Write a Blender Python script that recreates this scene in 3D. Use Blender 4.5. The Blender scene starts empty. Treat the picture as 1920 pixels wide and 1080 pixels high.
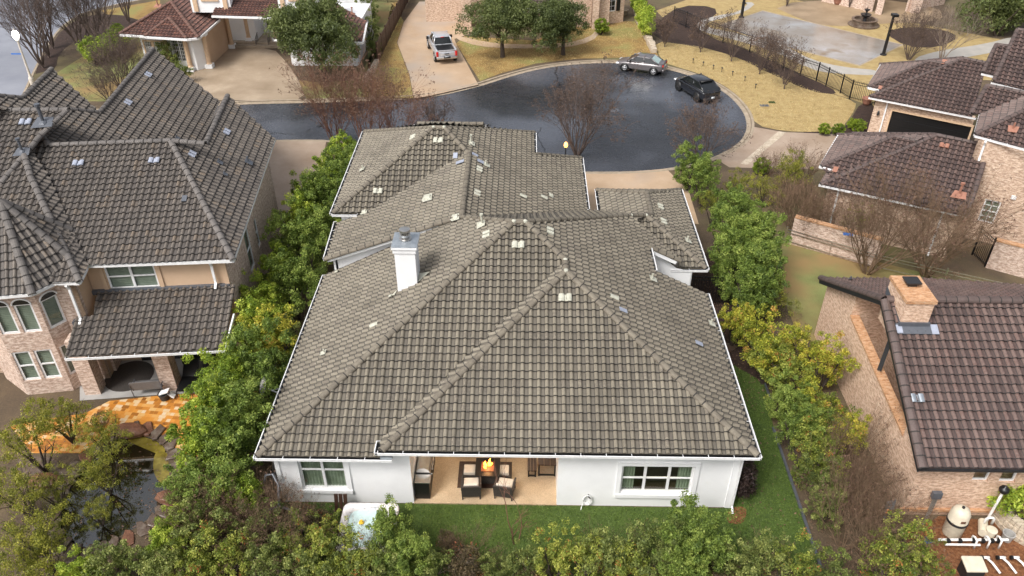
import bpy, bmesh, math, random
import numpy as np
from mathutils import Vector, Matrix
from mathutils.geometry import tessellate_polygon
# ------------------------------------------------------------------ camera
PITCH, YAW, FPX, CH = 0.610565, -0.0169246, 1492.35, 24.0
sc = bpy.context.scene
COL = sc.collection
cam = bpy.data.cameras.new("camera"); camo = bpy.data.objects.new("camera", cam); COL.objects.link(camo)
cam.sensor_width = 36.0; cam.lens = FPX/1920*36.0; cam.clip_end = 2000; cam.clip_start = .5
camo.location = (0, 0, CH); camo.rotation_euler = (math.pi/2-PITCH, 0, -YAW)
sc.camera = camo
# ------------------------------------------------------------------ sky, sun, exposure
SUN_EL, SUN_AZ = math.radians(52), math.radians(222)
w = bpy.data.worlds.new("World"); sc.world = w; w.use_nodes = True
nt = w.node_tree; bgn = nt.nodes["Background"]
sky = nt.nodes.new("ShaderNodeTexSky"); sky.sky_type = 'NISHITA'; sky.sun_disc = False
sky.sun_elevation = SUN_EL; sky.sun_rotation = SUN_AZ; sky.air_density = 1.0; sky.dust_density = 6.0; sky.ozone_density = 1.0
hs = nt.nodes.new("ShaderNodeHueSaturation"); hs.inputs['Saturation'].default_value = .35
nt.links.new(sky.outputs[0], hs.inputs['Color']); nt.links.new(hs.outputs[0], bgn.inputs[0]); bgn.inputs[1].default_value = .135
sd = bpy.data.lights.new("sun", 'SUN'); sd.energy = 1.5; sd.angle = math.radians(17); sd.color = (1, .97, .93)
so = bpy.data.objects.new("sun", sd); COL.objects.link(so)
so.rotation_euler = Vector((-math.sin(SUN_AZ)*math.cos(SUN_EL), -math.cos(SUN_AZ)*math.cos(SUN_EL), -math.sin(SUN_EL))).to_track_quat('-Z', 'Y').to_euler()
sc.view_settings.view_transform = 'Standard'; sc.view_settings.look = 'None'; sc.view_settings.gamma = 1; sc.view_settings.exposure = .55
# ------------------------------------------------------------------ survey helpers: pixel of the photo -> point on a plane of the place
FW = Vector((math.sin(YAW)*math.cos(PITCH), math.cos(YAW)*math.cos(PITCH), -math.sin(PITCH)))
RT = Vector((math.cos(YAW), -math.sin(YAW), 0)); UP = RT.cross(FW)
O = Vector((0, 0, CH))
def ray(px, py): return FW*FPX + RT*(px-960) + UP*(540-py)
def G(px, py, z=0.0):
    d = ray(px, py); return O + d*((z-CH)/d.z)
def az2(a): a = math.radians(a); return Vector((math.sin(a), math.cos(a), 0))
class Pl:                                   # sloping plane: point, azimuth of the upslope direction, pitch
    def __init__(s, p0, az, pitch):
        s.p0 = Vector(p0); s.az = az; s.pitch = pitch; u = az2(az)
        s.n = Vector((-u.x*pitch, -u.y*pitch, 1)).normalized(); s.V = Vector((u.x, u.y, pitch)).normalized(); s.U = s.V.cross(s.n)
    def px(s, x, y):
        d = ray(x, y); t = (s.p0-O).dot(s.n)/d.dot(s.n); return O+d*t
    def xy(s, x, y):
        return Vector((x, y, s.p0.z-(s.n.x*(x-s.p0.x)+s.n.y*(y-s.p0.y))/s.n.z))
def V(*a): return Vector(a)
R = random.Random(7)
# ------------------------------------------------------------------ mesh collecting
WL = {}
def wloc(p):
    return WL.get(p.name, Vector((0, 0, 0))) if p else Vector((0, 0, 0))
def link(name, me, m=None, parent=None, smooth=False):
    o = bpy.data.objects.new(name, me); COL.objects.link(o)
    if m is not None: me.materials.append(m)
    if parent: o.parent = parent; WL[o.name] = wloc(parent)
    return o
def auto_uv(me):
    if len(me.polygons) == 0: return
    n = len(me.loops)
    uvl = me.uv_layers.new(name="UVMap")
    co = np.empty(len(me.vertices)*3); me.vertices.foreach_get("co", co); co = co.reshape(-1, 3)
    li = np.empty(n, dtype=np.int32); me.loops.foreach_get("vertex_index", li)
    nf = len(me.polygons); nr = np.empty(nf*3); me.polygons.foreach_get("normal", nr); nr = nr.reshape(-1, 3)
    lt = np.empty(nf, dtype=np.int32); me.polygons.foreach_get("loop_total", lt)
    fn = np.repeat(nr, lt, axis=0); P = co[li]
    flat = np.abs(fn[:, 2]) > .8
    t = np.stack([-fn[:, 1], fn[:, 0]], 1); l = np.linalg.norm(t, axis=1); l[l < 1e-6] = 1; t /= l[:, None]
    u = np.where(flat, P[:, 0], P[:, 0]*t[:, 0]+P[:, 1]*t[:, 1]); v = np.where(flat, P[:, 1], P[:, 2])
    uvl.data.foreach_set("uv", np.stack([u, v], 1).ravel())
class MB:
    def __init__(s): s.v = []; s.f = []; s.j = []
    def poly(s, pts):
        b = len(s.v); s.v += [tuple(p) for p in pts]; s.f.append(tuple(range(b, b+len(pts)))); return s
    def obox(s, c, ax, ay, az):              # centre and three half-axis vectors
        c = Vector(c); ax = Vector(ax); ay = Vector(ay); az = Vector(az); b = len(s.v)
        for k in (-1, 1):
            for j in (-1, 1):
                for i in (-1, 1): s.v.append(tuple(c+ax*i+ay*j+az*k))
        for f in ((0, 2, 3, 1), (4, 5, 7, 6), (0, 1, 5, 4), (2, 6, 7, 3), (0, 4, 6, 2), (1, 3, 7, 5)): s.f.append(tuple(b+q for q in f))
        return s
    def box(s, c, size, rz=0):
        a = math.radians(rz); x = V(math.cos(a), math.sin(a), 0); y = V(-math.sin(a), math.cos(a), 0)
        return s.obox(c, x*size[0]/2, y*size[1]/2, V(0, 0, size[2]/2))
    def bar(s, p, q, w, h, up=V(0, 0, 1)):   # rectangular bar between two points
        p = Vector(p); q = Vector(q); d = q-p
        if d.length < 1e-6: return s
        x = d.cross(up)
        if x.length < 1e-6: x = d.cross(V(1, 0, 0))
        x.normalize(); z = x.cross(d).normalized()
        return s.obox((p+q)/2, d/2, x*w/2, z*h/2)
    def tube(s, pts, rad, n=8, cap=True):
        pts = [Vector(p) for p in pts]; b = len(s.v)
        if not hasattr(rad, '__len__'): rad = [rad]*len(pts)
        ref = None
        for i, p in enumerate(pts):
            d = (pts[min(i+1, len(pts)-1)]-pts[max(i-1, 0)]).normalized()
            if ref is None: ref = d.orthogonal().normalized()
            else:
                ref = ref-d*ref.dot(d)
                ref = ref.normalized() if ref.length > 1e-5 else d.orthogonal().normalized()
            y = d.cross(ref)
            for k in range(n):
                a = 2*math.pi*k/n; s.v.append(tuple(p+(ref*math.cos(a)+y*math.sin(a))*rad[i]))
        for i in range(len(pts)-1):
            for k in range(n):
                k2 = (k+1) % n; s.f.append((b+i*n+k, b+i*n+k2, b+(i+1)*n+k2, b+(i+1)*n+k))
        if cap: s.f.append(tuple(b+k for k in range(n))[::-1]); s.f.append(tuple(b+(len(pts)-1)*n+k for k in range(n)))
        return s
    def lathe(s, c, prof, n=20):             # prof: (r, z) pairs
        c = Vector(c); b = len(s.v)
        for r, z in prof:
            for k in range(n):
                a = 2*math.pi*k/n; s.v.append((c.x+r*math.cos(a), c.y+r*math.sin(a), c.z+z))
        for i in range(len(prof)-1):
            for k in range(n):
                k2 = (k+1) % n; s.f.append((b+i*n+k, b+i*n+k2, b+(i+1)*n+k2, b+(i+1)*n+k))
        s.f.append(tuple(b+k for k in range(n))[::-1]); s.f.append(tuple(b+(len(prof)-1)*n+k for k in range(n)))
        return s
    def prism(s, pts, z0, z1):               # vertical prism on a plan polygon
        P = [Vector(p) for p in pts]
        if sum(P[i].x*P[(i+1) % len(P)].y-P[(i+1) % len(P)].x*P[i].y for i in range(len(P))) < 0: P.reverse()
        b = len(s.v); n = len(P)
        s.v += [(p.x, p.y, z0) for p in P]+[(p.x, p.y, z1) for p in P]
        for i in range(n):
            j = (i+1) % n; s.f.append((b+i, b+j, b+n+j, b+n+i))
        for t in tessellate_polygon([[V(p.x, p.y, 0) for p in P]]):
            a, c, d = t
            if (P[c]-P[a]).to_2d().cross((P[d]-P[a]).to_2d()) < 0: c, d = d, c
            s.f.append((b+n+a, b+n+c, b+n+d)); s.f.append((b+a, b+d, b+c))
        return s
    def build(s, name, m=None, parent=None, smooth=False, bevel=0, sub=0, uv=True):
        o0 = wloc(parent); me = bpy.data.meshes.new(name)
        me.from_pydata([(x-o0.x, y-o0.y, z-o0.z) for x, y, z in s.v], [], s.f); me.update()
        if uv:
            if o0.length: me.transform(Matrix.Translation(o0))
            auto_uv(me)
            if o0.length: me.transform(Matrix.Translation(-o0))
        if smooth: me.polygons.foreach_set("use_smooth", [True]*len(me.polygons))
        o = link(name, me, m, parent)
        if s.j:
            me.materials.append(M['joint'])
            for i in s.j: me.polygons[i].material_index = 1
        if bevel: b = o.modifiers.new("bevel", 'BEVEL'); b.width = bevel; b.segments = 2; b.limit_method = 'ANGLE'
        if sub: q = o.modifiers.new("sub", 'SUBSURF'); q.levels = sub; q.render_levels = sub
        return o
class Multi:                                # every run becomes a mesh of its own
    def __init__(s): s.l = []
    def sub(s): m = MB(); s.l.append(m); return m
    def __getattr__(s, k):
        if k in ('bar', 'poly', 'obox', 'box', 'tube', 'lathe'): return getattr(s.sub(), k)
        raise AttributeError(k)
    def build(s, name, m=None, parent=None, **k): return [x.build(name, m, parent, **k) for x in s.l if x.f]
def tag(o, label=None, cat=None, group=None, kind=None):
    if label: o["label"] = label
    if cat: o["category"] = cat
    if group: o["group"] = group
    if kind: o["kind"] = kind
    return o
def thing(name, loc, label, cat, group=None):
    o = bpy.data.objects.new(name, None); o.empty_display_size = .2; COL.objects.link(o); o.location = loc; WL[o.name] = Vector(loc)
    return tag(o, label, cat, group)
def copy_tree(o, parent=None):
    c = o.copy(); COL.objects.link(c)
    if parent: c.parent = parent
    for ch in list(o.children): copy_tree(ch, c)
    return c
# ------------------------------------------------------------------ materials
def _nodes(name):
    m = bpy.data.materials.new(name); m.use_nodes = True; nt = m.node_tree; return m, nt, nt.nodes["Principled BSDF"]
def N(nt, t, **k):
    n = nt.nodes.new(t)
    for a, b in k.items(): setattr(n, a, b)
    return n
def ramp(nt, fac, stops):
    r = N(nt, "ShaderNodeValToRGB"); e = r.color_ramp.elements
    while len(e) < len(stops): e.new(.5)
    for i, (p, c) in enumerate(stops): e[i].position = p; e[i].color = (*c, 1)
    nt.links.new(fac, r.inputs[0]); return r
def mixc(nt, fac, a, b, mode='MIX'):
    m = N(nt, "ShaderNodeMix", data_type='RGBA', blend_type=mode)
    for s, v in ((0, fac), (6, a), (7, b)):
        if isinstance(v, (int, float)): m.inputs[s].default_value = v
        elif isinstance(v, tuple): m.inputs[s].default_value = (*v, 1)
        else: nt.links.new(v, m.inputs[s])
    return m.outputs[2]
def math_(nt, op, a, b=0.0, c=0.0):
    m = N(nt, "ShaderNodeMath", operation=op)
    for i, v in enumerate((a, b, c)):
        if isinstance(v, (int, float)): m.inputs[i].default_value = v
        else: nt.links.new(v, m.inputs[i])
    return m.outputs[0]
def objco(nt): return N(nt, "ShaderNodeTexCoord").outputs['Object']
def noise(nt, co, scale, detail=4, rough=.6, w=None):
    n = N(nt, "ShaderNodeTexNoise"); n.inputs['Scale'].default_value = scale; n.inputs['Detail'].default_value = detail; n.inputs['Roughness'].default_value = rough
    nt.links.new(co, n.inputs['Vector']); return n
def bump(nt, h, p, strength=.3, dist=.02):
    b = N(nt, "ShaderNodeBump"); b.inputs['Strength'].default_value = strength; b.inputs['Distance'].default_value = dist
    nt.links.new(h, b.inputs['Height']); nt.links.new(b.outputs[0], p.inputs['Normal'])
def surf(name, stops, scale=3, rough=.8, fine=40, fine_amt=.25, bmp=0, bdist=.01, metal=0, spec=None, big=None, coat=0):
    """mottled surface: coarse noise drives a colour ramp, fine grain breaks it up"""
    m, nt, p = _nodes(name); co = objco(nt)
    n1 = noise(nt, co, scale, 6, .62); c = ramp(nt, n1.outputs[0], stops).outputs[0]
    n2 = noise(nt, co, fine, 3, .7)
    g = ramp(nt, n2.outputs[0], [(.3, (1-fine_amt,)*3), (.7, (1+0*fine_amt,)*3)]).outputs[0]
    c = mixc(nt, 1.0, c, g, 'MULTIPLY')
    if big:
        n3 = noise(nt, co, big[0], 3, .55); c = mixc(nt, ramp(nt, n3.outputs[0], [(big[2], (0, 0, 0)), (big[3], (1, 1, 1))]).outputs[0], c, big[1])
    nt.links.new(c, p.inputs['Base Color']); p.inputs['Roughness'].default_value = rough; p.inputs['Metallic'].default_value = metal
    if coat: p.inputs['Coat Weight'].default_value = coat
    if spec is not None: p.inputs['Specular IOR Level'].default_value = spec
    if bmp: bump(nt, n2.outputs[0], p, bmp, bdist)
    return m
def flat(name, c, rough=.5, metal=0, coat=0, emit=None, es=1):
    m, nt, p = _nodes(name); co = objco(nt); n1 = noise(nt, co, 6, 4, .6)
    cc = ramp(nt, n1.outputs[0], [(.3, tuple(x*.88 for x in c)), (.7, tuple(min(1, x*1.08) for x in c))]).outputs[0]
    nt.links.new(cc, p.inputs['Base Color']); p.inputs['Roughness'].default_value = rough; p.inputs['Metallic'].default_value = metal
    if coat: p.inputs['Coat Weight'].default_value = coat; p.inputs['Coat Roughness'].default_value = .08
    if emit: p.inputs['Emission Color'].default_value = (*emit, 1); p.inputs['Emission Strength'].default_value = es
    return m
def roof_mat(name, c0, c1, c2, accent, acc_amt=.1, rough=.72, pan=.55, edge=.22):
    m, nt, p = _nodes(name)
    uv = N(nt, "ShaderNodeUVMap", uv_map="UVMap").outputs[0]
    sp = N(nt, "ShaderNodeSeparateXYZ"); nt.links.new(uv, sp.inputs[0]); u, v = sp.outputs[0], sp.outputs[1]
    cb = N(nt, "ShaderNodeCombineXYZ"); nt.links.new(math_(nt, 'FLOOR', u), cb.inputs[0]); nt.links.new(math_(nt, 'FLOOR', v), cb.inputs[1])
    wn = N(nt, "ShaderNodeTexWhiteNoise", noise_dimensions='3D'); nt.links.new(cb.outputs[0], wn.inputs[0])
    co = objco(nt); n2 = noise(nt, co, .35, 4, .6); n3 = noise(nt, co, 9, 5, .7)
    f = math_(nt, 'ADD', math_(nt, 'MULTIPLY', wn.outputs[0], .32), math_(nt, 'ADD', .12, math_(nt, 'MULTIPLY', n3.outputs[0], .45)))
    mp = N(nt, 'ShaderNodeMapping'); mp.inputs['Scale'].default_value = (.9, .07, 1); nt.links.new(uv, mp.inputs[0]); n4 = noise(nt, mp.outputs[0], 1.0, 4, .7)
    f = math_(nt, 'ADD', f, math_(nt, 'ADD', math_(nt, 'MULTIPLY', math_(nt, 'SUBTRACT', n2.outputs[0], .5), .7), math_(nt, 'MULTIPLY', math_(nt, 'SUBTRACT', n4.outputs[0], .5), .5)))
    c = ramp(nt, f, [(.2, c0), (.5, c1), (.8, c2)]).outputs[0]
    a = math_(nt, 'MULTIPLY', math_(nt, 'GREATER_THAN', N_color(nt, wn, 0), 1-acc_amt), math_(nt, 'GREATER_THAN', n3.outputs[0], .47))
    c = mixc(nt, math_(nt, 'MULTIPLY', a, .6), c, accent)
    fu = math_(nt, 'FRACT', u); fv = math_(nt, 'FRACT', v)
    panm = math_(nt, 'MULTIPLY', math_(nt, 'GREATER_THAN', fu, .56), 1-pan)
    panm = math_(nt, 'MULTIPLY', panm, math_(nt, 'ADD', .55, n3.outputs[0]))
    c = mixc(nt, panm, c, tuple(x*.5 for x in (c0[0], c0[1]*1.03, c0[2]*1.15)))       # grime lying in the pans, with their occlusion shade painted in
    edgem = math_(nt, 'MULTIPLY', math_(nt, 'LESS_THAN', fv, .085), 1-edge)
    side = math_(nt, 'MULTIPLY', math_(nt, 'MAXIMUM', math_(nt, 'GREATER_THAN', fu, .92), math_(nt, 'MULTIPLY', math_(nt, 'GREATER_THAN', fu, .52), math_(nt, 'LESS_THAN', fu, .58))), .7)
    c = mixc(nt, math_(nt, 'MAXIMUM', edgem, side), c, (.012, .011, .011))            # mildewed butt ends with the lap shadow painted in; dark lines beside the barrels
    nt.links.new(c, p.inputs['Base Color'])
    nt.links.new(ramp(nt, n3.outputs[0], [(.3, (rough-.18,)*3), (.7, (rough+.1,)*3)]).outputs[0], p.inputs['Roughness'])
    bump(nt, n3.outputs[0], p, .25, .01)
    return m
def N_color(nt, wn, i):
    s = N(nt, "ShaderNodeSeparateColor"); nt.links.new(wn.outputs[1], s.inputs[0]); return s.outputs[i]
def brick_mat(name, c1, c2, mortar, bw=.21, bh=.075, dark=None, rough=.85, off=.5):
    m, nt, p = _nodes(name); uv = N(nt, "ShaderNodeUVMap", uv_map="UVMap").outputs[0]
    b = N(nt, "ShaderNodeTexBrick"); nt.links.new(uv, b.inputs[0]); b.offset = off
    b.inputs['Scale'].default_value = 1; b.inputs['Brick Width'].default_value = bw; b.inputs['Row Height'].default_value = bh
    b.inputs['Mortar Size'].default_value = .009; b.inputs['Mortar Smooth'].default_value = .2; b.inputs['Bias'].default_value = -.1
    b.inputs['Color1'].default_value = (*c1, 1); b.inputs['Color2'].default_value = (*c2, 1); b.inputs['Mortar'].default_value = (*mortar, 1)
    n1 = noise(nt, uv, 1.3, 5, .65); mp = N(nt, 'ShaderNodeMapping'); mp.inputs['Scale'].default_value = (.42, 1.0, 1); nt.links.new(uv, mp.inputs[0]); n2 = noise(nt, mp.outputs[0], 11, 3, .75)
    c = mixc(nt, .62, b.outputs[0], ramp(nt, n2.outputs[0], [(.36, tuple(x*.55 for x in c1)), (.47, c1), (.54, c2), (.66, tuple(min(1, x*1.2) for x in mortar))]).outputs[0])
    c = mixc(nt, ramp(nt, n1.outputs[0], [(.45, (0, 0, 0)), (.8, (.35, .35, .35))]).outputs[0], c, dark or tuple(x*.6 for x in c1))
    nt.links.new(c, p.inputs['Base Color']); p.inputs['Roughness'].default_value = rough
    bump(nt, b.outputs[1], p, -.4, .01); return m
def foliage_mat(name, cols, transl=.25, rough=.55, warm=None):
    """cols: dark -> light leaf colours; 'tint' attribute: x clump, y leaf"""
    m, nt, p = _nodes(name); at = N(nt, "ShaderNodeAttribute", attribute_name="tint"); s = N(nt, "ShaderNodeSeparateColor"); nt.links.new(at.outputs['Color'], s.inputs[0])
    oi = N(nt, "ShaderNodeObjectInfo")
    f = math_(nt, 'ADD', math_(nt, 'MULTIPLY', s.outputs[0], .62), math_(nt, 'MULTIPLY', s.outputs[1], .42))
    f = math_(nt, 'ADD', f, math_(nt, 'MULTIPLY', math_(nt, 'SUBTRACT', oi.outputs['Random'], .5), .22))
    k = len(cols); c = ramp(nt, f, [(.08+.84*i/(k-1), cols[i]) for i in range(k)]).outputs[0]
    if warm: c = mixc(nt, math_(nt, 'GREATER_THAN', s.outputs[2], 1-warm[1]), c, warm[0])
    nt.links.new(c, p.inputs['Base Color']); p.inputs['Roughness'].default_value = rough; p.inputs['Specular IOR Level'].default_value = .3
    tr = N(nt, "ShaderNodeBsdfTranslucent"); nt.links.new(mixc(nt, .5, c, (.25, .35, .03), 'ADD'), tr.inputs[0])
    mx = N(nt, "ShaderNodeMixShader"); mx.inputs[0].default_value = transl
    nt.links.new(p.outputs[0], mx.inputs[1]); nt.links.new(tr.outputs[0], mx.inputs[2]); nt.links.new(mx.outputs[0], nt.nodes["Material Output"].inputs[0]); return m
def glass_mat(name, tint=(.72, .76, .72), refl=.25):
    m, nt, p = _nodes(name); nt.nodes.remove(p)
    t = N(nt, "ShaderNodeBsdfTransparent"); t.inputs[0].default_value = (*tint, 1); g = N(nt, "ShaderNodeBsdfGlossy"); g.inputs['Roughness'].default_value = .03
    fr = N(nt, "ShaderNodeLayerWeight"); fr.inputs[0].default_value = .3
    mx = N(nt, "ShaderNodeMixShader"); nt.links.new(math_(nt, 'ADD', .05, math_(nt, 'MULTIPLY', math_(nt, 'POWER', fr.outputs[1], 2.0), .5)), mx.inputs[0])
    nt.links.new(t.outputs[0], mx.inputs[1]); nt.links.new(g.outputs[0], mx.inputs[2]); nt.links.new(mx.outputs[0], nt.nodes["Material Output"].inputs[0]); return m
M = {}
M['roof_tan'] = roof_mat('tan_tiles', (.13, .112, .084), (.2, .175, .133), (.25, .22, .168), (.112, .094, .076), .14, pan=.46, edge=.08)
M['roof_gray'] = roof_mat('weathered_tiles', (.09, .077, .067), (.14, .12, .102), (.184, .156, .13), (.19, .14, .095), .1, pan=.5, edge=.2)
M['roof_brown'] = roof_mat('brown_tiles', (.074, .05, .044), (.132, .088, .076), (.178, .122, .104), (.11, .06, .05), .15, pan=.45, edge=.12, rough=.6)
M['roof_red'] = roof_mat('red_tiles', (.07, .035, .028), (.13, .06, .046), (.2, .095, .07), (.27, .12, .08), .16, pan=.6, edge=.1)
M['cap_tan'] = surf('tan_cap', [(.3, (.13, .11, .085)), (.7, (.24, .21, .16))], 2.5, .75, 25, .3)
M['cap_gray'] = surf('grey_cap', [(.3, (.11, .1, .095)), (.7, (.2, .18, .165))], 2.5, .75, 25, .3)
M['cap_brown'] = surf('brown_cap', [(.3, (.08, .056, .05)), (.7, (.14, .1, .09))], 2.5, .6, 25, .3)
M['cap_red'] = surf('red_cap', [(.3, (.12, .06, .045)), (.7, (.2, .1, .075))], 2.5, .7, 25, .3)
M['joint'] = flat('dark_mortar', (.035, .031, .028), .9)
M['stucco'] = surf('white_stucco', [(.3, (.8, .805, .81)), (.6, (.87, .875, .88)), (.75, (.83, .825, .81))], .9, .9, 60, .06, .25, .004)
M['white'] = flat('white_paint', (.8, .8, .8), .45)
M['cream_trim'] = flat('cream_trim', (.62, .44, .29), .7)
M['cream_wall'] = surf('peach_stucco', [(.3, (.55, .38, .25)), (.7, (.62, .44, .3))], 1, .9, 60, .08)
M['brick_pink'] = brick_mat('pink_brick', (.42, .28, .21), (.66, .52, .43), (.7, .62, .55))
M['brick_tan'] = brick_mat('tan_brick', (.42, .27, .19), (.66, .5, .37), (.66, .56, .46))
M['brick_buff'] = brick_mat('buff_brick', (.5, .31, .21), (.72, .52, .38), (.7, .57, .45), dark=(.5, .3, .19))
M['brick_cap'] = brick_mat('orange_brick_cap', (.45, .22, .1), (.6, .36, .2), (.45, .33, .24), .3, .1)
M['stone_wall'] = brick_mat('limestone_blocks', (.42, .34, .25), (.62, .54, .43), (.3, .25, .19), .55, .24)
M['glass'] = glass_mat('window_glass')
M['dark'] = flat('dark_metal', (.02, .02, .022), .45)
M['black'] = flat('black_paint', (.008, .008, .009), .4)
M['interior'] = flat('dim_interior', (.05, .045, .04), .9)
M['curtain'] = surf('sage_curtain', [(.3, (.26, .31, .22)), (.7, (.4, .46, .36))], 3, .9, 20, .1)
M['blind'] = surf('pale_blind', [(.3, (.3, .34, .28)), (.7, (.42, .46, .4))], 3, .8, 20, .1)
M['lead'] = flat('lead_flashing', (.12, .13, .15), .45, .3)
M['zinc'] = surf('zinc_sheet', [(.3, (.3, .34, .38)), (.7, (.5, .54, .58))], 3, .35, 20, .15, metal=.6)
M['steel'] = flat('brushed_steel', (.55, .54, .52), .28, .9)
M['vent_cream'] = surf('cream_vent_paint', [(.3, (.4, .4, .32)), (.7, (.6, .59, .5))], 8, .7, 40, .2)
M['vent_blue'] = flat('pale_vent_metal', (.36, .39, .47), .5, .2)
M['terracotta'] = surf('terracotta', [(.3, (.3, .13, .085)), (.7, (.4, .2, .14))], 6, .8, 30, .2)
M['bark'] = surf('bark', [(.3, (.05, .035, .027)), (.7, (.12, .09, .07))], 8, .95, 40, .4)
M['bark_pale'] = surf('pale_bark', [(.3, (.22, .17, .13)), (.7, (.4, .33, .27))], 8, .9, 40, .3)
M['twig_gray'] = surf('grey_twigs', [(.3, (.085, .06, .05)), (.7, (.17, .125, .105))], 3, .95, 30, .3)
M['twig_red'] = surf('reddish_twigs', [(.3, (.13, .055, .035)), (.7, (.26, .13, .085))], 3, .95, 30, .3)
M['twig_brown'] = surf('brown_twigs', [(.3, (.12, .075, .045)), (.7, (.25, .165, .1))], 3, .95, 30, .3)
M['seed'] = foliage_mat('seed_heads', [(.045, .03, .026), (.11, .075, .06), (.19, .12, .085)], .05)
M['seed_red'] = foliage_mat('reddish_seed_heads', [(.07, .035, .025), (.15, .085, .06), (.24, .15, .1)], .05)
M['leaf_bright'] = foliage_mat('bright_green_leaves', [(.05, .085, .014), (.155, .23, .025), (.31, .4, .045), (.55, .6, .1)])
M['leaf_mid'] = foliage_mat('mid_green_leaves', [(.035, .05, .016), (.09, .118, .03), (.175, .21, .055), (.34, .36, .11)], warm=((.3, .16, .03), .02))
M['leaf_deep'] = foliage_mat('deep_green_leaves', [(.035, .065, .015), (.1, .15, .03), (.19, .26, .05), (.33, .39, .09)])
M['leaf_yellow'] = foliage_mat('yellowing_leaves', [(.06, .08, .012), (.18, .22, .025), (.42, .42, .05), (.64, .5, .09)], warm=((.55, .3, .08), .14))
M['leaf_autumn'] = foliage_mat('autumn_tinged_leaves', [(.045, .07, .014), (.12, .16, .028), (.25, .29, .05), (.46, .46, .1)], warm=((.42, .15, .05), .09))
M['leaf_olive'] = foliage_mat('olive_leaves', [(.05, .062, .013), (.12, .135, .022), (.24, .24, .035), (.4, .37, .06)])
M['leaf_oak'] = foliage_mat('live_oak_leaves', [(.03, .04, .016), (.065, .085, .032), (.12, .145, .05), (.18, .21, .075)])
M['leaf_gray'] = foliage_mat('brownish_shrub_leaves', [(.035, .03, .02), (.085, .06, .04), (.15, .11, .06), (.2, .18, .08)], warm=((.35, .12, .06), .1))
M['leaf_dark'] = foliage_mat('purple_dark_leaves', [(.012, .008, .008), (.035, .022, .02), (.07, .045, .035)], .05)
M['leaf_lime'] = foliage_mat('lime_ball_leaves', [(.05, .09, .01), (.14, .2, .02), (.28, .36, .03)])
M['mulch'] = surf('wet_mulch', [(.3, (.025, .013, .009)), (.7, (.075, .04, .027))], 4, .85, 22, .5, .8, .03)
M['ground'] = surf('damp_soil', [(.25, (.07, .05, .033)), (.5, (.12, .085, .052)), (.75, (.2, .145, .075))], .5, .95, 14, .4, .5, .03, big=(.08, (.14, .13, .05), .5, .7))
M['leaf_litter'] = surf('fallen_leaves', [(.3, (.1, .035, .012)), (.5, (.26, .1, .035)), (.7, (.38, .19, .09))], 9, .9, 30, .5, 1, .03)
M['gold'] = surf('dormant_lawn', [(.25, (.3, .205, .085)), (.55, (.42, .31, .135)), (.8, (.47, .37, .18))], 1.6, .95, 30, .25, .5, .02)
M['gold_b'] = surf('patchy_dormant_lawn', [(.3, (.2, .13, .045)), (.5, (.34, .215, .07)), (.7, (.4, .28, .1))], .5, .95, 30, .35, .5, .02, big=(.25, (.2, .2, .06), .5, .68))
M['green_lawn'] = surf('thin_green_lawn', [(.3, (.15, .13, .05)), (.5, (.2, .21, .07)), (.7, (.27, .3, .1))], .5, .95, 30, .35, .5, .02, big=(.2, (.25, .17, .07), .45, .62))
M['turf'] = surf('artificial_turf', [(.25, (.05, .09, .014)), (.55, (.08, .13, .02)), (.8, (.1, .155, .03))], 1.5, .95, 13, .5, .7, .03)
M['asphalt'] = surf('wet_asphalt', [(.3, (.016, .017, .02)), (.7, (.042, .045, .055))], .12, .27, 50, .2, .15, .004, big=(.07, (.075, .082, .1), .46, .56), spec=.5)
def _cracks():
    m = M['asphalt']; nt = m.node_tree; p = nt.nodes['Principled BSDF']; src = p.inputs['Base Color'].links[0].from_socket; co = objco(nt)
    wp = noise(nt, co, .5, 3, .6); ad = N(nt, 'ShaderNodeVectorMath', operation='ADD'); nt.links.new(co, ad.inputs[0]); nt.links.new(wp.outputs[1], ad.inputs[1])
    v = N(nt, 'ShaderNodeTexVoronoi', feature='DISTANCE_TO_EDGE'); v.inputs['Scale'].default_value = .11; nt.links.new(ad.outputs[0], v.inputs['Vector'])
    n5 = noise(nt, co, .2, 2, .5)
    f = math_(nt, 'MULTIPLY', math_(nt, 'LESS_THAN', v.outputs['Distance'], .006), math_(nt, 'GREATER_THAN', n5.outputs[0], .47))
    c = mixc(nt, math_(nt, 'MULTIPLY', f, .65), src, (.006, .006, .007))
    n6 = noise(nt, co, 1.4, 5, .7); c = mixc(nt, ramp(nt, n6.outputs[0], [(.48, (0, 0, 0)), (.8, (.12, .12, .12))]).outputs[0], c, (.1, .095, .09))
    nt.links.new(c, p.inputs['Base Color'])
    nt.links.new(ramp(nt, n6.outputs[0], [(.35, (.22, .22, .22)), (.7, (.34, .34, .34))]).outputs[0], p.inputs['Roughness'])
_cracks()
M['dry_blade'] = foliage_mat('dry_grass_blades', [(.36, .26, .11), (.5, .38, .17), (.62, .5, .26)], .1)
M['turf_blade'] = foliage_mat('turf_blades', [(.045, .08, .012), (.08, .13, .02), (.13, .18, .04)], .1)
M['asphalt2'] = surf('pale_street', [(.3, (.2, .21, .25)), (.7, (.3, .31, .35))], .25, .35, 50, .15)
M['kerb'] = surf('concrete_kerb', [(.3, (.3, .24, .17)), (.7, (.45, .37, .28))], 2, .85, 30, .25)
M['drive'] = surf('exposed_aggregate_drive', [(.3, (.42, .29, .18)), (.6, (.52, .38, .26)), (.8, (.58, .46, .35))], .35, .55, 30, .22, .2, .01, big=(.15, (.36, .3, .25), .5, .7))
M['drive_th'] = surf('stained_concrete_drive', [(.3, (.27, .2, .13)), (.55, (.4, .31, .22)), (.75, (.56, .45, .33))], .3, .55, 30, .25, .2, .01)
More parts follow.
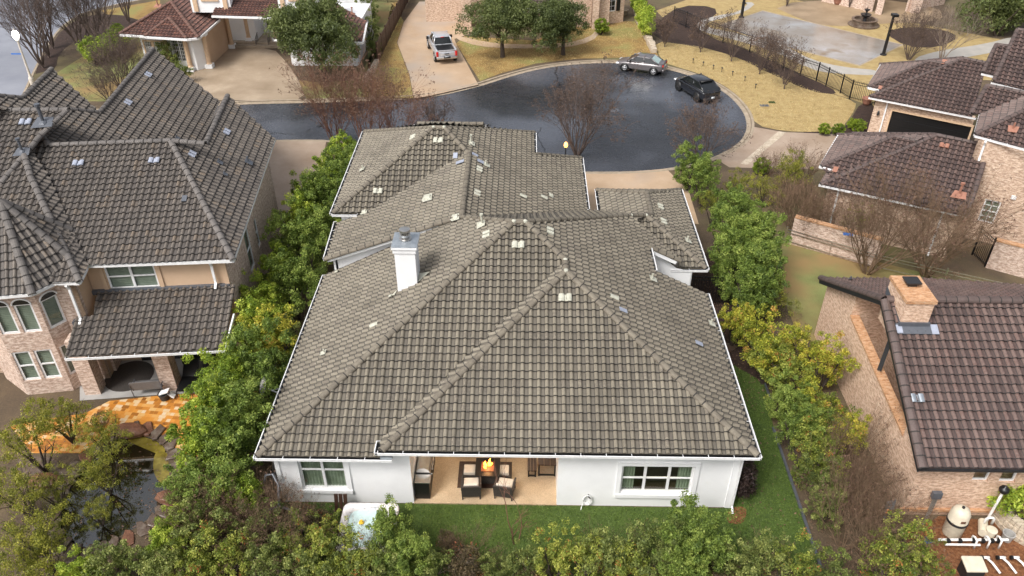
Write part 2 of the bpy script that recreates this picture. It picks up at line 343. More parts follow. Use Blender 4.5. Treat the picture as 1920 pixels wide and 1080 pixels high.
M['drive_rh'] = surf('gravelly_drive', [(.3, (.33, .24, .17)), (.7, (.46, .36, .28))], .5, .6, 40, .28, .2, .01)
M['path'] = surf('pale_concrete_path', [(.3, (.36, .34, .31)), (.7, (.47, .44, .4))], 1, .6, 30, .15)
M['court'] = surf('wet_sport_court', [(.25, (.42, .45, .49)), (.45, (.3, .28, .26)), (.6, (.24, .2, .16)), (.8, (.34, .25, .18))], .16, .2, 12, .15, big=(.3, (.2, .155, .11), .55, .66))
M['court_tan'] = surf('tan_patio', [(.3, (.24, .17, .1)), (.7, (.38, .28, .18))], .5, .6, 30, .2)
M['pebble'] = surf('pebble_patio', [(.3, (.5, .36, .22)), (.7, (.62, .47, .31))], 1, .7, 26, .38, .3, .01)
M['flag'] = surf('wet_flagstone', [(.3, (.08, .05, .037)), (.5, (.14, .1, .075)), (.7, (.22, .185, .15))], 3, .3, 15, .3, .4, .02)
M['rock'] = surf('red_brown_rock', [(.3, (.11, .045, .025)), (.7, (.26, .12, .07))], 1.5, .45, 12, .35, .5, .04)
M['slab'] = surf('grey_slab', [(.3, (.3, .29, .28)), (.7, (.44, .43, .41))], 1, .5, 30, .15)
M['cushion'] = flat('beige_cushion', (.62, .56, .48), .9)
M['wicker'] = surf('dark_wicker', [(.3, (.03, .025, .022)), (.7, (.075, .065, .058))], 20, .7, 60, .4)
M['mesh_gray'] = flat('grey_sling_fabric', (.17, .165, .165), .8)
M['wood_dark'] = surf('dark_wood', [(.3, (.035, .016, .01)), (.7, (.08, .04, .025))], 6, .5, 40, .3)
M['tub'] = flat('pearl_tub_shell', (.75, .71, .71), .25, coat=.5)
M['tubwater'] = flat('tub_water', (.55, .69, .68), .05, coat=.8)
M['pvc'] = flat('white_pvc', (.78, .77, .74), .35)
M['beige_plastic'] = flat('beige_plastic', (.62, .56, .44), .45)
M['blue'] = flat('blue_plastic', (.04, .16, .5), .4)
M['silver'] = flat('silver_paint', (.6, .61, .64), .3, .5, .8)
M['graycar'] = flat('warm_grey_paint', (.17, .155, .16), .3, .5, .9)
M['blackcar'] = flat('black_car_paint', (.012, .013, .018), .25, .2, 1)
M['carglass'] = flat('tinted_car_glass', (.012, .014, .016), .06, 0, .6)
M['rearglass'] = flat('pale_rear_glass', (.32, .42, .4), .08, 0, .6)
M['tyre'] = flat('tyre_rubber', (.012, .012, .012), .85)
M['alloy'] = flat('alloy_rim', (.6, .6, .62), .3, .7)
M['taillight'] = flat('red_lens', (.5, .015, .015), .2, 0, .6)
M['lens'] = flat('clear_lens', (.75, .76, .78), .12, .2, .6)
M['plate'] = flat('number_plate', (.7, .74, .76), .5)
M['flame'] = flat('flame', (.9, .3, .05), .5, emit=(1, .3, .03), es=7)
M['lamp_white'] = flat('lit_globe', (.9, .9, .85), .4, emit=(1, .93, .78), es=6)
M['lamp_orange'] = flat('lit_lantern', (.9, .5, .2), .4, emit=(1, .42, .08), es=3.5)
M['downlight'] = flat('lit_downlight', (.9, .8, .6), .4, emit=(1, .74, .45), es=60)
def water_mat():
    m, nt, p = _nodes('pond_water'); co = objco(nt); n = noise(nt, co, 2.2, 3, .5)
    p.inputs['Base Color'].default_value = (.012, .01, .004, 1); p.inputs['Roughness'].default_value = .04; p.inputs['Coat Weight'].default_value = 1; p.inputs['Coat IOR'].default_value = 2.1; p.inputs['Coat Roughness'].default_value = .03; p.inputs['IOR'].default_value = 1.33; p.inputs['Specular IOR Level'].default_value = .9
    p.inputs['Transmission Weight'].default_value = .0
    bump(nt, n.outputs[0], p, .06, .02); return m
M['water'] = water_mat()
def shallow_mat():
    m, nt, p = _nodes('olive_shallows'); co = objco(nt); n = noise(nt, co, 3, 4, .6)
    nt.links.new(ramp(nt, n.outputs[0], [(.3, (.1, .075, .012)), (.7, (.26, .21, .04))]).outputs[0], p.inputs['Base Color']); p.inputs['Roughness'].default_value = .08; return m
M['shallow'] = shallow_mat()
def travertine():
    m, nt, p = _nodes('orange_travertine'); co = objco(nt)
    mp = N(nt, "ShaderNodeMapping"); mp.inputs['Rotation'].default_value = (0, 0, math.radians(6)); nt.links.new(co, mp.inputs[0])
    b = N(nt, "ShaderNodeTexBrick"); nt.links.new(mp.outputs[0], b.inputs[0]); b.offset = .37; b.squash = .6; b.squash_frequency = 2
    b.inputs['Scale'].default_value = 1; b.inputs['Brick Width'].default_value = .31; b.inputs['Row Height'].default_value = .19; b.inputs['Mortar Size'].default_value = .006; b.inputs['Bias'].default_value = 0
    b.inputs['Color1'].default_value = (0, 0, 0, 1); b.inputs['Color2'].default_value = (1, 1, 1, 1); b.inputs['Mortar'].default_value = (.5, .5, .5, 1)
    n = noise(nt, co, 5, 5, .7); f = mixc(nt, .33, b.outputs[0], n.outputs[1])
    c = ramp(nt, f, [(.15, (.2, .08, .02)), (.35, (.46, .18, .03)), (.55, (.6, .26, .05)), (.72, (.6, .37, .14)), (.88, (.62, .52, .38))]).outputs[0]
    nt.links.new(c, p.inputs['Base Color']); p.inputs['Roughness'].default_value = .35; return m
M['travertine'] = travertine()
# ------------------------------------------------------------------ tiled roofs
PROF = [(0, 0), (.07, .034), (.18, .062), (.33, .062), (.45, .034), (.53, -.004), (.6, -.012), (.92, -.012)]
PROF_LO = [(0, 0), (.15, .055), (.38, .055), (.53, 0), (.92, -.008)]
class Roof:
    """collects clipped tile courses of many slopes, then becomes one mesh"""
    def __init__(s, tw=.3, tc=.318, lo=False): s.v = []; s.f = []; s.uv = []; s.tw = tw; s.tc = tc; s.prof = PROF_LO if lo else PROF; s.k = 0; s.slopes = []
    def face(s, pl, pts, deck=True, lift=.0):
        tw, tc = s.tw, s.tc; s.k += 1
        P = [Vector(p) for p in pts]
        q = [((p-pl.p0).dot(pl.U), (p-pl.p0).dot(pl.V)) for p in P]
        if sum(q[i][0]*q[(i+1) % len(q)][1]-q[(i+1) % len(q)][0]*q[i][1] for i in range(len(q))) < 0: q.reverse()
        n = len(q)
        conv = all((q[(i+1) % n][0]-q[i][0])*(q[(i+2) % n][1]-q[(i+1) % n][1])-(q[(i+1) % n][1]-q[i][1])*(q[(i+2) % n][0]-q[(i+1) % n][0]) > -1e-4 for i in range(n))
        if conv: pieces = [q]
        else:
            pieces = []
            for t in tessellate_polygon([[V(a, b, 0) for a, b in q]]):
                t = [q[i] for i in t]
                if (t[1][0]-t[0][0])*(t[2][1]-t[0][1])-(t[1][1]-t[0][1])*(t[2][0]-t[0][0]) < 0: t.reverse()
                pieces.append(t)
        for pc in pieces:
            u0 = min(a for a, b in pc); u1 = max(a for a, b in pc); v0 = min(b for a, b in pc); v1 = max(b for a, b in pc)
            if u1-u0 < .02 or v1-v0 < .02: continue
            vb = s.voff(pl)
            i0 = math.floor(u0/tw)-1; i1 = math.ceil(u1/tw)+1; k0 = math.floor((v0-vb)/tc+.02); k1 = math.ceil((v1-vb)/tc)
            us = []; hs_ = []
            for i in range(i0, i1):
                for a, h in s.prof: us.append((i+a)*tw); hs_.append(h)
            us.append(i1*tw); hs_.append(0)
            us = np.array(us); hh = np.array(hs_); rows = []
            for k in range(k0, k1):
                b = vb+k*tc
                rows += [(b, .062, k+.002), (b+tc*.97, .008, k+.97), (b+tc+.06, .004, k+1.03), (b+tc, .034, k+1.05)]
            nr = len(rows); nc = len(us)
            co = np.empty((nr, nc, 3)); uv = np.empty((nr, nc, 2))
            U = np.array(pl.U); Vv = np.array(pl.V); Nn = np.array(pl.n); p0 = np.array(pl.p0)
            for r, (v, z, kk) in enumerate(rows):
                co[r] = p0+us[:, None]*U+v*Vv+(hh+z+lift)[:, None]*Nn; uv[r, :, 0] = us/tw+s.k*37; uv[r, :, 1] = kk+s.k*91
            idx = np.arange(nr*nc).reshape(nr, nc)
            F = np.stack([idx[:-1, :-1], idx[:-1, 1:], idx[1:, 1:], idx[1:, :-1]], -1).reshape(-1, 4)
            ucen = ((us[:-1]+us[1:])/2)
            # cull cells far outside the piece
            C = np.stack([np.broadcast_to(ucen, (nr-1, nc-1)), np.broadcast_to(np.array([(rows[r][0]+rows[r+1][0])/2 for r in range(nr-1)])[:, None], (nr-1, nc-1))], -1).reshape(-1, 2)
            keep = np.ones(len(C), bool)
            for e in range(len(pc)):
                a, b = pc[e], pc[(e+1) % len(pc)]; dx, dy = b[0]-a[0], b[1]-a[1]; L = math.hypot(dx, dy)
                if L < 1e-6: continue
                keep &= (dx*(C[:, 1]-a[1])-dy*(C[:, 0]-a[0]))/L > -.3
            F = F[keep]
            if len(F) == 0: continue
            me = bpy.data.meshes.new("t"); used, inv = np.unique(F, return_inverse=True); F = inv.reshape(-1, 4)
            me.from_pydata(co.reshape(-1, 3)[used].tolist(), [], F.tolist())
            uvl = me.uv_layers.new(name="UVMap"); uvl.data.foreach_set("uv", uv.reshape(-1, 2)[used][F.ravel()].ravel())
            bm = bmesh.new(); bm.from_mesh(me); bpy.data.meshes.remove(me)
            for e in range(len(pc)):
                a, b = pc[e], pc[(e+1) % len(pc)]
                pa = pl.p0+pl.U*a[0]+pl.V*a[1]; d = pl.U*(b[0]-a[0])+pl.V*(b[1]-a[1])
                if d.length < 1e-5: continue
                no = d.cross(pl.n).normalized()            # outward for a ccw outline
                bmesh.ops.bisect_plane(bm, geom=bm.verts[:]+bm.edges[:]+bm.faces[:], dist=1e-5, plane_co=pa+no*.004, plane_no=no, clear_outer=True)
            lay = bm.loops.layers.uv.active; b0 = len(s.v); bm.verts.index_update()
            s.v += [tuple(v.co) for v in bm.verts]
            for f in bm.faces:
                s.f.append([b0+v.index for v in f.verts]); s.uv += [c for l in f.loops for c in l[lay].uv]
            bm.free()
            if deck:
                b0 = len(s.v)
                for a, b in pc: s.v.append(tuple(pl.p0+pl.U*a+pl.V*b-pl.n*.05))
                s.f.append(list(range(b0, b0+len(pc)))); s.uv += [.3, .5]*len(pc)
    def voff(s, pl): return getattr(pl, 'v0', 0.0)
    def build(s, name, m, parent):
        o0 = wloc(parent); me = bpy.data.meshes.new(name)
        me.from_pydata([(x-o0.x, y-o0.y, z-o0.z) for x, y, z in s.v], [], s.f)
        uvl = me.uv_layers.new(name="UVMap"); uvl.data.foreach_set("uv", s.uv); me.update()
        return link(name, me, m, parent)
def caps(mb, pts, r=.13, L=.42, lift=.03):
    """row of overlapping half-round ridge tiles along a polyline"""
    if isinstance(mb, Multi): mb = mb.sub()
    for a, b in zip(pts[:-1], pts[1:]):
        a = Vector(a); b = Vector(b)
        if b.z > a.z: a, b = b, a                     # a is the upper end
        d = b-a; n = max(1, round(d.length/L)); t = d.normalized(); x = t.cross(V(0, 0, 1)).normalized(); u = x.cross(t)
        for i in range(n):
            p = a+d*(i/n)-t*.02; q = a+d*((i+1)/n)+t*.03; b0 = len(mb.v); jit = R.uniform(-.008, .008)
            for (c, rr, l) in ((p, r*.98, lift), (q, r*1.02, lift+.006), (q, r*.85, lift-.01)):
                for k in range(9):
                    an = math.radians(-25+230*k/8); mb.v.append(tuple(c+x*(math.cos(an)*rr+jit)+u*(math.sin(an)*rr*.82+l)))
            for ring in (0, 1):
                for k in range(8): mb.f.append((b0+ring*9+k, b0+ring*9+k+1, b0+ring*9+10+k, b0+ring*9+9+k))
            j0 = len(mb.v)
            for o_, r_ in ((t*.002, r*1.02), (t*.045, r*1.0)):
                for k in range(9): an = math.radians(-25+230*k/8); mb.v.append(tuple(q+o_+x*math.cos(an)*r_+u*(math.sin(an)*r_*.82+lift+.012)))
            for k in range(8): mb.j.append(len(mb.f)); mb.f.append((j0+k, j0+k+1, j0+10+k, j0+9+k))
    return mb
def gutter(mb, p, q, out, dark=None, w=.13, h=.11):
    if isinstance(mb, Multi): mb = mb.sub()
    if isinstance(dark, Multi): dark = dark.sub()
    p = Vector(p); q = Vector(q); o = Vector(out).normalized()
    mb.bar(p+o*w, q+o*w, .016, h); mb.bar(p+V(0, 0, -h/2)+o*w/2, q+V(0, 0, -h/2)+o*w/2, w, .014)
    mb.bar(p+o*(w+.01)+V(0, 0, h/2), q+o*(w+.01)+V(0, 0, h/2), .035, .018)
    n = max(1, round((q-p).length/.9))
    for i in range(n+1):
        c = p+(q-p)*(i/n); mb.bar(c+V(0, 0, h*.45), c+o*w+V(0, 0, h*.45), .022, .012)
    if dark is not None:
        dark.bar(p+V(0, 0, -h*.38)+o*w*.5, q+V(0, 0, -h*.38)+o*w*.5, w*.86, .012); dark.bar(p+o*.004, q+o*.004, .01, h*.8)
def downspout(mb, top, zb, out, s=.09):
    if isinstance(mb, Multi): mb = mb.sub()
    t = Vector(top); o = Vector(out).normalized(); mb.bar(t+o*.2, t+o*.03+V(0, 0, -.3), s, s, o)
    mb.bar(t+o*.06+V(0, 0, -.3), V(t.x, t.y, zb+.2)+o*.06, s, s*.8, o); mb.bar(V(t.x, t.y, zb+.22)+o*.05, V(t.x, t.y, zb+.06)+o*.3, s, s*.8, V(0, 0, 1))
# ------------------------------------------------------------------ walls with openings and windows
def joints(parent):
    pass
def wall(mb, p, q, z0, z1, holes=(), t=.22):
    """wall slab; p->q seen from outside runs left to right, thickness goes inward. holes: (s0,s1,za,zb)"""
    p = Vector((p[0], p[1], 0)); q = Vector((q[0], q[1], 0)); d = (q-p).normalized(); L = (q-p).length; inn = V(-d.y, d.x, 0)
    xs = sorted({0, L, *[h[0] for h in holes], *[h[1] for h in holes]}); zs = sorted({z0, z1, *[h[2] for h in holes], *[h[3] for h in holes]})
    for i in range(len(xs)-1):
        run = None
        for k in range(len(zs)-1):
            xm, zm = (xs[i]+xs[i+1])/2, (zs[k]+zs[k+1])/2
            solid = not any(h[0] < xm < h[1] and h[2] < zm < h[3] for h in holes)
            if solid: run = (run[0], zs[k+1]) if run else (zs[k], zs[k+1])
            if run and (not solid or k == len(zs)-2):
                mb.obox(p+d*xm+inn*t/2+V(0, 0, (run[0]+run[1])/2), d*(xs[i+1]-xs[i])/2, inn*t/2, V(0, 0, (run[1]-run[0])/2)); run = None
    return mb
def window(parent, p, q, s0, s1, za, zb, cols=2, rows=2, trim=.0, trim_m=None, inset=.07, fw=.07, blind='curtain', grid=0, arch=False, sides=False, back=True, split=.5, t=.22):
    """frame > pane, curtain; p,q as for wall"""
    p = Vector((p[0], p[1], 0)); q = Vector((q[0], q[1], 0)); d = (q-p).normalized(); inn = V(-d.y, d.x, 0)
    A = p+d*s0+inn*inset; W = s1-s0; H = zb-za
    f = MB()
    def hb(x0, x1, z, th=fw, dp=.06, off=0): f.obox(A+d*(x0+x1)/2+V(0, 0, z)+inn*off, d*(x1-x0)/2, inn*dp/2, V(0, 0, th/2))
    def vb(x, z0, z1, th=fw, dp=.055, off=0): f.obox(A+d*x+V(0, 0, (z0+z1)/2)+inn*off, d*th/2, inn*dp/2, V(0, 0, (z1-z0)/2))
    hb(0, W, za+fw/2); hb(0, W, zb-fw/2); vb(fw/2, za+fw, zb-fw); vb(W-fw/2, za+fw, zb-fw)
    for c in range(1, cols): vb(W*c/cols, za+fw, zb-fw, fw*1.3, .062)
    if rows == 2: hb(fw, W-fw, za+H*split, fw*.75, .05)
    if grid:
        nx, nz = grid
        for c in range(cols):
            for i in range(1, nx): vb(W*(c+i/nx)/cols, za+fw, zb-fw, .028, .03)
        for k in range(1, nz): hb(fw, W-fw, za+H*k/nz, .028, .026)
    fo = f.build("window", M['white'], parent)
    g = MB(); g.poly([A+d*.02+V(0, 0, za+.02)+inn*.012, A+d*(W-.02)+V(0, 0, za+.02)+inn*.012, A+d*(W-.02)+V(0, 0, zb-.02)+inn*.012, A+d*.02+V(0, 0, zb-.02)+inn*.012]); g.build("pane", M['glass'], fo)
    if blind:
        c = MB(); n = max(8, int(W/.06))
        if sides:
            for a0, a1 in ((0.02, W*.2), (W*.8, W-.02)):
                m_ = max(4, int((a1-a0)/.05))
                for i in range(m_):
                    x0 = a0+(a1-a0)*i/m_; x1 = a0+(a1-a0)*(i+1)/m_; o0 = .14+.04*(i % 2); o1 = .14+.04*((i+1) % 2)
                    c.poly([A+d*x0+inn*o0+V(0, 0, za), A+d*x1+inn*o1+V(0, 0, za), A+d*x1+inn*o1+V(0, 0, zb), A+d*x0+inn*o0+V(0, 0, zb)])
            c.obox(A+d*W/2+inn*.12+V(0, 0, zb-H*.1), d*W*.49, inn*.005, V(0, 0, H*.1))
        elif blind == 'slats':
            k = int(H/.09)
            for i in range(k): c.obox(A+d*W/2+inn*.1+V(0, 0, za+H*(i+.5)/k), d*(W/2-.03), inn*.02, V(0, 0, .032)+inn*.012)
        else:
            for i in range(n):
                x0 = W*i/n; x1 = W*(i+1)/n; o0 = .1+.03*(i % 2); o1 = .1+.03*((i+1) % 2)
                c.poly([A+d*x0+inn*o0+V(0, 0, za), A+d*x1+inn*o1+V(0, 0, za), A+d*x1+inn*o1+V(0, 0, zb), A+d*x0+inn*o0+V(0, 0, zb)])
        c.build("curtain", M['blind'] if blind in ('blind', 'slats') else M['curtain'], fo)
    if back:
        b = MB(); b.obox(A+d*W/2+inn*.9+V(0, 0, (za+zb)/2), d*(W/2+.5), inn*.02, V(0, 0, H/2+.4)); b.build("room", M['interior'], fo)
    if trim:
        m = MB(); T = trim; B = p+d*s0-inn*.025
        m.obox(B+d*(W/2)+V(0, 0, zb+T/2), d*(W/2+T), inn*.028, V(0, 0, T/2)); m.obox(B+d*(W/2)+V(0, 0, za-T/2)-inn*.02, d*(W/2+T), inn*.05, V(0, 0, T/2))
        m.obox(B+d*(-T/2)+V(0, 0, (za+zb)/2), d*T/2, inn*.027, V(0, 0, H/2)); m.obox(B+d*(W+T/2)+V(0, 0, (za+zb)/2), d*T/2, inn*.027, V(0, 0, H/2))
        m.build("trim", trim_m or M['stucco'], fo)
    return fo
def wpos(p, q, px0, py0, px1, py1):
    """pixel box -> (s0,s1,za,zb) on the vertical plane through p,q"""
    p = Vector((p[0], p[1], 0)); q = Vector((q[0], q[1], 0)); d = (q-p).normalized(); n = V(-d.y, d.x, 0)
    def hit(x, y): r = ray(x, y); t = (p-O).dot(n)/r.dot(n); return O+r*t
    a = hit(px0, py0); b = hit(px1, py1); return ((a-p).dot(d), (b-p).dot(d), b.z, a.z)
def vent(parent, pl, x, y, kind='pair', m='vent_cream', s=1.0):
    c = pl.px(x, y)+pl.n*.1; s *= .84
    mb = MB()
    if kind in ('pair', 'single'):
        for k in ((-.5, .5) if kind == 'pair' else (0,)):
            b0 = len(mb.v); cc = c+pl.U*(k*.34*s)
            for e, hh in ((-.19, .075), (.19, .055)):
                for i in range(9):
                    a = math.pi*i/8; mb.v.append(tuple(cc+pl.U*(math.cos(a)*.12*s)+pl.V*(e*s)+pl.n*(math.sin(a)*hh*s)))
            for i in range(8): mb.f.append((b0+i, b0+i+1, b0+10+i, b0+9+i))
            mb.f.append(tuple(b0+i for i in range(9)))
        if kind == 'pair': mb.obox(c-pl.U*.02*s-pl.n*.03, pl.U*.3*s, pl.V*.16*s, pl.n*.006)
    elif kind == 'pipe':
        mb.tube([c-pl.n*.05, c+V(0, 0, .5*s)], .05*s, 10); mb.tube([c+V(0, 0, .5*s), c+V(0, 0, .58*s)], .085*s, 10)
        mb.lathe(c, [(.16*s, -.03), (.12*s, .06), (.05*s, .12)], 12)
        mb.poly([c+pl.U*.26*s+pl.V*.2*s+pl.n*.05, c-pl.U*.2*s+pl.V*.2*s+pl.n*.05, c-pl.U*.3*s-pl.V*.24*s+pl.n*.05, c+pl.U*.3*s-pl.V*.2*s+pl.n*.05])
    elif kind == 'stub':
        mb.tube([c-pl.n*.05, c+V(0, 0, .28*s)], .04*s, 8)
        mb.poly([c+pl.U*.2*s+pl.V*.16*s+pl.n*.05, c-pl.U*.2*s+pl.V*.16*s+pl.n*.05, c-pl.U*.16*s-pl.V*.2*s+pl.n*.05, c+pl.U*.16*s-pl.V*.18*s+pl.n*.05])
    elif kind == 'patch':
        mb.poly([c+pl.U*.4*s+pl.V*.26*s+pl.n*.02, c-pl.U*.34*s+pl.V*.2*s+pl.n*.02, c-pl.U*.42*s-pl.V*.24*s+pl.n*.02, c+pl.U*.1*s-pl.V*.34*s+pl.n*.02, c+pl.U*.36*s-pl.V*.22*s+pl.n*.02])
        b0 = len(mb.v)
        for e, hh in ((-.14, .12), (.14, .09)):
            for i in range(9):
                a = math.pi*i/8; mb.v.append(tuple(c+pl.U*(math.cos(a)*.2*s)+pl.V*(e*s)+pl.n*(.02+math.sin(a)*hh*s)))
        for i in range(8): mb.f.append((b0+i, b0+i+1, b0+10+i, b0+9+i))
        mb.f.append(tuple(b0+i for i in range(9))); mb.f.append(tuple(b0+9+i for i in range(9))[::-1])
    elif kind == 'tile': mb.obox(c+pl.n*.015, pl.U*.13*s, pl.V*.2*s, pl.n*.012)
    o = mb.build({'pair': 'roof_vent', 'single': 'roof_vent', 'pipe': 'vent_pipe', 'stub': 'vent_pipe', 'patch': 'roof_hood', 'tile': 'metal_tile'}[kind], M[m], parent)
    return o
# ================================================================== MAIN HOUSE
def main_house():
    H = thing("white_house", (0, 26, 0), "large single storey white stucco house under the olive grey tiled hip roof in the middle", "house")
    Wp = Pl((-9.45, 19.35, 2.94), 90, .5); Sp = Pl((-9.45, 19.35, 2.94), 0, .5)
    Ep = Pl((8.33, 19.35, 3.29), -90, .5); Np = Pl((0, 28.36, 7.44), 180, .5)
    WSp = Pl((8.33, 19.35, 3.29), 0, .5); WWp = Pl((-4.98, 19.35, 3.29), 90, .5)
    Ep.v0 = 0; r = Roof(); xy = lambda p, *a: [p.xy(*q) for q in a]
    xA1, xA2, yA = -.4, .07, 28.37
    # west slope
    NWe = (-2.75, 30.72)
    r.face(Wp, xy(Wp, (-9.3, 19.5), (xA1, yA), NWe, (-9.3, 30.9), ))
    # main rear slope (left of the wing)
    Bx, By = 1.67, 26.0
    zB = 3.29+.5*(8.33+4.98)/2; B = V(1.675, 26.005, zB); Bn = V(1.675, 19.35+(zB-2.94)/.5, zB)
    Wn = Sp.xy(-4.98-.35*2, 19.35)
    vs = WWp.xy(-4.98, 19.5)
    # valley of rear slope and wing west slope: Sp.z = WWp.z -> 2.94+.5(y-19.35)=3.29+.5(x+4.98)
    vy = lambda x: 19.35+.7+(x+4.98)
    r.face(Sp, xy(Sp, (-9.3, 19.5), (-4.6, 19.5), (-4.98, vy(-4.98)), (1.675, vy(1.675)), (.07, yA), (xA1, yA)))
    r.face(WWp, xy(WWp, (-4.98, 19.5), (1.675, 26.0), (1.675, vy(1.675)), (-4.98, vy(-4.98))))
    r.face(WSp, xy(WSp, (-4.98, 19.5), (8.18, 19.5), (1.675, 26.0)))
    # east slope with the notch on the north
    r.face(Ep, xy(Ep, (8.18, 19.5), (8.18, 29.2), (5.72, 29.2), (5.72, 31.15), (7.3, 31.15), (5.15, 33.45), (xA2, yA), (1.675, 26.7), (1.675, 26.0)))
    # north slope of the main block
    r.face(Np, [Np.xy(*NWe), Np.xy(xA1, yA), Np.xy(xA2, yA), Np.xy(5.15, 33.45), Np.xy(5.0, 35.3), Np.xy(4.1, 37.3), Np.xy(3.36, 37.3), Np.xy(-2.75, 30.74)])
    # middle block: ridge x=-2.75 z 6.3
    MW = Pl((-9.05, 30.75, 4.03), 90, .363); ME = Pl((-2.72, 31, 6.27), -90, .53)
    r.face(MW, xy(MW, (-9.1, 30.72), (-2.72, 30.72), (-2.8, 37.48), (-7.75, 34.15), (-9.25, 34.15)))
    r.face(ME, xy(ME, (-2.72, 30.74), (3.36, 37.0), (3.36, 43.6), (.53, 40.9), (.53, 43.9), (-4.2, 38.9), (-2.82, 37.4)))
    # north block
    NS = Pl((-9.4, 34.15, 4.5), 0, .54); NW = Pl((-9.4, 34.15, 4.5), 90, .54)
    aL = NS.px(813, 240); aR = NS.px(833, 240)
    r.face(NS, [NS.xy(-9.4, 34.15), NS.xy(-7.75, 34.15), NS.xy(-2.8, 37.48), aR, aL])
    r.face(NW, [NW.xy(-9.4, 34.15), aL, NW.xy(-9.5, 43.8)])
    NNp = Pl((-9.4, 43.9, 4.5), 180, .54); r.face(NNp, [V(-9.45, 43.9, 4.5), aL, aR, V(.53, 43.9, 4.5)])
    # entry porch roof beyond
    PW = Pl((-8.0, 47.2, 3.6), 180, .0001)
    pr = Pl((-6.2, 46.6, 4.3), 0, .4)
    q = [G(783, 232, 5.1), G(905, 233, 5.1), G(910, 243, 4.55), G(780, 243, 4.55)]
    PP = Pl(q[3], 0, (5.1-4.55)/(q[0].y-q[3].y)); PP.az = 0
    r.face(PP, q)
    PPn = Pl(q[0], 180, .5); r.face(PPn, [q[0], q[1], q[1]+V(.4, 2.2, -1.1), q[0]+V(-.4, 2.2, -1.1)])
    # garage wing on the right
    GS = Pl((8.55, 31.5, 3.2), 0, .5); GE = Pl((8.6, 31.5, 3.2), -90, .5); GW = Pl((4.1, 39.4, 3.1), 90, .52); GN = Pl((4.1, 39.4, 3.1), 180, .5)
    gs, gn, gc = GE.px(1221, 403), GE.px(1213, 362), GE.px(1211, 405)
    H1 = Ep.xy(5.15, 33.45)
    r.face(GS, [GS.xy(8.6, 31.5), gc, H1, GS.xy(7.05, 31.5)])
    r.face(GE, [GE.xy(8.6, 31.5), GE.xy(8.6, 39.4), gn, gs, gc])
    r.face(GW, [GW.xy(4.1, 39.4), GW.xy(4.1, 37.1), GW.xy(4.9, 35.2), H1+V(0, .1, -.3), gs, gn])
    r.face(GN, [V(4.1, 39.4, 3.1), V(8.6, 39.4, 3.15), gn])
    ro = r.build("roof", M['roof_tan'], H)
    # ridge and hip tiles
    c = Multi(); z = lambda p, x, y: p.xy(x, y)
    A1, A2 = z(Sp, xA1, yA), z(Sp, xA2, yA); nwe = z(Wp, *NWe)
    caps(c, [A1, z(Sp, -9.3, 19.5)]); caps(c, [A1, A2]); caps(c, [A2, z(Sp, 1.675, 26.75)]); caps(c, [B, z(Sp, 1.675, 26.75)])
    caps(c, [B, z(WSp, 8.18, 19.5)]); caps(c, [B, z(WSp, -4.85, 19.5)]); caps(c, [A1, nwe]); caps(c, [A2, H1]); caps(c, [H1, gc])
    caps(c, [gc, gs]); caps(c, [gs, gn]); caps(c, [gc, z(GS, 8.6, 31.5)]); caps(c, [gn, V(4.1, 39.4, 3.1)]); caps(c, [gn, V(8.6, 39.4, 3.15)])
    caps(c, [z(MW, -2.75, 30.74), z(MW, -2.8, 37.4)]); caps(c, [z(MW, -2.75, 30.72), z(MW, -9.1, 30.72)])
    caps(c, [aL, aR]); caps(c, [aL, z(NS, -9.4, 34.15)]); caps(c, [aR, NS.px(882, 292)]); caps(c, [aL, V(-9.45, 43.9, 4.5)]); caps(c, [aR, V(.53, 43.9, 4.5)])
    caps(c, [ME.xy(.6, 40.95), ME.xy(3.36, 43.55)]); caps(c, [q[0], q[1]]); caps(c, [z(Ep, 5.72, 31.12), z(Ep, 7.25, 31.12)])
    c.build("ridge_tiles", M['cap_tan'], ro); joints(ro)
    # mortar daubs at the hip junctions
    for p_ in (A1, A2, B, z(Sp, 1.675, 26.75), gc, H1, aL, aR): MB().lathe(p_+V(0, -.06, .06), [(.1, 0), (.09, .07), (.03, .1)], 8).build("mortar_cap", M['vent_cream'], ro)
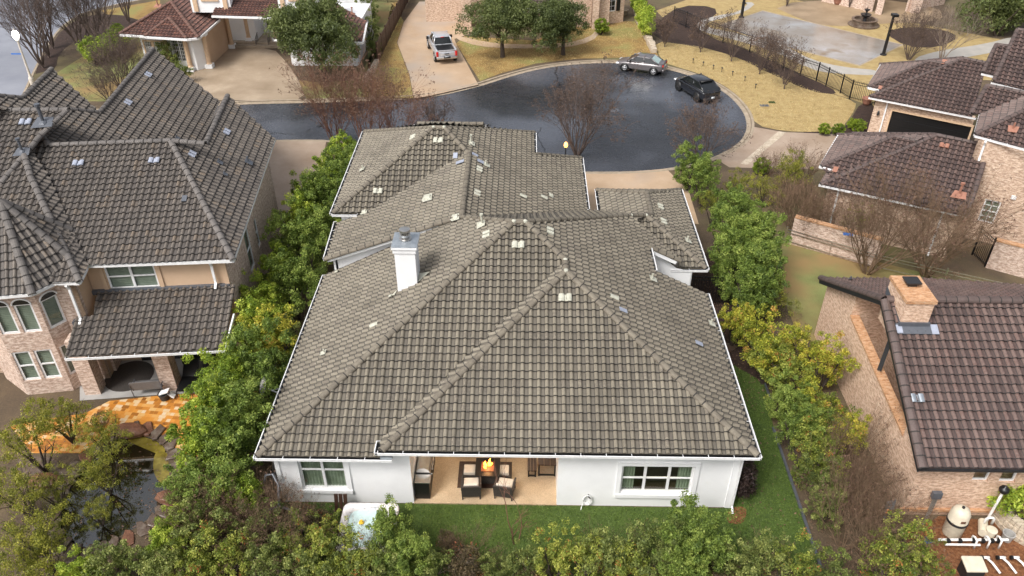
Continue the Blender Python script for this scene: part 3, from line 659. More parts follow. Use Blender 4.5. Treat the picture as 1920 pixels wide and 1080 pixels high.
    # vents
    for pl, x, y, k, m, s in ((Sp, 972, 461, 'pair', 'vent_cream', 1), (WSp, 1060, 560, 'pair', 'vent_cream', 1), (NS, 822, 265, 'pair', 'vent_cream', 1),
        (Wp, 914, 442, 'pair', 'vent_cream', 1), (Ep, 1029, 435, 'pair', 'vent_cream', 1), (ME, 897, 319, 'pair', 'vent_cream', 1), (ME, 893, 364, 'pair', 'vent_cream', 1),
        (NW, 776, 259, 'pair', 'vent_cream', 1), (GE, 1236, 389, 'pair', 'vent_cream', 1), (GE, 1242, 417, 'pair', 'vent_cream', 1), (MW, 804, 374, 'patch', 'vent_cream', 1.1),
        (Wp, 905, 425, 'pipe', 'vent_cream', 1.1), (ME, 882, 272, 'pipe', 'vent_cream', 1), (ME, 910, 313, 'stub', 'vent_cream', 1.2), (GE, 1287, 455, 'stub', 'vent_cream', 1.2),
        (Ep, 1221, 527, 'stub', 'vent_cream', 1.2), (Ep, 1149, 560, 'single', 'vent_cream', 1.2), (Ep, 1331, 611, 'stub', 'vent_cream', 1.1), (Wp, 704, 612, 'single', 'vent_cream', 1.1),
        (Wp, 610, 666, 'stub', 'vent_cream', .9), (NW, 682, 321, 'stub', 'vent_cream', 1.1), (NS, 709, 360, 'pair', 'vent_cream', .95), (ME, 979, 370, 'single', 'vent_cream', 1.2),
        (ME, 1018, 372, 'single', 'vent_cream', 1.2), (ME, 1031, 369, 'patch', 'vent_cream', .6), (Ep, 1166, 585, 'tile', 'vent_blue', 1), (Ep, 1308, 647, 'tile', 'vent_blue', 1),
        (MW, 864, 307, 'tile', 'vent_blue', 1.3), (ME, 889, 293, 'tile', 'vent_blue', 1), (ME, 900, 306, 'tile', 'vent_blue', 1.2), (NS, 854, 294, 'tile', 'vent_blue', 1), (MW, 856, 411, 'patch', 'vent_cream', .9),
        (MW, 685, 400, 'patch', 'vent_cream', .8), (Wp, 735, 559, 'stub', 'vent_cream', .5), (Wp, 634, 513, 'stub', 'vent_cream', .6)):
        vent(ro, pl, x, y, k, m, s)
    # chimney
    ch = MB(); b = Wp.px(745, 552); cx0, cx1 = -5.12, -4.3; cy0, cy1 = 26.55, 27.55
    ch.box(((cx0+cx1)/2, (cy0+cy1)/2, 5.9), (cx1-cx0, cy1-cy0, 2.7)); cho = ch.build("chimney", M['stucco'], ro)
    k = MB(); k.box(((cx0+cx1)/2, (cy0+cy1)/2, 7.16), (cx1-cx0+.1, cy1-cy0+.1, .2)).box(((cx0+cx1)/2, (cy0+cy1)/2, 7.3), (cx1-cx0+.2, cy1-cy0+.2, .1)); k.build("crown_moulding", M['stucco'], cho)
    pz = 7.36; k = MB(); cc = V((cx0+cx1)/2, (cy0+cy1)/2, pz); e = [cc+V(sx*(cx1-cx0+.2)/2, sy*(cy1-cy0+.2)/2, 0) for sx, sy in ((-1, -1), (1, -1), (1, 1), (-1, 1))]
    for i in range(4): k.poly([e[i], e[(i+1) % 4], cc+V(0, 0, .09)])
    k.build("chimney_pan", M['zinc'], cho)
    k = MB().lathe(cc, [(.2, .02), (.26, .1), (.2, .12), (.14, .14), (.14, .3)], 24); k.lathe(cc+V(0, 0, .2), [(.2, .0), (.22, .1)], 24)
    for i in range(12):
        a = math.tau*i/12; k.bar(cc+V(math.cos(a)*.2, math.sin(a)*.2, .3), cc+V(math.cos(a)*.2, math.sin(a)*.2, .46), .02, .02)
    k.lathe(cc+V(0, 0, .42), [(.215, 0), (.215, .08), (.1, .11)], 24); k.build("flue_cap", M['steel'], cho)
    k = Multi(); k.poly([b+V(-.25, -.1, 0), b+V(0, -.05, .25), b+V(.05, -.02, .3), b+V(-.1, -.12, .06)]); p5 = Wp.xy(cx1+.02, cy0+.05)+V(0, 0, .1)
    k.poly([p5, p5+V(.45, .35, .28), p5+V(.0, .6, .05)]); k.build("flashing", M['vent_cream'], cho)
    # gutters
    g = Multi(); dk = Multi()
    for p_, q_, o_ in ((V(-9.38, 19.49, 2.96), V(-4.55, 19.49, 2.96), V(0, -1, 0)), (V(-5.03, 19.49, 3.3), V(8.28, 19.49, 3.3), V(0, -1, 0)), (V(-9.31, 19.38, 2.96), V(-9.31, 30.9, 2.96), V(-1, 0, 0)),
        (V(8.2, 19.38, 3.3), V(8.2, 29.2, 3.3), V(1, 0, 0)), (V(-9.1, 30.7, 4.0), V(-9.27, 34.1, 4.0), V(-1, 0, 0)), (V(-9.45, 34.1, 4.46), V(-8.2, 34.1, 4.46), V(0, -1, 0)), (V(-9.43, 34.1, 4.46), V(-9.5, 43.9, 4.46), V(-1, 0, 0)),
        (V(.55, 41, 4.46), V(.55, 43.9, 4.46), V(1, 0, 0)), (V(3.38, 37.3, 3.02), V(3.38, 43.6, 3.02), V(1, 0, 0)), (V(4.08, 37, 3.05), V(4.08, 39.5, 3.05), V(-1, 0, 0)), (V(8.63, 31.4, 3.15), V(8.63, 39.4, 3.15), V(1, 0, 0)),
        (V(6.95, 31.45, 3.15), V(8.7, 31.45, 3.15), V(0, -1, 0)), (V(5.74, 29.2, 4.55), V(5.74, 31.15, 4.55), V(1, 0, 0)), (V(-5.0, 19.38, 3.3), V(-5.0, 19.95, 3.3), V(-1, 0, 0)), (q[2]+V(.05, -.1, -.1), q[1]+V(.05, 0, -.1), V(1, 0, 0)), (q[3]+V(-.05, -.1, -.1), q[0]+V(-.05, 0, -.1), V(-1, 0, 0))):
        gutter(g, p_, q_, o_, dk)
    go = g.build("gutter", M['white'], H)
    for a_, b_ in zip(dk.l, go): a_.build("gutter_trough", M['black'], b_)
    # walls
    wm = MB(); p0, p1 = (-9.0, 20.0), (7.93, 20.0)
    wl = wpos(p0, p1, 566, 868, 650, 917); wl = (.48+.0, 0, 0, 0) if False else wl
    L1 = (wl[0]-.15, wl[1]+.08, wl[2], 2.72); wr = wpos(p0, p1, 1167, 872, 1294, 926); R1 = (wr[0], wr[1], wr[2], wr[3])
    wall(wm, p0, p1, 0, 3.16, (L1, R1, (4.95, 10.34, 0, 3.06)))
    wm.build("wall", M['stucco'], H)
    s_ = MB()
    wall(s_, (-9.0, 31.0), (-9.0, 20.0+.23), 0, 3.0); s_.build("wall", M['stucco'], H)
    s_ = MB(); wall(s_, (7.93, 20.23), (7.93, 29.0), 0, 3.1); s_.build("wall", M['stucco'], H)
    # base reveal and left-corner trims
    t_ = Multi(); t_.box((-8.93, 19.98, 1.5), (.16, .05, 2.96)); t_.box((7.8, 19.975, 1.5), (.3, .05, 2.96)); t_.build("trim", M['stucco'], H)
    window(H, p0, p1, *L1, cols=2, trim=.16, blind='curtain', fw=.075)
    window(H, p0, p1, *R1, cols=3, trim=.17, blind='curtain', sides=True, fw=.075, inset=.1)
    l = bpy.data.lights.new('room_lamp', 'POINT'); l.energy = 30; l.color = (1, .8, .55); l.shadow_soft_size = .2; lo = bpy.data.objects.new('room_lamp', l); COL.objects.link(lo); lo.parent = H; lo.location = V(5.4, 20.85, 2.3)-wloc(H)
    # soffits
    s_ = Multi(); s_.box((1.65, 19.76, 3.17), (13.1, .44, .03)); s_.box((-7.2, 19.76, 2.86), (4.3, .44, .03)); s_.box((-9.17, 25.3, 2.86), (.24, 11.2, .03)); s_.box((8.06, 24.5, 3.16), (.24, 9.6, .03)); s_.build("soffit", M['white'], H)
    # white walls between the roof levels
    s_ = MB(); s_.poly([Wp.xy(-8.75, 30.95), Wp.xy(-3.6, 30.95), MW.xy(-3.6, 30.95)+V(0, 0, -.02), MW.xy(-8.75, 30.95)+V(0, 0, -.05)])
    s_.bar(MW.xy(-8.95, 30.7)+V(0, 0, -.08), MW.xy(-3.2, 30.7)+V(0, 0, -.08), .05, .17); s_.bar(MW.xy(-9.05, 30.85)+V(0, 0, -.14), MW.xy(-3.3, 30.85)+V(0, 0, -.14), .3, .04)
    s_.box((-8.75, 33, 2.0), (.2, 4.1, 3.9)).box((-9.0, 39.2, 2.2), (.2, 9.6, 4.4)).box((-4.4, 43.6, 2.2), (9.2, .2, 4.4)).box((-7.5, 34.5, 4.2), (2.8, .2, .4))
    s_.build("wall", M['stucco'], H)
    s_ = MB(); s_.poly([V(5.8, 31.35, 3.9), V(5.8, 31.35, .0), V(7.95, 31.35, 0), V(7.95, 31.35, 3.1), V(7.2, 31.35, 3.3), V(5.8, 31.35, 4.5)])
    s_.bar(Ep.xy(5.72, 31.05)+V(0, 0, -.1), Ep.xy(7.1, 31.05)+V(0, 0, -.1), .06, .2); s_.box((7.9, 35.2, 1.5), (.2, 7.6, 3.1)).box((6.35, 39.0, 1.5), (3.9, .2, 3.0)).box((4.45, 38.2, 1.5), (.2, 1.6, 3.0)).box((2.95, 40.3, 1.4), (.2, 6.2, 2.9)).box((1.7, 43.3, 1.4), (2.6, .2, 2.9)).box((3.8, 37.1, 1.4), (1.3, .2, 2.9)).box((6.8, 29.05, 1.5), (2.2, .2, 3)).box((5.6, 30.2, 2.2), (.2, 2.1, 4.4))
    s_.build("wall", M['stucco'], H)
    # covered patio: floor, side walls, back wall, ceiling with lit downlights
    s_ = MB(); wall(s_, (-4.05, 20.23), (-4.05, 26.0), 0, 3.06, t=.15); wall(s_, (1.35, 26.0), (1.35, 20.23), 0, 3.06, t=.15); wall(s_, (-4.2, 26.0), (1.5, 26.0), 0, 3.06); s_.build("wall", M['stucco'], H)
    MB().box((-1.35, 23.15, 3.1), (5.6, 6.0, .06)).build("ceiling", M['stucco'], H)
    MB().prism([(-4.05, 19.97), (1.35, 19.97), (1.35, 26), (-4.05, 26)], .0, .05).build("patio_floor", M['pebble'], H)
    for x, y in ((-2.9, 21.6), (-.4, 21.6), (.6, 22.9), (-2.9, 24.4), (.2, 24.4)):
        d_ = MB().lathe((x, y, 3.03), [(.09, 0), (.08, .03)], 16).build("downlight", M['downlight'], H)
        l = bpy.data.lights.new("downlight_beam", 'SPOT'); l.energy = 34; l.color = (1, .86, .7); l.spot_size = 2.4; l.spot_blend = 1; l.shadow_soft_size = .12
        lo = bpy.data.objects.new("downlight_beam", l); COL.objects.link(lo); lo.parent = d_; lo.location = V(x, y, 3.0)-wloc(H)
    dn = MB(); downspout(dn, (7.9, 19.95, 3.1), 0, V(0, -1, 0), .07); dn.build("downspout", M['white'], H)
    k = MB(); k.box((-4.75, 19.5, 3.06), (.42, .22, .14)); k.build("diverter", M['zinc'], H)
    return H
main_house()
# ================================================================== LEFT HOUSE (turned 6 degrees west of the street grid)
def frame(az):
    a = math.radians(az); E = V(math.cos(a), -math.sin(a), 0); Nn = V(math.sin(a), math.cos(a), 0)
    return (lambda u, v, z=0: E*u+Nn*v+V(0, 0, z)), E, Nn
def prism_box(mb, L, u0, u1, v0, v1, z0, z1):
    mb.obox(L((u0+u1)/2, (v0+v1)/2, (z0+z1)/2), L((u1-u0)/2, 0), L(0, (v1-v0)/2), V(0, 0, (z1-z0)/2)); return mb
def left_house():
    L, E, Nn = frame(-6)
    H = thing("turreted_house", L(-14, 33), "two storey brick house with a round turret and weathered grey tiled roofs", "house")
    C = G(437, 487, 5.55)
    RP = Pl(C, -6, .385); EP = Pl(C, -96, .7); WS = Pl(G(149, 531, 5.55), -6, .4); WE = Pl(G(149, 531, 5.55), -96, .7); E2 = Pl(L(-19.1, 36.7, 8.4), -96, .7)
    r = Roof(tc=.35); px = lambda p, *a: [p.px(*q) for q in a]
    r.face(RP, px(RP, (165, 498), (437, 488), (320, 265), (92, 276), (77, 254), (60, 285)))
    r.face(EP, px(EP, (437, 488), (515, 262), (427, 180), (385, 272), (320, 265)))
    r.face(E2, px(E2, (92, 276), (330, 268), (372, 272), (412, 192), (287, 92), (187, 212), (127, 206), (77, 254)))
    r.face(E2, px(E2, (-40, 178), (42, 185), (97, 130), (188, 213), (127, 207), (-40, 207)))
    r2a = EP.px(385, 272); r2b = EP.px(427, 180)
    W2 = Pl(r2a, 84, 1.3); va = W2.px(366, 266); vb = W2.px(409, 191)
    r.face(W2, [r2a, r2b, vb, va, W2.px(372, 273)])
    r.face(WS, px(WS, (149, 530), (57, 331), (47, 291), (77, 254), (127, 207), (-40, 208), (-60, 420), (20, 470), (85, 480), (90, 531)))
    r.face(WE, px(WE, (47, 292), (60, 285), (91, 331), (149, 464), (165, 499), (149, 530), (57, 331)))
    # far slopes that close the ridges
    ra, rb = RP.px(92, 276), RP.px(320, 265)
    BN = Pl(ra, 174, .6); r.face(BN, [ra, rb, rb+Nn*3-V(0, 0, 1.8), ra+Nn*3-V(0, 0, 1.8)])
    r1a, r1b = E2.px(187, 212), E2.px(287, 92); BW = Pl(r1a, 84, .9); r.face(BW, [r1a, r1b, r1b-E*2.4-V(0, 0, 2.2), r1a-E*2.4-V(0, 0, 2.2)])
    r3a, r3b = E2.px(42, 185), E2.px(97, 130); BW = Pl(r3a, 84, .9); r.face(BW, [r3a, r3b, r3b-E*2.4-V(0, 0, 2.2), r3a-E*2.4-V(0, 0, 2.2)])
    # turret cone
    tc = (-18.2, 30.2); TR = 2.87; tz = 8.35; ap = L(*tc, tz); ang = [math.radians(-63.2+45*k) for k in range(-2, 3)]
    tv = [L(tc[0]+TR*math.cos(a), tc[1]+TR*math.sin(a), 5.5) for a in ang]
    for i in range(4):
        a, b = tv[i], tv[i+1]; m = (a+b)/2; up = ap-m; r.face(Pl(a, math.degrees(math.atan2(up.x, up.y)), (tz-5.5)/math.hypot(up.x, up.y)), [a, b, ap])
    # patio roof
    pe = G(125, 670, 2.98); q = G(415, 655, 2.98); PP = Pl(q, -6, .32)
    r.face(PP, px(PP, (124, 669), (420, 654.5), (441, 535), (182, 549), (177, 592), (143, 596)))
    ro = r.build("roof", M['roof_gray'], H)
    c = Multi(); capk = dict(r=.14)
    for pl, *pp in ((RP, (437, 488), (320, 265)), (RP, (320, 265), (95, 273)), (RP, (320, 265), (383, 270)), (EP, (385, 272), (427, 180)), (E2, (187, 212), (287, 92)), (E2, (42, 185), (97, 130)), (E2, (127, 206), (187, 212)), (E2, (-30, 178), (42, 185)),
        (WE, (149, 528), (57, 331)), (WE, (57, 331), (46, 292)), (WS, (46, 292), (-30, 384)), (WS, (46, 292), (78, 254)), (WS, (78, 254), (127, 207)), (WS, (127, 207), (-30, 208)), (RP, (78, 255), (92, 275))):
        caps(c, px(pl, *pp), **capk)
    for t in tv[1:]: caps(c, [ap, t], .15)
    c.build("ridge_tiles", M['cap_gray'], ro); joints(ro)
    MB().lathe(ap+V(0, 0, -.35), [(.42, 0), (.2, .22), (.06, .42)], 12).build("turret_cap", M['cap_gray'], ro)
    for pl, x, y, k, m, s in ((RP, 148, 308, 'pair', 'vent_blue', 1), (RP, 290, 303, 'pair', 'vent_blue', 1), (RP, 347, 375, 'tile', 'lead', 1), (WS, 49, 231, 'pair', 'vent_blue', 1.1), (E2, 277, 142, 'pair', 'vent_blue', 1.1), (E2, 239, 194, 'pair', 'vent_blue', 1.1),
        (EP, 424, 249, 'pair', 'vent_blue', 1), (EP, 359, 291, 'pair', 'vent_blue', 1), (EP, 464, 307, 'stub', 'lead', 1.4), (EP, 410, 308, 'stub', 'lead', 1), (EP, 420, 330, 'stub', 'lead', .8), (E2, 331, 262, 'stub', 'lead', .9), (WS, 83, 233, 'pipe', 'lead', 1.9), (WS, 44, 288, 'pipe', 'lead', 1.4)):
        vent(ro, pl, x, y, k, m, s)
    # gutters and fascia
    g = Multi(); ez = V(0, 0, -.04)
    g.bar(G(165, 497, 5.5)-Nn*.06, G(440, 487, 5.5)-Nn*.06, .12, .16); g.bar(G(438, 487, 5.5), G(515, 262, 5.5), .1, .13); g.bar(G(149, 531, 5.5), G(100, 531, 5.5), .1, .14); g.bar(G(149, 531, 5.5), G(163, 503, 5.5), .1, .14)
    for a, b in zip(tv[:-1], tv[1:]): g.bar(a+ez, b+ez, .1, .14)
    g.bar(PP.px(437, 590)+E*.05, PP.px(420, 655)+E*.05, .06, .14)
    gutter(g, G(124, 671, 2.95), G(424, 655.5, 2.95), -Nn, None)
    downspout(g, L(-15.85, 28.45, 5.4), 3.4, -Nn, .1); downspout(g, L(-10.4, 29.75, 5.4), 4.0, -Nn, .1)
    g.build("gutter", M['white'], H)
    # brick east wall with arched and slim windows
    p, q = L(-9.85, 29.9), L(-9.85, 41); w1 = wpos(p, q, 467, 488, 480, 425); w2 = wpos(p, q, 492, 475, 499, 437)
    h1 = (w1[0], w1[0]+.95, 2.2, 4.4); h2 = (5.6, 6.2, 2.3, 3.9)
    s = MB(); wall(s, p, q, 0, 5.5, (h1, h2)); s.build("wall", M['brick_pink'], H); window(H, p, q, *h1, cols=1, rows=2, blind='blind'); window(H, p, q, *h2, cols=1, rows=2, blind='blind')
    # peach rear wall and its return
    p, q = L(-15.7, 29.85), L(-9.85, 29.85); wn = (.75, 2.85, 4.02, 5.3)
    s = MB(); wall(s, p, q, 0, 5.5, (wn,)); s.build("wall", M['cream_wall'], H); s = MB(); wall(s, L(-15.7, 28.62), L(-15.7, 29.82), 0, 5.5); s.build("wall", M['cream_wall'], H)
    window(H, p, q, *wn, cols=2, rows=2, trim=.0, blind='slats', fw=.08); s = Multi()
    for x in (.62, 2.98): s.obox(p+E*x-Nn*.03+V(0, 0, 4.68), E*.09, Nn*.03, V(0, 0, .72))
    s.obox(p+E*5.75-Nn*.03+V(0, 0, 4.68), E*.1, Nn*.03, V(0, 0, .72)); s.build("trim", M['cream_wall'], H)
    s = MB(); s.bar(p+V(0, 0, 3.98)-Nn*.08, q+V(0, 0, 3.98)-Nn*.08, .16, .2); s.box(L(-15.95, 28.5, 3.35), (.6, .3, .2), 6); s.build("flashing", M['lead'], H)
    # turret walls with arched windows
    wv = [L(tc[0]+(TR-.38)*math.cos(a), tc[1]+(TR-.38)*math.sin(a)) for a in ang]
    def sc_(i, x, y): h = wpos(wv[i], wv[i+1], x, y, x, y); return h[0]
    specs = {0: [], 1: [], 2: [], 3: []}
    for i, x, y, x2, y2 in ((1, 13, 600, 41, 674), (1, 54, 595, 80, 668), (2, 102, 582, 122, 640)):
        c0_, c1_ = sc_(i, x, y), sc_(i, x2, y2); Lw = (wv[i+1]-wv[i]).length; cc_ = min(max((c0_+c1_)/2, .45), Lw-.45)
        specs[i] += [(cc_-.36, cc_+.36, 3.35, 4.8, 1), (cc_-.36, cc_+.36, .8, 2.4, 0)]
    specs[0] = [(.8, 1.4, 3.35, 4.8, 1)]
    s = MB(); arch = []
    for i in range(4):
        hs_ = []
        for sp_ in specs[i]:
            hh = sp_[:4]; ar = sp_[4]
            hs_.append(hh); arch.append((i, hh, ar))
        wall(s, wv[i], wv[i+1], 0, 5.5, hs_)
    wall(s, L(-16.6, 28.62), L(-15.7, 28.62), 0, 5.5); s.build("wall", M['brick_pink'], H)
    for i, hh, ar in arch:
        f = window(H, wv[i], wv[i+1], *hh, cols=1, rows=1 if ar else 2, blind='slats', fw=.09)
        if ar:
            d = (wv[i+1]-wv[i]).normalized(); n = V(d.y, -d.x, 0); c0 = wv[i]+d*(hh[0]+hh[1])/2+V(0, 0, hh[3]); k = MB(); rr = (hh[1]-hh[0])/2
            k.poly([c0+n*.03+d*math.cos(math.pi*j/12)*rr+V(0, 0, math.sin(math.pi*j/12)*rr*.75) for j in range(13)]); k.build("fanlight", M['carglass'], f)
            k = MB(); k.tube([c0+n*.03+d*math.cos(math.pi*j/12)*rr+V(0, 0, math.sin(math.pi*j/12)*rr*.75) for j in range(13)], .035, 6); k.build("arch_frame", M['white'], f)
    # hidden core closing the volume
    s = MB(); prism_box(s, L, -20.3, -10.1, 30.3, 41, 0, 4.2); prism_box(s, L, -30, -20.4, 29.5, 41, 0, 4.2); prism_box(s, L, -17.6, -12, 41, 44, 0, 4.0); s.build("wall", M['brick_tan'], H)
    # porch pillars, floor, back wall openings
    s = MB()
    for u, v in ((-12.78, 27.85), (-16.1, 27.9), (-15.9, 29.45)): prism_box(s, L, u-.33, u+.33, v-.33, v+.33, 0, 3.0).build("brick_pillar", M['brick_pink'], H); s = MB()
    MB().box(L(-13, 29.7, 1.2), (3.2, .04, 2.2), 6).build("patio_door", M['carglass'], H)
    return L, E, Nn
LH, LE, LN = left_house()
# ================================================================== RIGHT REAR HOUSE (turned 30 degrees east)
def right_house():
    az = 30; U = az2(az); Eu = az2(az+90)
    H = thing("garage_house", V(26, 44, 0), "brick house with dark brown hip roofs and a wide black garage door", "house")
    r = Roof(tc=.35); px = lambda p, *a: [p.px(*q) for q in a]
    S1 = Pl(G(1536, 346, 3), az, .45); F1 = Pl(G(1538, 312, 3.3), az, .45); W1 = Pl(G(1538, 312, 3.3), az+90, .45)
    r.face(S1, px(S1, (1538, 346), (1812, 405), (1844, 307), (1822, 297), (1832, 270), (1757, 254), (1563, 326)))
    r.face(F1, px(F1, (1538, 312), (1677, 256), (1719, 264), (1730, 268), (1563, 336)))
    r.face(W1, px(W1, (1537, 312), (1571, 254), (1600, 251), (1677, 256)))
    N1 = Pl(S1.px(1538, 346), az+90, .45); r.face(N1, px(N1, (1598, 251), (1757, 254), (1717, 265), (1677, 256)))
    W1b = Pl(S1.px(1538, 346), az+90, .45); r.face(W1b, px(W1b, (1536, 346), (1549, 325), (1563, 322), (1560, 338)))
    a, b = S1.px(1757, 254), S1.px(1834, 269); B1 = Pl(a, az+180, .45); r.face(B1, [a, b, b+U*4-V(0, 0, 1.8), a+U*4-V(0, 0, 1.8)])
    S2 = Pl(G(1629, 182, 3), az, .45); F2 = Pl(G(1627, 163, 3.2), az, .45); W2 = Pl(G(1627, 163, 3.2), az+90, .45)
    r.face(S2, px(S2, (1629, 183), (1822, 221), (1851, 119), (1807, 110), (1648, 172)))
    r.face(F2, px(F2, (1627, 164), (1742, 115), (1776, 120), (1785, 121), (1652, 176)))
    r.face(W2, px(W2, (1626, 163), (1651, 121), (1742, 115)))
    N2 = Pl(S2.px(1630, 182), az+90, .45); r.face(N2, px(N2, (1651, 121), (1807, 109), (1776, 121), (1742, 115)))
    a, b = S2.px(1807, 110), S2.px(1850, 120); B2 = Pl(a, az+180, .45); r.face(B2, [a, b, b+U*4-V(0, 0, 1.8), a+U*4-V(0, 0, 1.8)])
    # main block
    c0 = G(1827, 253, 6.0); S3 = Pl(c0, az, .45); W3 = Pl(c0, az+90, .5)
    r.face(S3, px(S3, (1827, 254), (1990, 298), (1990, 175), (1920, 208)))
    r.face(W3, px(W3, (1827, 253), (1836, 214), (1925, 180), (1990, 160), (1990, 175), (1920, 208)))
    S4 = Pl(G(1822, 213, 6.0), az, .45); r.face(S4, px(S4, (1820, 214), (1851, 161), (1990, 188), (1990, 196), (1925, 182), (1836, 214)))
    S5 = Pl(G(1862, 155, 6.6), az, .45); r.face(S5, px(S5, (1860, 155), (1990, 186), (1990, 70), (1908, 56)))
    S6 = Pl(G(1842, 137, 6.3), az, .45); r.face(S6, px(S6, (1840, 137), (1871, 144), (1889, 86), (1868, 84)))
    ro = r.build("roof", M['roof_brown'], H)
    c = Multi()
    for pl, *pp in ((S1, (1540, 346), (1757, 254)), (S1, (1757, 254), (1832, 270)), (F1, (1541, 312), (1677, 256)), (F1, (1677, 256), (1717, 265)), (W1, (1572, 253), (1677, 256)), (N1, (1600, 251), (1755, 253)), (S1, (1844, 307), (1812, 405)),
        (S2, (1632, 181), (1807, 110)), (S2, (1807, 110), (1851, 119)), (F2, (1629, 163), (1742, 115)), (F2, (1742, 115), (1776, 121)), (W2, (1651, 121), (1742, 115)), (N2, (1742, 114), (1805, 109)), (S3, (1829, 252), (1920, 208)), (S3, (1920, 208), (1990, 175)), (S4, (1821, 213), (1851, 161)), (S4, (1851, 161), (1985, 187)), (S5, (1863, 152), (1908, 56)), (S5, (1908, 56), (1985, 66)), (S6, (1843, 136), (1868, 84)), (S6, (1868, 84), (1888, 87))):
        caps(c, px(pl, *pp), .13)
    c.build("ridge_tiles", M['cap_brown'], ro); joints(ro)
    for pl, x, y, k, m, s in ((S1, 1770, 275, 'pair', 'terracotta', 1), (S1, 1797, 368, 'pipe', 'terracotta', 1.5), (S3, 1898, 245, 'stub', 'terracotta', 1.6), (F2, 1770, 118, 'tile', 'terracotta', 1.4), (F1, 1566, 320, 'tile', 'terracotta', 1.2), (S2, 1650, 166, 'tile', 'terracotta', 1)):
        vent(ro, pl, x, y, k, m, s)
    g = Multi()
    for a, b, z, o in (((1536, 346), (1812, 405), 2.96, -U), ((1629, 183), (1830, 222), 2.96, -U), ((1827, 254), (1985, 297), 5.95, -U), ((1858, 155), (1985, 186), 6.55, -U), ((1840, 138), (1871, 145), 6.25, -U)): gutter(g, G(*a, z), G(*b, z), o)
    for a, b, z in (((1537, 313), (1571, 255), 3.26), ((1627, 163), (1651, 122), 3.16), ((1827, 253), (1837, 214), 5.95), ((1537, 313), (1563, 321), 3.26), ((1627, 165), (1648, 170), 3.16)): g.bar(G(*a, z), G(*b, z), .1, .13)
    cw = S1.px(1822, 297)
    downspout(g, V(cw.x, cw.y, 5.9)+Eu*.35-U*.02, 4.75, -U, .1)
    g.build("gutter", M['white'], H)
    # walls: main block
    P0 = V(cw.x, cw.y, 0); s = MB(); q = P0+Eu*12; w1 = wpos(P0, q, 1850, 412, 1867, 377)
    hh = (1.35, 2.15, 1.2, 2.6); wall(s, P0, q, 0, 5.9, (hh,)); wall(s, P0+U*9, P0, 0, 5.9); s.build("wall", M['brick_tan'], H)
    window(H, P0, q, *hh, cols=1, rows=2, grid=(2, 4), blind='blind', fw=.07)
    s = MB(); s.obox(P0+Eu*2.6-U*.04+V(0, 0, 3.05), Eu*.12, U*.04, V(0, 0, .1)); s.build("wall_vent", M['white'], H)
    s = MB(); s.obox(P0+Eu*3.5-U*.04+V(0, 0, 3.05), Eu*.15, U*.04, V(0, 0, .11)); s.build("wall_vent", M['dark'], H)
    # wing 1 walls
    A = G(1536, 346, 3)+Eu*.45+U*.45; A.z = 0; B_ = G(1812, 405, 3)-Eu*.3+U*.45; B_.z = 0
    s = MB(); wall(s, A, B_, 0, 2.95); wall(s, B_, B_+U*4.2, 0, 3.0); wall(s, A+U*5.5, A, 0, 2.95); s.build("wall", M['brick_tan'], H)
    s = MB(); downspout(s, A+Eu*.6+V(0, 0, 2.9), 0, -U, .09); downspout(s, B_-Eu*.8+V(0, 0, 2.9), 0, -U, .09); s.build("downspout", M['white'], H)
    # wing 2 with garage door
    A = G(1629, 183, 3)+Eu*.45+U*.45; A.z = 0; B_ = G(1830, 223, 3)-Eu*.3+U*.45; B_.z = 0; dd = wpos(A, B_, 1656, 240, 1797, 222); d = (1.25, 6.3, 0, 2.25)
    s = MB(); wall(s, A, B_, 0, 2.95, (d,)); wall(s, A+U*6, A, 0, 2.95); s.build("wall", M['brick_tan'], H)
    s = MB(); dn = (B_-A).normalized(); inn = V(-dn.y, dn.x, 0)
    for i in range(4): s.obox(A+dn*(d[0]+d[1])/2+inn*(.12+.012*(i % 2))+V(0, 0, .28+.56*i), dn*(d[1]-d[0])/2, inn*.03, V(0, 0, .274))
    s.build("garage_door", M['black'], H)
    s = MB(); s.obox(A+dn*(d[0]-.06)-inn*.02+V(0, 0, 1.15), dn*.06, inn*.05, V(0, 0, 1.15)).obox(A+dn*(d[1]+.06)-inn*.02+V(0, 0, 1.15), dn*.06, inn*.05, V(0, 0, 1.15)).obox(A+dn*(d[0]+d[1])/2-inn*.02+V(0, 0, 2.32), dn*(d[1]-d[0]+.24)/2, inn*.05, V(0, 0, .06)); s.build("door_frame", M['cream_trim'], H)
    s = MB(); downspout(s, A+dn*.8+V(0, 0, 2.9), 0, -U, .09); s.build("downspout", M['white'], H)
    for t in (.4, 6.75):
        s = MB(); pp = A+dn*t-inn*.12+V(0, 0, 1.75); s.lathe(pp, [(.04, 0), (.1, .05), (.08, .26), (.02, .36)], 8); s.build("wall_lantern", M['dark'], H)
    return U, Eu, P0
RU, REu, RP0 = right_house()
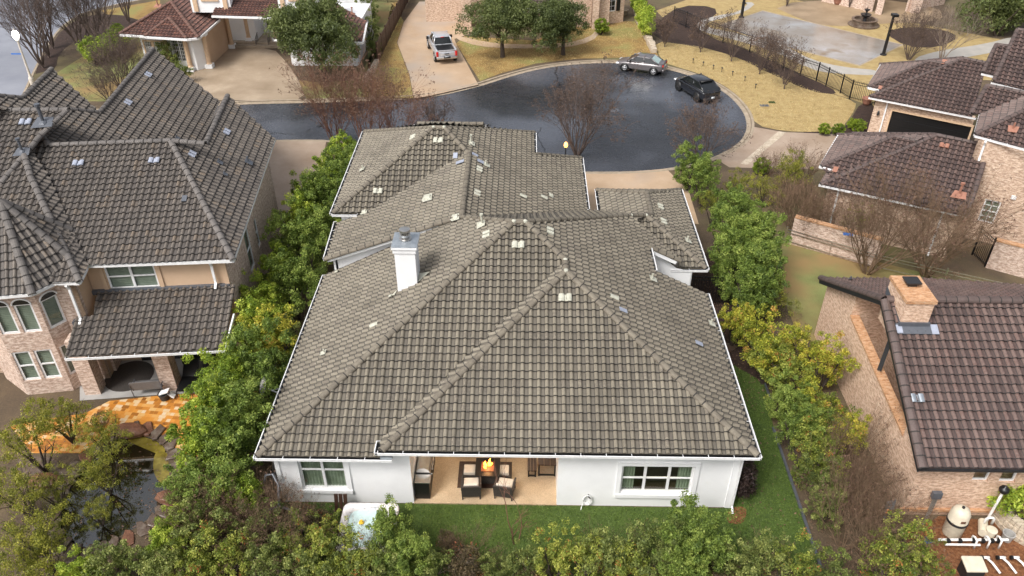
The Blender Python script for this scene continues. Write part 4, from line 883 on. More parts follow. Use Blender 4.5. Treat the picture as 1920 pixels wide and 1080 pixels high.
# ================================================================== RIGHT NEAR HOUSE
def near_right_house():
    H = thing("gable_house", V(20, 25, 0), "brick house with brown tiled gable roof and square brick chimney at the lower right", "house")
    r = Roof(tw=.31, tc=.345); zr = 6.02; yr = 25.1
    S = Pl(V(13.85, 19.33, 3.0), 0, .52); Np = Pl(V(13.85, 31.0, 3.0), 180, .512)
    r.face(S, [S.xy(13.85, 19.33), S.xy(24.5, 19.33), S.xy(24.5, yr), S.xy(13.85, yr)])
    a = Np.px(1925, 592); r.face(Np, [Np.xy(13.85, yr), Np.xy(24.5, yr), Np.xy(24.5, 28), Np.xy(19, 31.0), Np.xy(13.85, 31.0)])
    ro = r.build("roof", M['roof_brown'], H)
    c = Multi(); caps(c, [V(14.9, yr, zr+.03), V(24.5, yr, zr+.03)], .17); caps(c, [V(13.98, yr, zr+.03), V(14.6, yr, zr+.03)], .17)
    caps(c, [S.xy(13.95, yr), S.xy(13.95, 19.35)], .17); caps(c, [Np.xy(13.95, yr), Np.xy(13.95, 30.95)], .17); c.build("ridge_tiles", M['cap_brown'], ro); joints(ro)
    g = Multi(); g.bar(V(13.85, 19.27, 2.97), V(24.5, 19.27, 2.97), .07, .09); g.bar(S.xy(13.86, yr)-V(0, 0, .12), S.xy(13.86, 19.3)-V(0, 0, .12), .06, .2); g.bar(Np.xy(13.86, yr)-V(0, 0, .12), Np.xy(13.86, 30.9)-V(0, 0, .12), .06, .2); g.build("fascia", M['dark'], H)
    vent(ro, S, 1718, 748, 'pair', 'zinc', 1.0); vent(ro, S, 1684, 619, 'tile', 'vent_blue', 1.0); vent(ro, S, 1750, 620, 'tile', 'vent_blue', 1.2); vent(ro, Np, 1594, 528, 'stub', 'lead', .8)
    # chimney
    cz = 6.72; A = G(1665, 517, cz); Bq = G(1726, 518, cz); D = G(1757, 566, cz); F = G(1702, 566, cz); x0, x1 = (A.x+F.x)/2+.02, (Bq.x+D.x)/2; y1, y0 = (A.y+Bq.y)/2, (D.y+F.y)/2
    ch = MB(); ch.box(((x0+x1)/2, (y0+y1)/2, 5.7), (x1-x0-.1, y1-y0-.1, 1.95)); cho = ch.build("chimney", M['brick_buff'], ro)
    k = MB(); k.box(((x0+x1)/2, (y0+y1)/2, cz-.05), (x1-x0, y1-y0, .14)); k.build("chimney_coping", M['brick_cap'], cho)
    k = MB(); k.box(((x0+x1)/2, (y0+y1)/2+.25, cz+.09), (.32, .32, .16)); k.box(((x0+x1)/2, (y0+y1)/2+.25, cz+.2), (.56, .5, .05)); k.build("flue_cap", M['dark'], cho)
    k = MB(); pz = S.xy(0, y0+.05).z; k.obox(V((x0+x1)/2, y0-.06, pz+.0), V((x1-x0)/2+.08, 0, 0), S.V*.22, S.n*.07); k.box(((x0+x1)/2, y0+.03, pz+.16), (x1-x0+.02, .1, .2)); k.poly([V(x0+.04, y0, pz-.1), V(x0+.04, y1, S.xy(0, min(y1, 25.1)).z-.1), V(x0+.04, y1, S.xy(0, min(y1, 25.1)).z+.25), V(x0+.04, y0, pz+.25)]); k.build("flashing", M['lead'], cho)
    # west gable wall with a recessed porch behind a raked parapet
    s = MB(); W0 = 14.15; yo0, yo1 = 22.2, 27.7; eav = 2.95
    zt = lambda y: (3.0+.52*(y-19.33) if y < yr else 3.0+.512*(31-y))-.12
    s.poly([V(W0, 19.75, 0), V(W0, 19.75, zt(19.75)), V(W0, yo0-.9, zt(yo0-.9)), V(W0, yo0-.9, 2.6), V(W0, yo1, 3.3), V(W0, yo1, zt(yo1)), V(W0, 30.6, zt(30.6)), V(W0, 30.6, 0)])
    s.poly([V(W0+1.5, yo0-1.5, 0), V(W0+1.5, yo0-1.5, zt(yo0-1.5)-.15), V(W0+1.5, yr, zt(yr)-.15), V(W0+1.5, 28.5, zt(28.5)-.15), V(W0+1.5, 28.5, 0)])
    s.poly([V(W0, yo1, 0), V(W0, yo1, zt(yo1)), V(W0+1.6, yo1, zt(yo1)), V(W0+1.6, yo1, 0)]); s.poly([V(W0, yo0-.9, 0), V(W0, yo0-.9, zt(yo0-.9)), V(W0+1.6, yo0-.9, zt(yo0-.9)), V(W0+1.6, yo0-.9, 0)])
    s.box((W0+.12, 30.5, 1.4), (.24, .24, 2.8)); s.build("wall", M['brick_buff'], H)
    k = MB(); k.bar(V(W0+.16, yo0-.9, 2.62), V(W0+.16, yo1, 3.32), .4, .1); k.build("parapet_coping", M['brick_cap'], H)
    k = MB(); k.bar(V(W0+.5, 25.0, 5.6), V(W0+.1, 24.4, 3.1), .16, .1); k.build("downspout", M['dark'], H)
    s = MB(); p, q = (W0+.02, 19.78), (24, 19.78); h1 = wpos(p, q, 1820, 903, 1846, 884); h2 = wpos(p, q, 1873, 905, 1896, 884); h1 = (h1[0], h1[0]+.6, h1[3], h1[3]+.75); h2 = (h2[0]-.05, h2[0]+.55, h2[3], h2[3]+.75)
    wall(s, p, q, 0, 2.95, (h1, h2)); s.build("wall", M['brick_buff'], H)
    for h in (h1, h2): window(H, p, q, *h, cols=1, rows=1, blind=None, fw=.06, inset=.12)
    k = MB(); k.box((19, 19.72, .34), (9.9, .12, .1)); k.build("ledge", M['brick_cap'], H)
    s = MB(); s.box((20.3, 25, 1.4), (8.2, 9.6, 2.8)).box((14.3, 30.4, .6), (.2, .2, .2)); s.build("wall", M['brick_buff'], H)
near_right_house()
# ================================================================== FAR HOUSES
def far_left_house():
    H = thing("villa", V(-22, 72, 0), "white and peach villa with red brown tiled roofs and an arched porch", "house")
    r = Roof(lo=True); px = lambda p, *a: [p.px(*q) for q in a]
    A = Pl(G(225, 64, 3.1), 8, .48); r.face(A, px(A, (224, 64), (372, 71), (321, 4)), lift=-.06)
    B = Pl(G(272, 68, 3.1), 8, .5); r.face(B, px(B, (270, 68), (350, 73), (317, 34)))
    Ee = Pl(G(372, 71, 3.1), -90, .5); r.face(Ee, px(Ee, (372, 71), (412, 37), (400, 22), (350, -20), (321, 4)))
    Bt = Pl(G(317, 34, 4.3), -90, .6); 
    P = Pl(G(398, 30, 4.0), 4, .42); r.face(P, px(P, (397, 29), (565, 34), (545, -25), (420, -25)))
    W = Pl(G(515, 72, 3.1), 88, .5); r.face(W, px(W, (514, 73), (606, 2), (640, -14), (560, -8)))
    F = Pl(G(515, 73, 3.1), 4, .5); r.face(F, px(F, (514, 73), (680, 80), (600, 14)))
    R_ = Pl(G(687, 42, 3.1), -88, .5); r.face(R_, px(R_, (680, 80), (688, 42), (618, 0), (600, 14)))
    ro = r.build("roof", M['roof_red'], H)
    c = Multi()
    for pl, *pp in ((A, (224, 64), (321, 4)), (A, (372, 71), (321, 4)), (B, (272, 68), (317, 34)), (B, (350, 72), (317, 34)), (W, (515, 72), (606, 2)), (R_, (606, 2), (660, 60))): caps(c, px(pl, *pp), .15)
    c.build("ridge_tiles", M['cap_red'], ro); joints(ro)
    vent(ro, A, 297, 13, 'pipe', 'terracotta', 1.3); vent(ro, R_, 660, 28, 'pipe', 'terracotta', 1.2); vent(ro, R_, 618, 18, 'tile', 'terracotta', 1.4)
    g = Multi()
    for a, b, z in (((225, 66), (272, 69), 3.05), ((270, 70), (352, 75), 3.05), ((352, 75), (373, 72), 3.05), ((373, 72), (412, 38), 3.05), ((397, 31), (565, 36), 3.95), ((514, 75), (680, 81), 3.05), ((681, 80), (688, 43), 3.05)): g.bar(G(*a, z), G(*b, z), .14, .16)
    g.build("gutter", M['white'], H)
    def wl(a, b, zt, m, holes=(), zb=0): s = MB(); a = G(*a, 0); b = G(*b, 0); wall(s, a, b, zb, zt, holes); return s.build("wall", M[m], H), a, b
    # garage bay
    p, q = V(-32.9, 67.3, 0), V(-28.2, 66.6, 0); d = (q-p).normalized(); hs_ = ((.3, .95, 1.1, 2.3), (1.2, 1.85, 1.1, 2.3), (2.75, 4.1, .7, 2.55)); s = MB(); wall(s, p, q, 0, 3.0, hs_); wall(s, q, V(-27.5, 67.5, 0), 0, 3.0); wall(s, V(-33.1, 72, 0), p, 0, 3.0); s.build("wall", M['stucco'], H)
    window(H, p, q, *hs_[0], cols=1, rows=2, grid=(3, 5), blind=None, trim=.12, trim_m=M['cream_trim']); window(H, p, q, *hs_[1], cols=1, rows=2, grid=(3, 5), blind=None, trim=.12, trim_m=M['cream_trim']); window(H, p, q, *hs_[2], cols=2, rows=1, grid=(4, 6), blind=None)
    s = MB(); wall(s, V(-27.5, 67.5, 0), V(-27.3, 73, 0), 0, 3.0); s.build("garage_door", M['cream_wall'], H)
    def column(x, y, z1=2.9, z0=0):
        k = MB(); k.lathe((x, y, z0), [(.27, .35), (.2, .5), (.18, z1-z0-.3), (.26, z1-z0-.1)], 12); k.build("column", M['cream_trim'], H); k = MB(); k.box((x, y, z0+.18), (.62, .62, .36)); k.box((x, y, z1-.03), (.6, .6, .14)); k.build("column_base", M['stucco'], H)
    for x, y in ((-30.6, 66.75), (-28.75, 66.45), (-27.4, 67.3), (-27.1, 72.6)): column(x, y)
    # porch
    s = MB(); s.box((-24.1, 74.3, .12), (6.4, 3.6, .24)); s.box((-24.1, 74.5, .3), (6.2, 3.0, .16)); s.build("porch_floor", M['kerb'], H)
    pc = [G(467, 80, .2), G(518, 80, .2)]
    for p_ in pc: column(p_.x, p_.y+.2, 3.3, .3)
    s = MB(); y = pc[0].y+.2; xs = [-27.2, pc[0].x, pc[1].x, -20.6]
    for i in range(3):
        x0, x1 = xs[i]+.1, xs[i+1]-.1; top = 3.9
        pts = [V(x0, y, top), V(x0, y, 3.3)]+[V(x0+(x1-x0)*j/10, y, 3.3+.42*math.sin(math.pi*j/10)) for j in range(1, 10)]+[V(x1, y, 3.3), V(x1, y, top)]
        s.poly(pts); s.poly([p_+V(0, .3, 0) for p_ in pts][::-1])
    s.build("arch_panel", M['stucco'], H)
    s = MB(); s.box((-24, 76.2, 2), (7.4, .2, 4)); s.box((-26.2, 74.9, 1.9), (2.4, 2.6, 3.8)); s.build("wall", M['stucco'], H)
    s = MB(); s.box((-23.0, 76.02, 1.5), (1.5, .1, 2.6)); s.build("door", M['wood_dark'], H)
    for x in (-24.35, -21.6): s = MB(); s.box((x, 76.03, 1.7), (.5, .1, 2.0)); s.build("window", M['carglass'], H)
    for x in (pc[0].x+.9, pc[1].x-.5):
        s = MB()
        for i in range(5): s.bar(V(x, y-.2-.2*i, .2), V(x, y-.2-.2*i, 1.1-.1*i), .03, .03)
        s.bar(V(x, y-.1, 1.15), V(x, y-1.1, .75), .04, .04); s.build("handrail", M['dark'], H)
    # dormers / upper walls
    for x0, x1 in ((360, 436), (523, 600)):
        a = P.px(x0, 17); b = P.px(x1-5, 22); zb = min(a.z, b.z)
        s = MB(); s.box(((a.x+b.x)/2, a.y+1.5, zb+1.6), (b.x-a.x, 3, 3.6)); s.build("dormer", M['stucco'], H)
        s = MB()
        for t in (.12, .88): s.box((a.x+(b.x-a.x)*t, a.y-.05, zb+1.6), (.35, .16, 3.4))
        s.box(((a.x+b.x)/2, a.y-.05, zb+.85), (1.5, .14, .16)); s.build("trim", M['cream_trim'], H)
        for t in (.4, .6): s = MB(); s.box((a.x+(b.x-a.x)*t, a.y-.03, zb+1.6), (.5, .1, 1.2)); s.build("window", M['carglass'], H)
    s = MB(); s.box((-21.5, 80.5, 3), (12, 3, 7)); s.box((-17.5, 72.2, 1.5), (5.8, 8.5, 3)); s.box((-29.8, 70.5, 1.5), (4.2, 4.8, 2.9)); s.build("wall", M['stucco'], H)
    return H
far_left_house()
def far_centre_house():
    H = thing("brick_house", V(3, 80, 0), "tan brick house with white framed shuttered window, half hidden behind the two live oaks", "house")
    s = MB(); a = G(1040, 58); b = G(1135, 52); c = G(1160, 40)
    wall(s, G(1128, 47), G(1168, 41), 0, 6.5, ((.55, 1.5, 1.2, 4.2),)); wall(s, G(1070, 52), G(1108, 50), 0, 6.5); s.box((G(1118, 49).x, G(1118, 49).y+1.5, 3), (2.4, 3, 6)); s.box((G(1115, 53).x, G(1115, 53).y, 3), (.6, .6, 6))
    s.box((-2.5, 84, 3.2), (15, 6, 6.4)); s.box((-5.8, 79.5, 2), (.9, .9, 4)); wall(s, G(842, 11), G(1065, 35), 0, 4.5); s.build("wall", M['brick_tan'], H)
    p, q = G(1128, 47), G(1168, 41); window(H, p, q, .55, 1.5, 1.2, 4.2, cols=1, rows=2, grid=(2, 6), blind=None)
    d = (q-p).normalized(); inn = V(-d.y, d.x, 0)
    for s0 in (.28, 1.76): k = MB(); k.obox(p+d*s0-inn*.05+V(0, 0, 2.7), d*.2, inn*.03, V(0, 0, 1.5)); k.build("shutter", M['black'], H)
    k = MB(); dp = G(846, 10); k.box((dp.x+.6, dp.y-.1, 1.2), (2.3, .1, 2.4)); k.build("door", M['dark'], H)
    r = Roof(lo=True); pl = Pl(G(975, 0, 3.6), 20, .5); r.face(pl, [pl.px(973, -12), pl.px(996, 20), pl.px(1060, 17), pl.px(1050, -30)]); ro = r.build("roof", M['roof_brown'], H)
    g = MB(); g.bar(pl.px(972, -12), pl.px(994, 20), .15, .2); g.bar(pl.px(994, 20), pl.px(1060, 18), .15, .2); g.build("fascia", M['white'], H)
    H2 = thing("stone_house", V(36, 92, 0), "stone and brick house with a dark open porch beyond the fountain", "house")
    s = MB(); a = G(1540, 3); b = G(1625, 20); wall(s, a, b, 0, 6); wall(s, G(1640, 26), G(1652, 28), 0, 6); wall(s, G(1700, 22), G(1770, 8), 0, 6); s.box((G(1628, 22).x, G(1628, 22).y+.4, 3), (.8, .8, 6)); s.box((G(1715, 24).x, G(1715, 24).y+.3, 2.5), (.9, .9, 5)); s.box((G(1660, 2).x, G(1660, 2).y+3, 3), (10, .3, 6)); s.build("wall", M['brick_pink'], H2)
    k = MB(); k.box((G(1660, 2).x, G(1660, 2).y+1, 5.8), (10, 6, .3)); k.build("porch_roof", M['white'], H2)
far_centre_house()
# ================================================================== GROUND, ROADS, PAVING
def gp(*pts, z=0): return [G(x, y, z) for x, y in pts]
def smooth(pts, n=2, closed=True):
    P = [Vector(p) for p in pts]
    for _ in range(n):
        Q = []; m = len(P)
        for i in range(m if closed else m-1):
            a, b = P[i], P[(i+1) % m]; Q += [a*.75+b*.25, a*.25+b*.75]
        if not closed: Q = [P[0]]+Q+[P[-1]]
        P = Q
    return P
SH = {}
def sheet(name, pts, z, m, kind='structure', th=None):
    mb = MB(); P = [V(p.x, p.y, z) for p in map(Vector, pts)]
    if sum(P[i].x*P[(i+1) % len(P)].y-P[(i+1) % len(P)].x*P[i].y for i in range(len(P))) < 0: P.reverse()
    b = len(mb.v); mb.v += [tuple(p) for p in P]
    for t in tessellate_polygon([P]):
        a, c, d = t
        if (P[c]-P[a]).to_2d().cross((P[d]-P[a]).to_2d()) < 0: c, d = d, c
        mb.f.append((a, c, d))
    SH.setdefault(m, []).append((list(mb.v), list(mb.f))); o = mb.build(name, M[m]); tag(o, kind=kind); return o
# road: one outline, kerbed all round, 12 cm below the lots
north = smooth(gp((120, 210), (450, 190), (575, 188), (700, 184), (805, 179), (895, 158), (943, 142), (1010, 124), (1085, 115), (1165, 113), (1250, 124), (1315, 143), (1368, 170), (1402, 205), (1411, 236), (1400, 262), (1375, 280), (1340, 297), (1300, 309), (1250, 318), (1180, 323), (1095, 323)), 2, False)
south = smooth(gp((1000, 318), (900, 300), (760, 275), (610, 262), (510, 263), (330, 266)), 2, False)
J = V(-36, 50.5, 0)
street_r = gp((47, 177), (73, 120), (98, 74), (122, 45), (160, 22), (230, 6), (310, -8)); street_r = smooth(street_r, 2, False)
far = [V(-40, 120, 0), V(-90, 120, 0), V(-90, 84, 0)]
road = north+south+[V(-34, 47.3, 0), V(-52, 36, 0), V(-85, 40, 0)]+[V(-88, 84, 0), V(-66, 93, 0), V(-48, 103, 0), V(-33, 108, 0)]+list(reversed(street_r))+[V(-37.5, 57.0, 0), V(-33, 54.5, 0)]
mb = MB(); outer = [V(-220, 2, 0), V(220, 2, 0), V(220, 320, 0), V(-220, 320, 0)]
hole = [V(p.x, p.y, 0) for p in road]
if sum(hole[i].x*hole[(i+1) % len(hole)].y-hole[(i+1) % len(hole)].x*hole[i].y for i in range(len(hole))) > 0: hole.reverse()
pond = smooth(gp((215, 825), (250, 812), (290, 822), (312, 840), (318, 880), (316, 925), (300, 955), (262, 985), (215, 1010), (170, 1030), (125, 1015), (110, 985), (120, 940), (135, 905), (150, 880), (185, 850)), 1)
allp = outer+hole+[V(p.x, p.y, 0) for p in pond]
mb.v = [tuple(p) for p in allp]
for t in tessellate_polygon([outer, hole, [V(p.x, p.y, 0) for p in pond]]):
    a, c, d = t
    if (allp[c]-allp[a]).to_2d().cross((allp[d]-allp[a]).to_2d()) < 0: c, d = d, c
    mb.f.append((a, c, d))
tag(mb.build("ground", M['ground']), kind='structure')
mb = MB(); mb.poly([V(-221, 1, -.12-.0), V(221, 1, -.12), V(221, 321, -.12), V(-221, 321, -.12)])
sheet("road", [V(-100, 30, 0), V(30, 30, 0), V(30, 125, 0), V(-100, 125, 0)], -.12, 'asphalt')
sheet("street", [V(-100, 30, 0), V(-31, 30, 0), V(-34, 52, 0), V(-31, 60, 0), V(-20, 125, 0), V(-100, 125, 0)], -.116, 'asphalt2')
# kerb and gutter pan following the road edge
def kerb(line, w=.42, name="kerb"):
    mb = MB(); P = [Vector(p) for p in line]; n = len(P)
    prof = ((.32, -.108), (.02, -.104), (-.04, .012), (-w*.55, .012), (-w*.55, -.02))
    for i in range(n):
        d = (P[min(i+1, n-1)]-P[max(i-1, 0)]).normalized(); s = V(d.y, -d.x, 0)
        for o, z in prof: mb.v.append(tuple(V(P[i].x, P[i].y, z)+s*o))
    k = len(prof)
    for i in range(n-1):
        for j in range(k-1): mb.f.append((i*k+j, i*k+j+1, (i+1)*k+j+1, (i+1)*k+j))
    tag(mb.build(name, M['kerb']), kind='structure')
kerb(north); kerb(south[:], .42); kerb([V(-37.5, 57, 0)]+street_r)
# drives, paths, lawns
sheet("driveway", smooth(gp((372, 120), (405, 88), (510, 88), (540, 120), (560, 150), (574, 187), (505, 188), (338, 188), (345, 160)), 1), .008, 'drive_th')
sheet("driveway", gp((786, 3), (843, 3), (846, 18), (884, 18), (886, 62), (852, 73), (855, 82), (897, 159), (805, 180), (776, 184), (768, 140), (745, 80), (757, 42)), .008, 'drive')
sheet("driveway", gp((1413, 238), (1470, 248), (1530, 250), (1640, 256), (1640, 330), (1560, 318), (1368, 314), (1340, 297), (1378, 279), (1402, 262)), .008, 'drive_rh')
sheet("driveway", gp((1092, 324), (1180, 323), (1250, 317), (1292, 360), (1310, 420), (1100, 420)), .008, 'drive')
sheet("driveway", gp((505, 264), (612, 263), (600, 330), (520, 420), (440, 420)), .008, 'drive_rh')
sheet("stone_band", gp((1460, 246), (1474, 249), (1402, 309), (1388, 307)), .014, 'stone_wall')
sheet("path", smooth(gp((850, 72), (868, 68), (905, 78), (960, 84), (1060, 82), (1105, 70), (1120, 55), (1113, 40), (1122, 40), (1128, 58), (1110, 78), (1060, 90), (960, 91), (900, 88)), 1), .012, 'drive')
sheet("lawn", gp((855, 82), (870, 68), (1000, 76), (1118, 40), (1190, 40), (1232, 100), (1240, 116), (1165, 108), (1085, 110), (1005, 119), (938, 138), (900, 152)), .004, 'gold_b')
sheet("lawn", gp((735, 5), (757, 40), (744, 80), (767, 140), (775, 184), (680, 182), (684, 155), (712, 100), (765, 0)), .004, 'gold_b')
sheet("lawn", gp((640, 0), (760, -5), (700, 95), (670, 150), (600, 155), (560, 150), (575, 186), (676, 184), (690, 140), (690, 60)), .003, 'green_lawn')
sheet("lawn", smooth(gp((1222, 76), (1300, 86), (1400, 112), (1480, 150), (1530, 172), (1570, 178), (1605, 192), (1603, 205), (1590, 225), (1578, 240), (1540, 248), (1470, 246), (1417, 235), (1407, 205), (1372, 168), (1318, 140), (1255, 121), (1242, 115)), 1), .004, 'gold')
sheet("lawn", gp((1230, 20), (1300, -5), (1440, -10), (1960, 90), (1960, 160), (1850, 150), (1650, 150), (1640, 200), (1570, 178), (1400, 112), (1300, 86), (1270, 60)), .002, 'gold')
sheet("mulch_bed", smooth(gp((1225, 75), (1232, 40), (1275, 10), (1340, 12), (1345, 30), (1300, 45), (1330, 70), (1400, 92), (1480, 130), (1560, 165), (1570, 178), (1520, 172), (1440, 136), (1380, 106), (1300, 84)), 1), .007, 'mulch')
sheet("mulch_bed", smooth(gp((1490, 248), (1560, 256), (1640, 250), (1640, 190), (1612, 195), (1600, 215), (1588, 236), (1560, 246)), 1), .006, 'mulch')
sheet("path", smooth(gp((1378, 5), (1405, 4), (1388, 22), (1340, 30), (1305, 42), (1310, 58), (1360, 70), (1450, 95), (1520, 130), (1560, 138), (1650, 142), (1650, 132), (1580, 126), (1520, 112), (1470, 85), (1380, 62), (1320, 50), (1325, 42), (1362, 32), (1398, 22), (1420, 4)), 1), .010, 'path')
sheet("path", smooth(gp((1710, 110), (1760, 95), (1850, 82), (1900, 68), (1920, 75), (1880, 95), (1800, 110), (1730, 118)), 1), .010, 'path')
sheet("sport_court", gp((1349, 48), (1430, 21), (1690, 84), (1612, 122), (1455, 82)), .012, 'court')
sheet("court_edge", gp((1345, 48), (1430, 19.5), (1695, 84), (1612, 124), (1455, 84)), .009, 'kerb')
sheet("patio", smooth(gp((1440, 8), (1620, -5), (1760, 12), (1770, 40), (1640, 45), (1560, 50), (1510, 40)), 1), .006, 'court_tan')
sheet("mulch_bed", smooth(gp((1655, 60), (1700, 50), (1770, 55), (1800, 70), (1760, 90), (1700, 88)), 1), .008, 'mulch')
sheet("lawn", gp((1465, 455), (1540, 465), (1930, 560), (1960, 640), (1500, 640), (1470, 560)), .003, 'green_lawn')
sheet("lawn", gp((180, 90), (240, 60), (330, 60), (360, 140), (350, 190), (120, 190), (70, 160)), .003, 'green_lawn')
sheet("lawn", gp((190, 20), (300, 0), (300, 40), (250, 60)), .004, 'gold_b')
sheet("mulch_bed", smooth(gp((62, 140), (90, 95), (120, 50), (170, 25), (250, 30), (290, 60), (210, 75), (150, 70), (110, 100), (105, 130), (80, 135)), 1), .006, 'mulch')
# back yard of the white house
turf = [V(-9.3, 19.95, 0), V(7.95, 19.95, 0), V(8.3, 21.0, 0), V(8.8, 22.5, 0), V(8.45, 24, 0), V(8.4, 29, 0), V(9.7, 28.3, 0), V(10.9, 27.0, 0), V(10.55, 24, 0), V(10.5, 20, 0), V(10.45, 17.6, 0), V(6, 16.6, 0), V(-9.3, 16.6, 0)]
sheet("turf", turf, .02, 'turf')
sheet("mulch_bed", [V(8.0, 31.0, 0), V(8.4, 25, 0), V(10.9, 25, 0), V(11.0, 31.5, 0), V(10.8, 38, 0), V(8.7, 38, 0)], .004, 'mulch')
sheet("leaf_litter", smooth(gp((1368, 952), (1400, 950), (1398, 975), (1385, 985), (1360, 980)), 1), .026, 'leaf_litter')
sheet("leaf_litter", gp((1700, 1010), (1760, 968), (1960, 985), (1960, 1090), (1690, 1090)), .02, 'leaf_litter')
mb = MB(); mb.bar(V(10.5, 17.2, .04), V(10.55, 24.2, .04), .1, .1); mb.bar(V(10.85, 25.5, .06), V(10.95, 37, .06), .06, .16); tag(mb.build("edging_kerb", M['lead']), kind='structure')
for x, y in ((9.6, 24.9), (9.1, 25.6), (9.9, 26.6), (9.3, 28.0), (9.8, 29.6)):
    a = R.uniform(0, 3); sheet("stepping_stone", [V(x+.42*math.cos(a+k*1.05)*R.uniform(.8, 1.15), y+.36*math.sin(a+k*1.05)*R.uniform(.8, 1.15), 0) for k in range(6)], .012, 'flag')
# left yard: orange stone terrace, porch slab, pond
trv = gp((20, 800), (60, 790), (160, 775), (205, 752), (300, 742), (420, 735), (420, 800), (395, 860), (340, 850), (300, 812), (250, 800), (210, 815), (150, 850), (60, 850))
sheet("stone_terrace", trv, .012, 'travertine')
sheet("porch_slab", [LHp for LHp in (G(150, 752), G(300, 741), G(430, 735), G(430, 660), G(150, 660))], .03, 'slab')
pw = MB(); pw.v = [(p.x, p.y, -.05) for p in pond]; pw.f = [tuple(range(len(pond)))]; o = pw.build("pond_water", M['water']); tag(o, kind='structure')
sheet("pond_shelf", smooth(gp((232, 822), (262, 815), (300, 828), (312, 845), (300, 852), (262, 836)), 1), -.046, 'shallow')
sheet("pond_shelf", smooth(gp((288, 850), (300, 843), (318, 850), (322, 900), (316, 912), (296, 902), (286, 880)), 1), -.045, 'shallow')
mb = MB(); n = len(pond)
for i in range(n):
    a, b = pond[i], pond[(i+1) % n]; mb.poly([V(a.x, a.y, 0), V(b.x, b.y, 0), V(b.x, b.y, -.5), V(a.x, a.y, -.5)])
tag(mb.build("pond_wall", M['flag']), kind='structure')
def rocks():
    cen = sum(pond, V(0, 0, 0))/len(pond); k = 0; big = 0
    i = 0
    while i < n:
        a = pond[i]; b = pond[(i+1) % n]; d = (b-a); L_ = d.length
        rr = random.Random(i*7+3); c = (a+b)/2; out = (c-cen); out.z = 0; out.normalize(); t = d.normalized(); s = 1.0+rr.random()*.5
        mb = MB(); w_ = L_*.53; dep = .27*s+.06; h = .04+.07*rr.random(); c2 = c+out*(dep*.8)
        ring = []
        for j in range(9):
            an = math.tau*j/9; q = 1+rr.uniform(-.26, .26); ring.append(t*math.cos(an)*w_*q+out*math.sin(an)*dep*q)
        b0 = len(mb.v)
        for z, sc_ in ((.0, 1), (h*.8, .98), (h, .86)):
            for p in ring: mb.v.append(tuple(c2+p*sc_+V(0, 0, z+rr.uniform(0, .015))))
        for L0 in (0, 1):
            for j in range(9): mb.f.append((b0+L0*9+j, b0+L0*9+(j+1) % 9, b0+L0*9+9+(j+1) % 9, b0+L0*9+9+j))
        mb.f.append(tuple(b0+18+j for j in range(9)))
        o = mb.build("edging_stone", M['rock'] if rr.random() < .2 else M['flag'])
        tag(o, "flat brown flagstone laid in the rim of the dark pond", "stone", "flagstones round the pond"); i += 1
rocks()
sheet("flagstone_path", smooth(gp((60, 970), (90, 960), (110, 1000), (130, 1030), (105, 1060), (70, 1050), (60, 1010)), 1), .01, 'flag')
sheet("flagstone_path", smooth(gp((20, 860), (90, 855), (115, 870), (112, 930), (90, 950), (60, 920)), 1), .01, 'flag')
sheet("pool_gravel", gp((1700, 930), (1770, 900), (1960, 940), (1960, 985), (1760, 968)), .01, 'ground')
# ================================================================== PLANTS
def leaf_mesh(name, m, centers, rads, per, leaf, seed, up=.3, flat_=.9, droop=0):
    rng = np.random.default_rng(seed); C = np.repeat(np.array(centers, float), per, axis=0); Rr = np.repeat(np.array(rads, float), per)[:, None]
    n = len(C); d = rng.normal(size=(n, 3)); d /= np.linalg.norm(d, axis=1)[:, None]; rad = rng.random(n)[:, None]**.45
    P = C+d*rad*Rr*np.array([1, 1, flat_])
    nrm = d*.8+rng.normal(size=(n, 3))*.75+np.array([0, 0, up]); nrm /= np.linalg.norm(nrm, axis=1)[:, None]
    t = np.cross(nrm, rng.normal(size=(n, 3))); t /= np.linalg.norm(t, axis=1)[:, None]; b = np.cross(nrm, t)
    s = leaf*(.55+.9*rng.random(n))[:, None]; w = s*.5
    q = np.stack([P-t*s*.5, P+b*w*.5+nrm*s*.06, P+t*s*.5-np.array([0, 0, droop])*s, P-b*w*.5+nrm*s*.06], 1).reshape(-1, 3)
    me = bpy.data.meshes.new(name); me.vertices.add(n*4); me.vertices.foreach_set("co", q.ravel()); me.loops.add(n*4); me.loops.foreach_set("vertex_index", np.arange(n*4, dtype=np.int32))
    me.polygons.add(n); me.polygons.foreach_set("loop_start", np.arange(0, n*4, 4, dtype=np.int32))
    try: me.polygons.foreach_set("loop_total", np.full(n, 4, dtype=np.int32))
    except Exception: pass
    me.update(calc_edges=True)
    ca = me.color_attributes.new("tint", 'FLOAT_COLOR', 'POINT')
    k = len(centers); ct = np.repeat(rng.random(k), per); warm = np.repeat(rng.random(k), per)*.75+rng.random(n)*.25
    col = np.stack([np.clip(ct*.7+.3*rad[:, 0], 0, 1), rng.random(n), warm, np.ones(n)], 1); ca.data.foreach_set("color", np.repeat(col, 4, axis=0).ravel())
    me.materials.append(m); return me
def crown_pts(rng, n, rx, ry, rz, zc, lumps=5, inner=.45):
    """clump centres spread over an uneven crown"""
    out = []; L_ = [(rng.uniform(-.55, .55)*rx, rng.uniform(-.55, .55)*ry, zc+rng.uniform(-.4, .6)*rz, rng.uniform(.42, .68)) for _ in range(lumps)]+[(0, 0, zc, .75)]
    while len(out) < n:
        lx, ly, lz, ls = rng.choice(L_)
        d = Vector((rng.gauss(0, 1), rng.gauss(0, 1), rng.gauss(0, 1))).normalized(); f = inner+(1-inner)*rng.random()**.5
        p = (lx+d.x*rx*ls*f, ly+d.y*ry*ls*f, lz+d.z*rz*ls*f)
        if p[2] > .12: out.append(p)
    return out
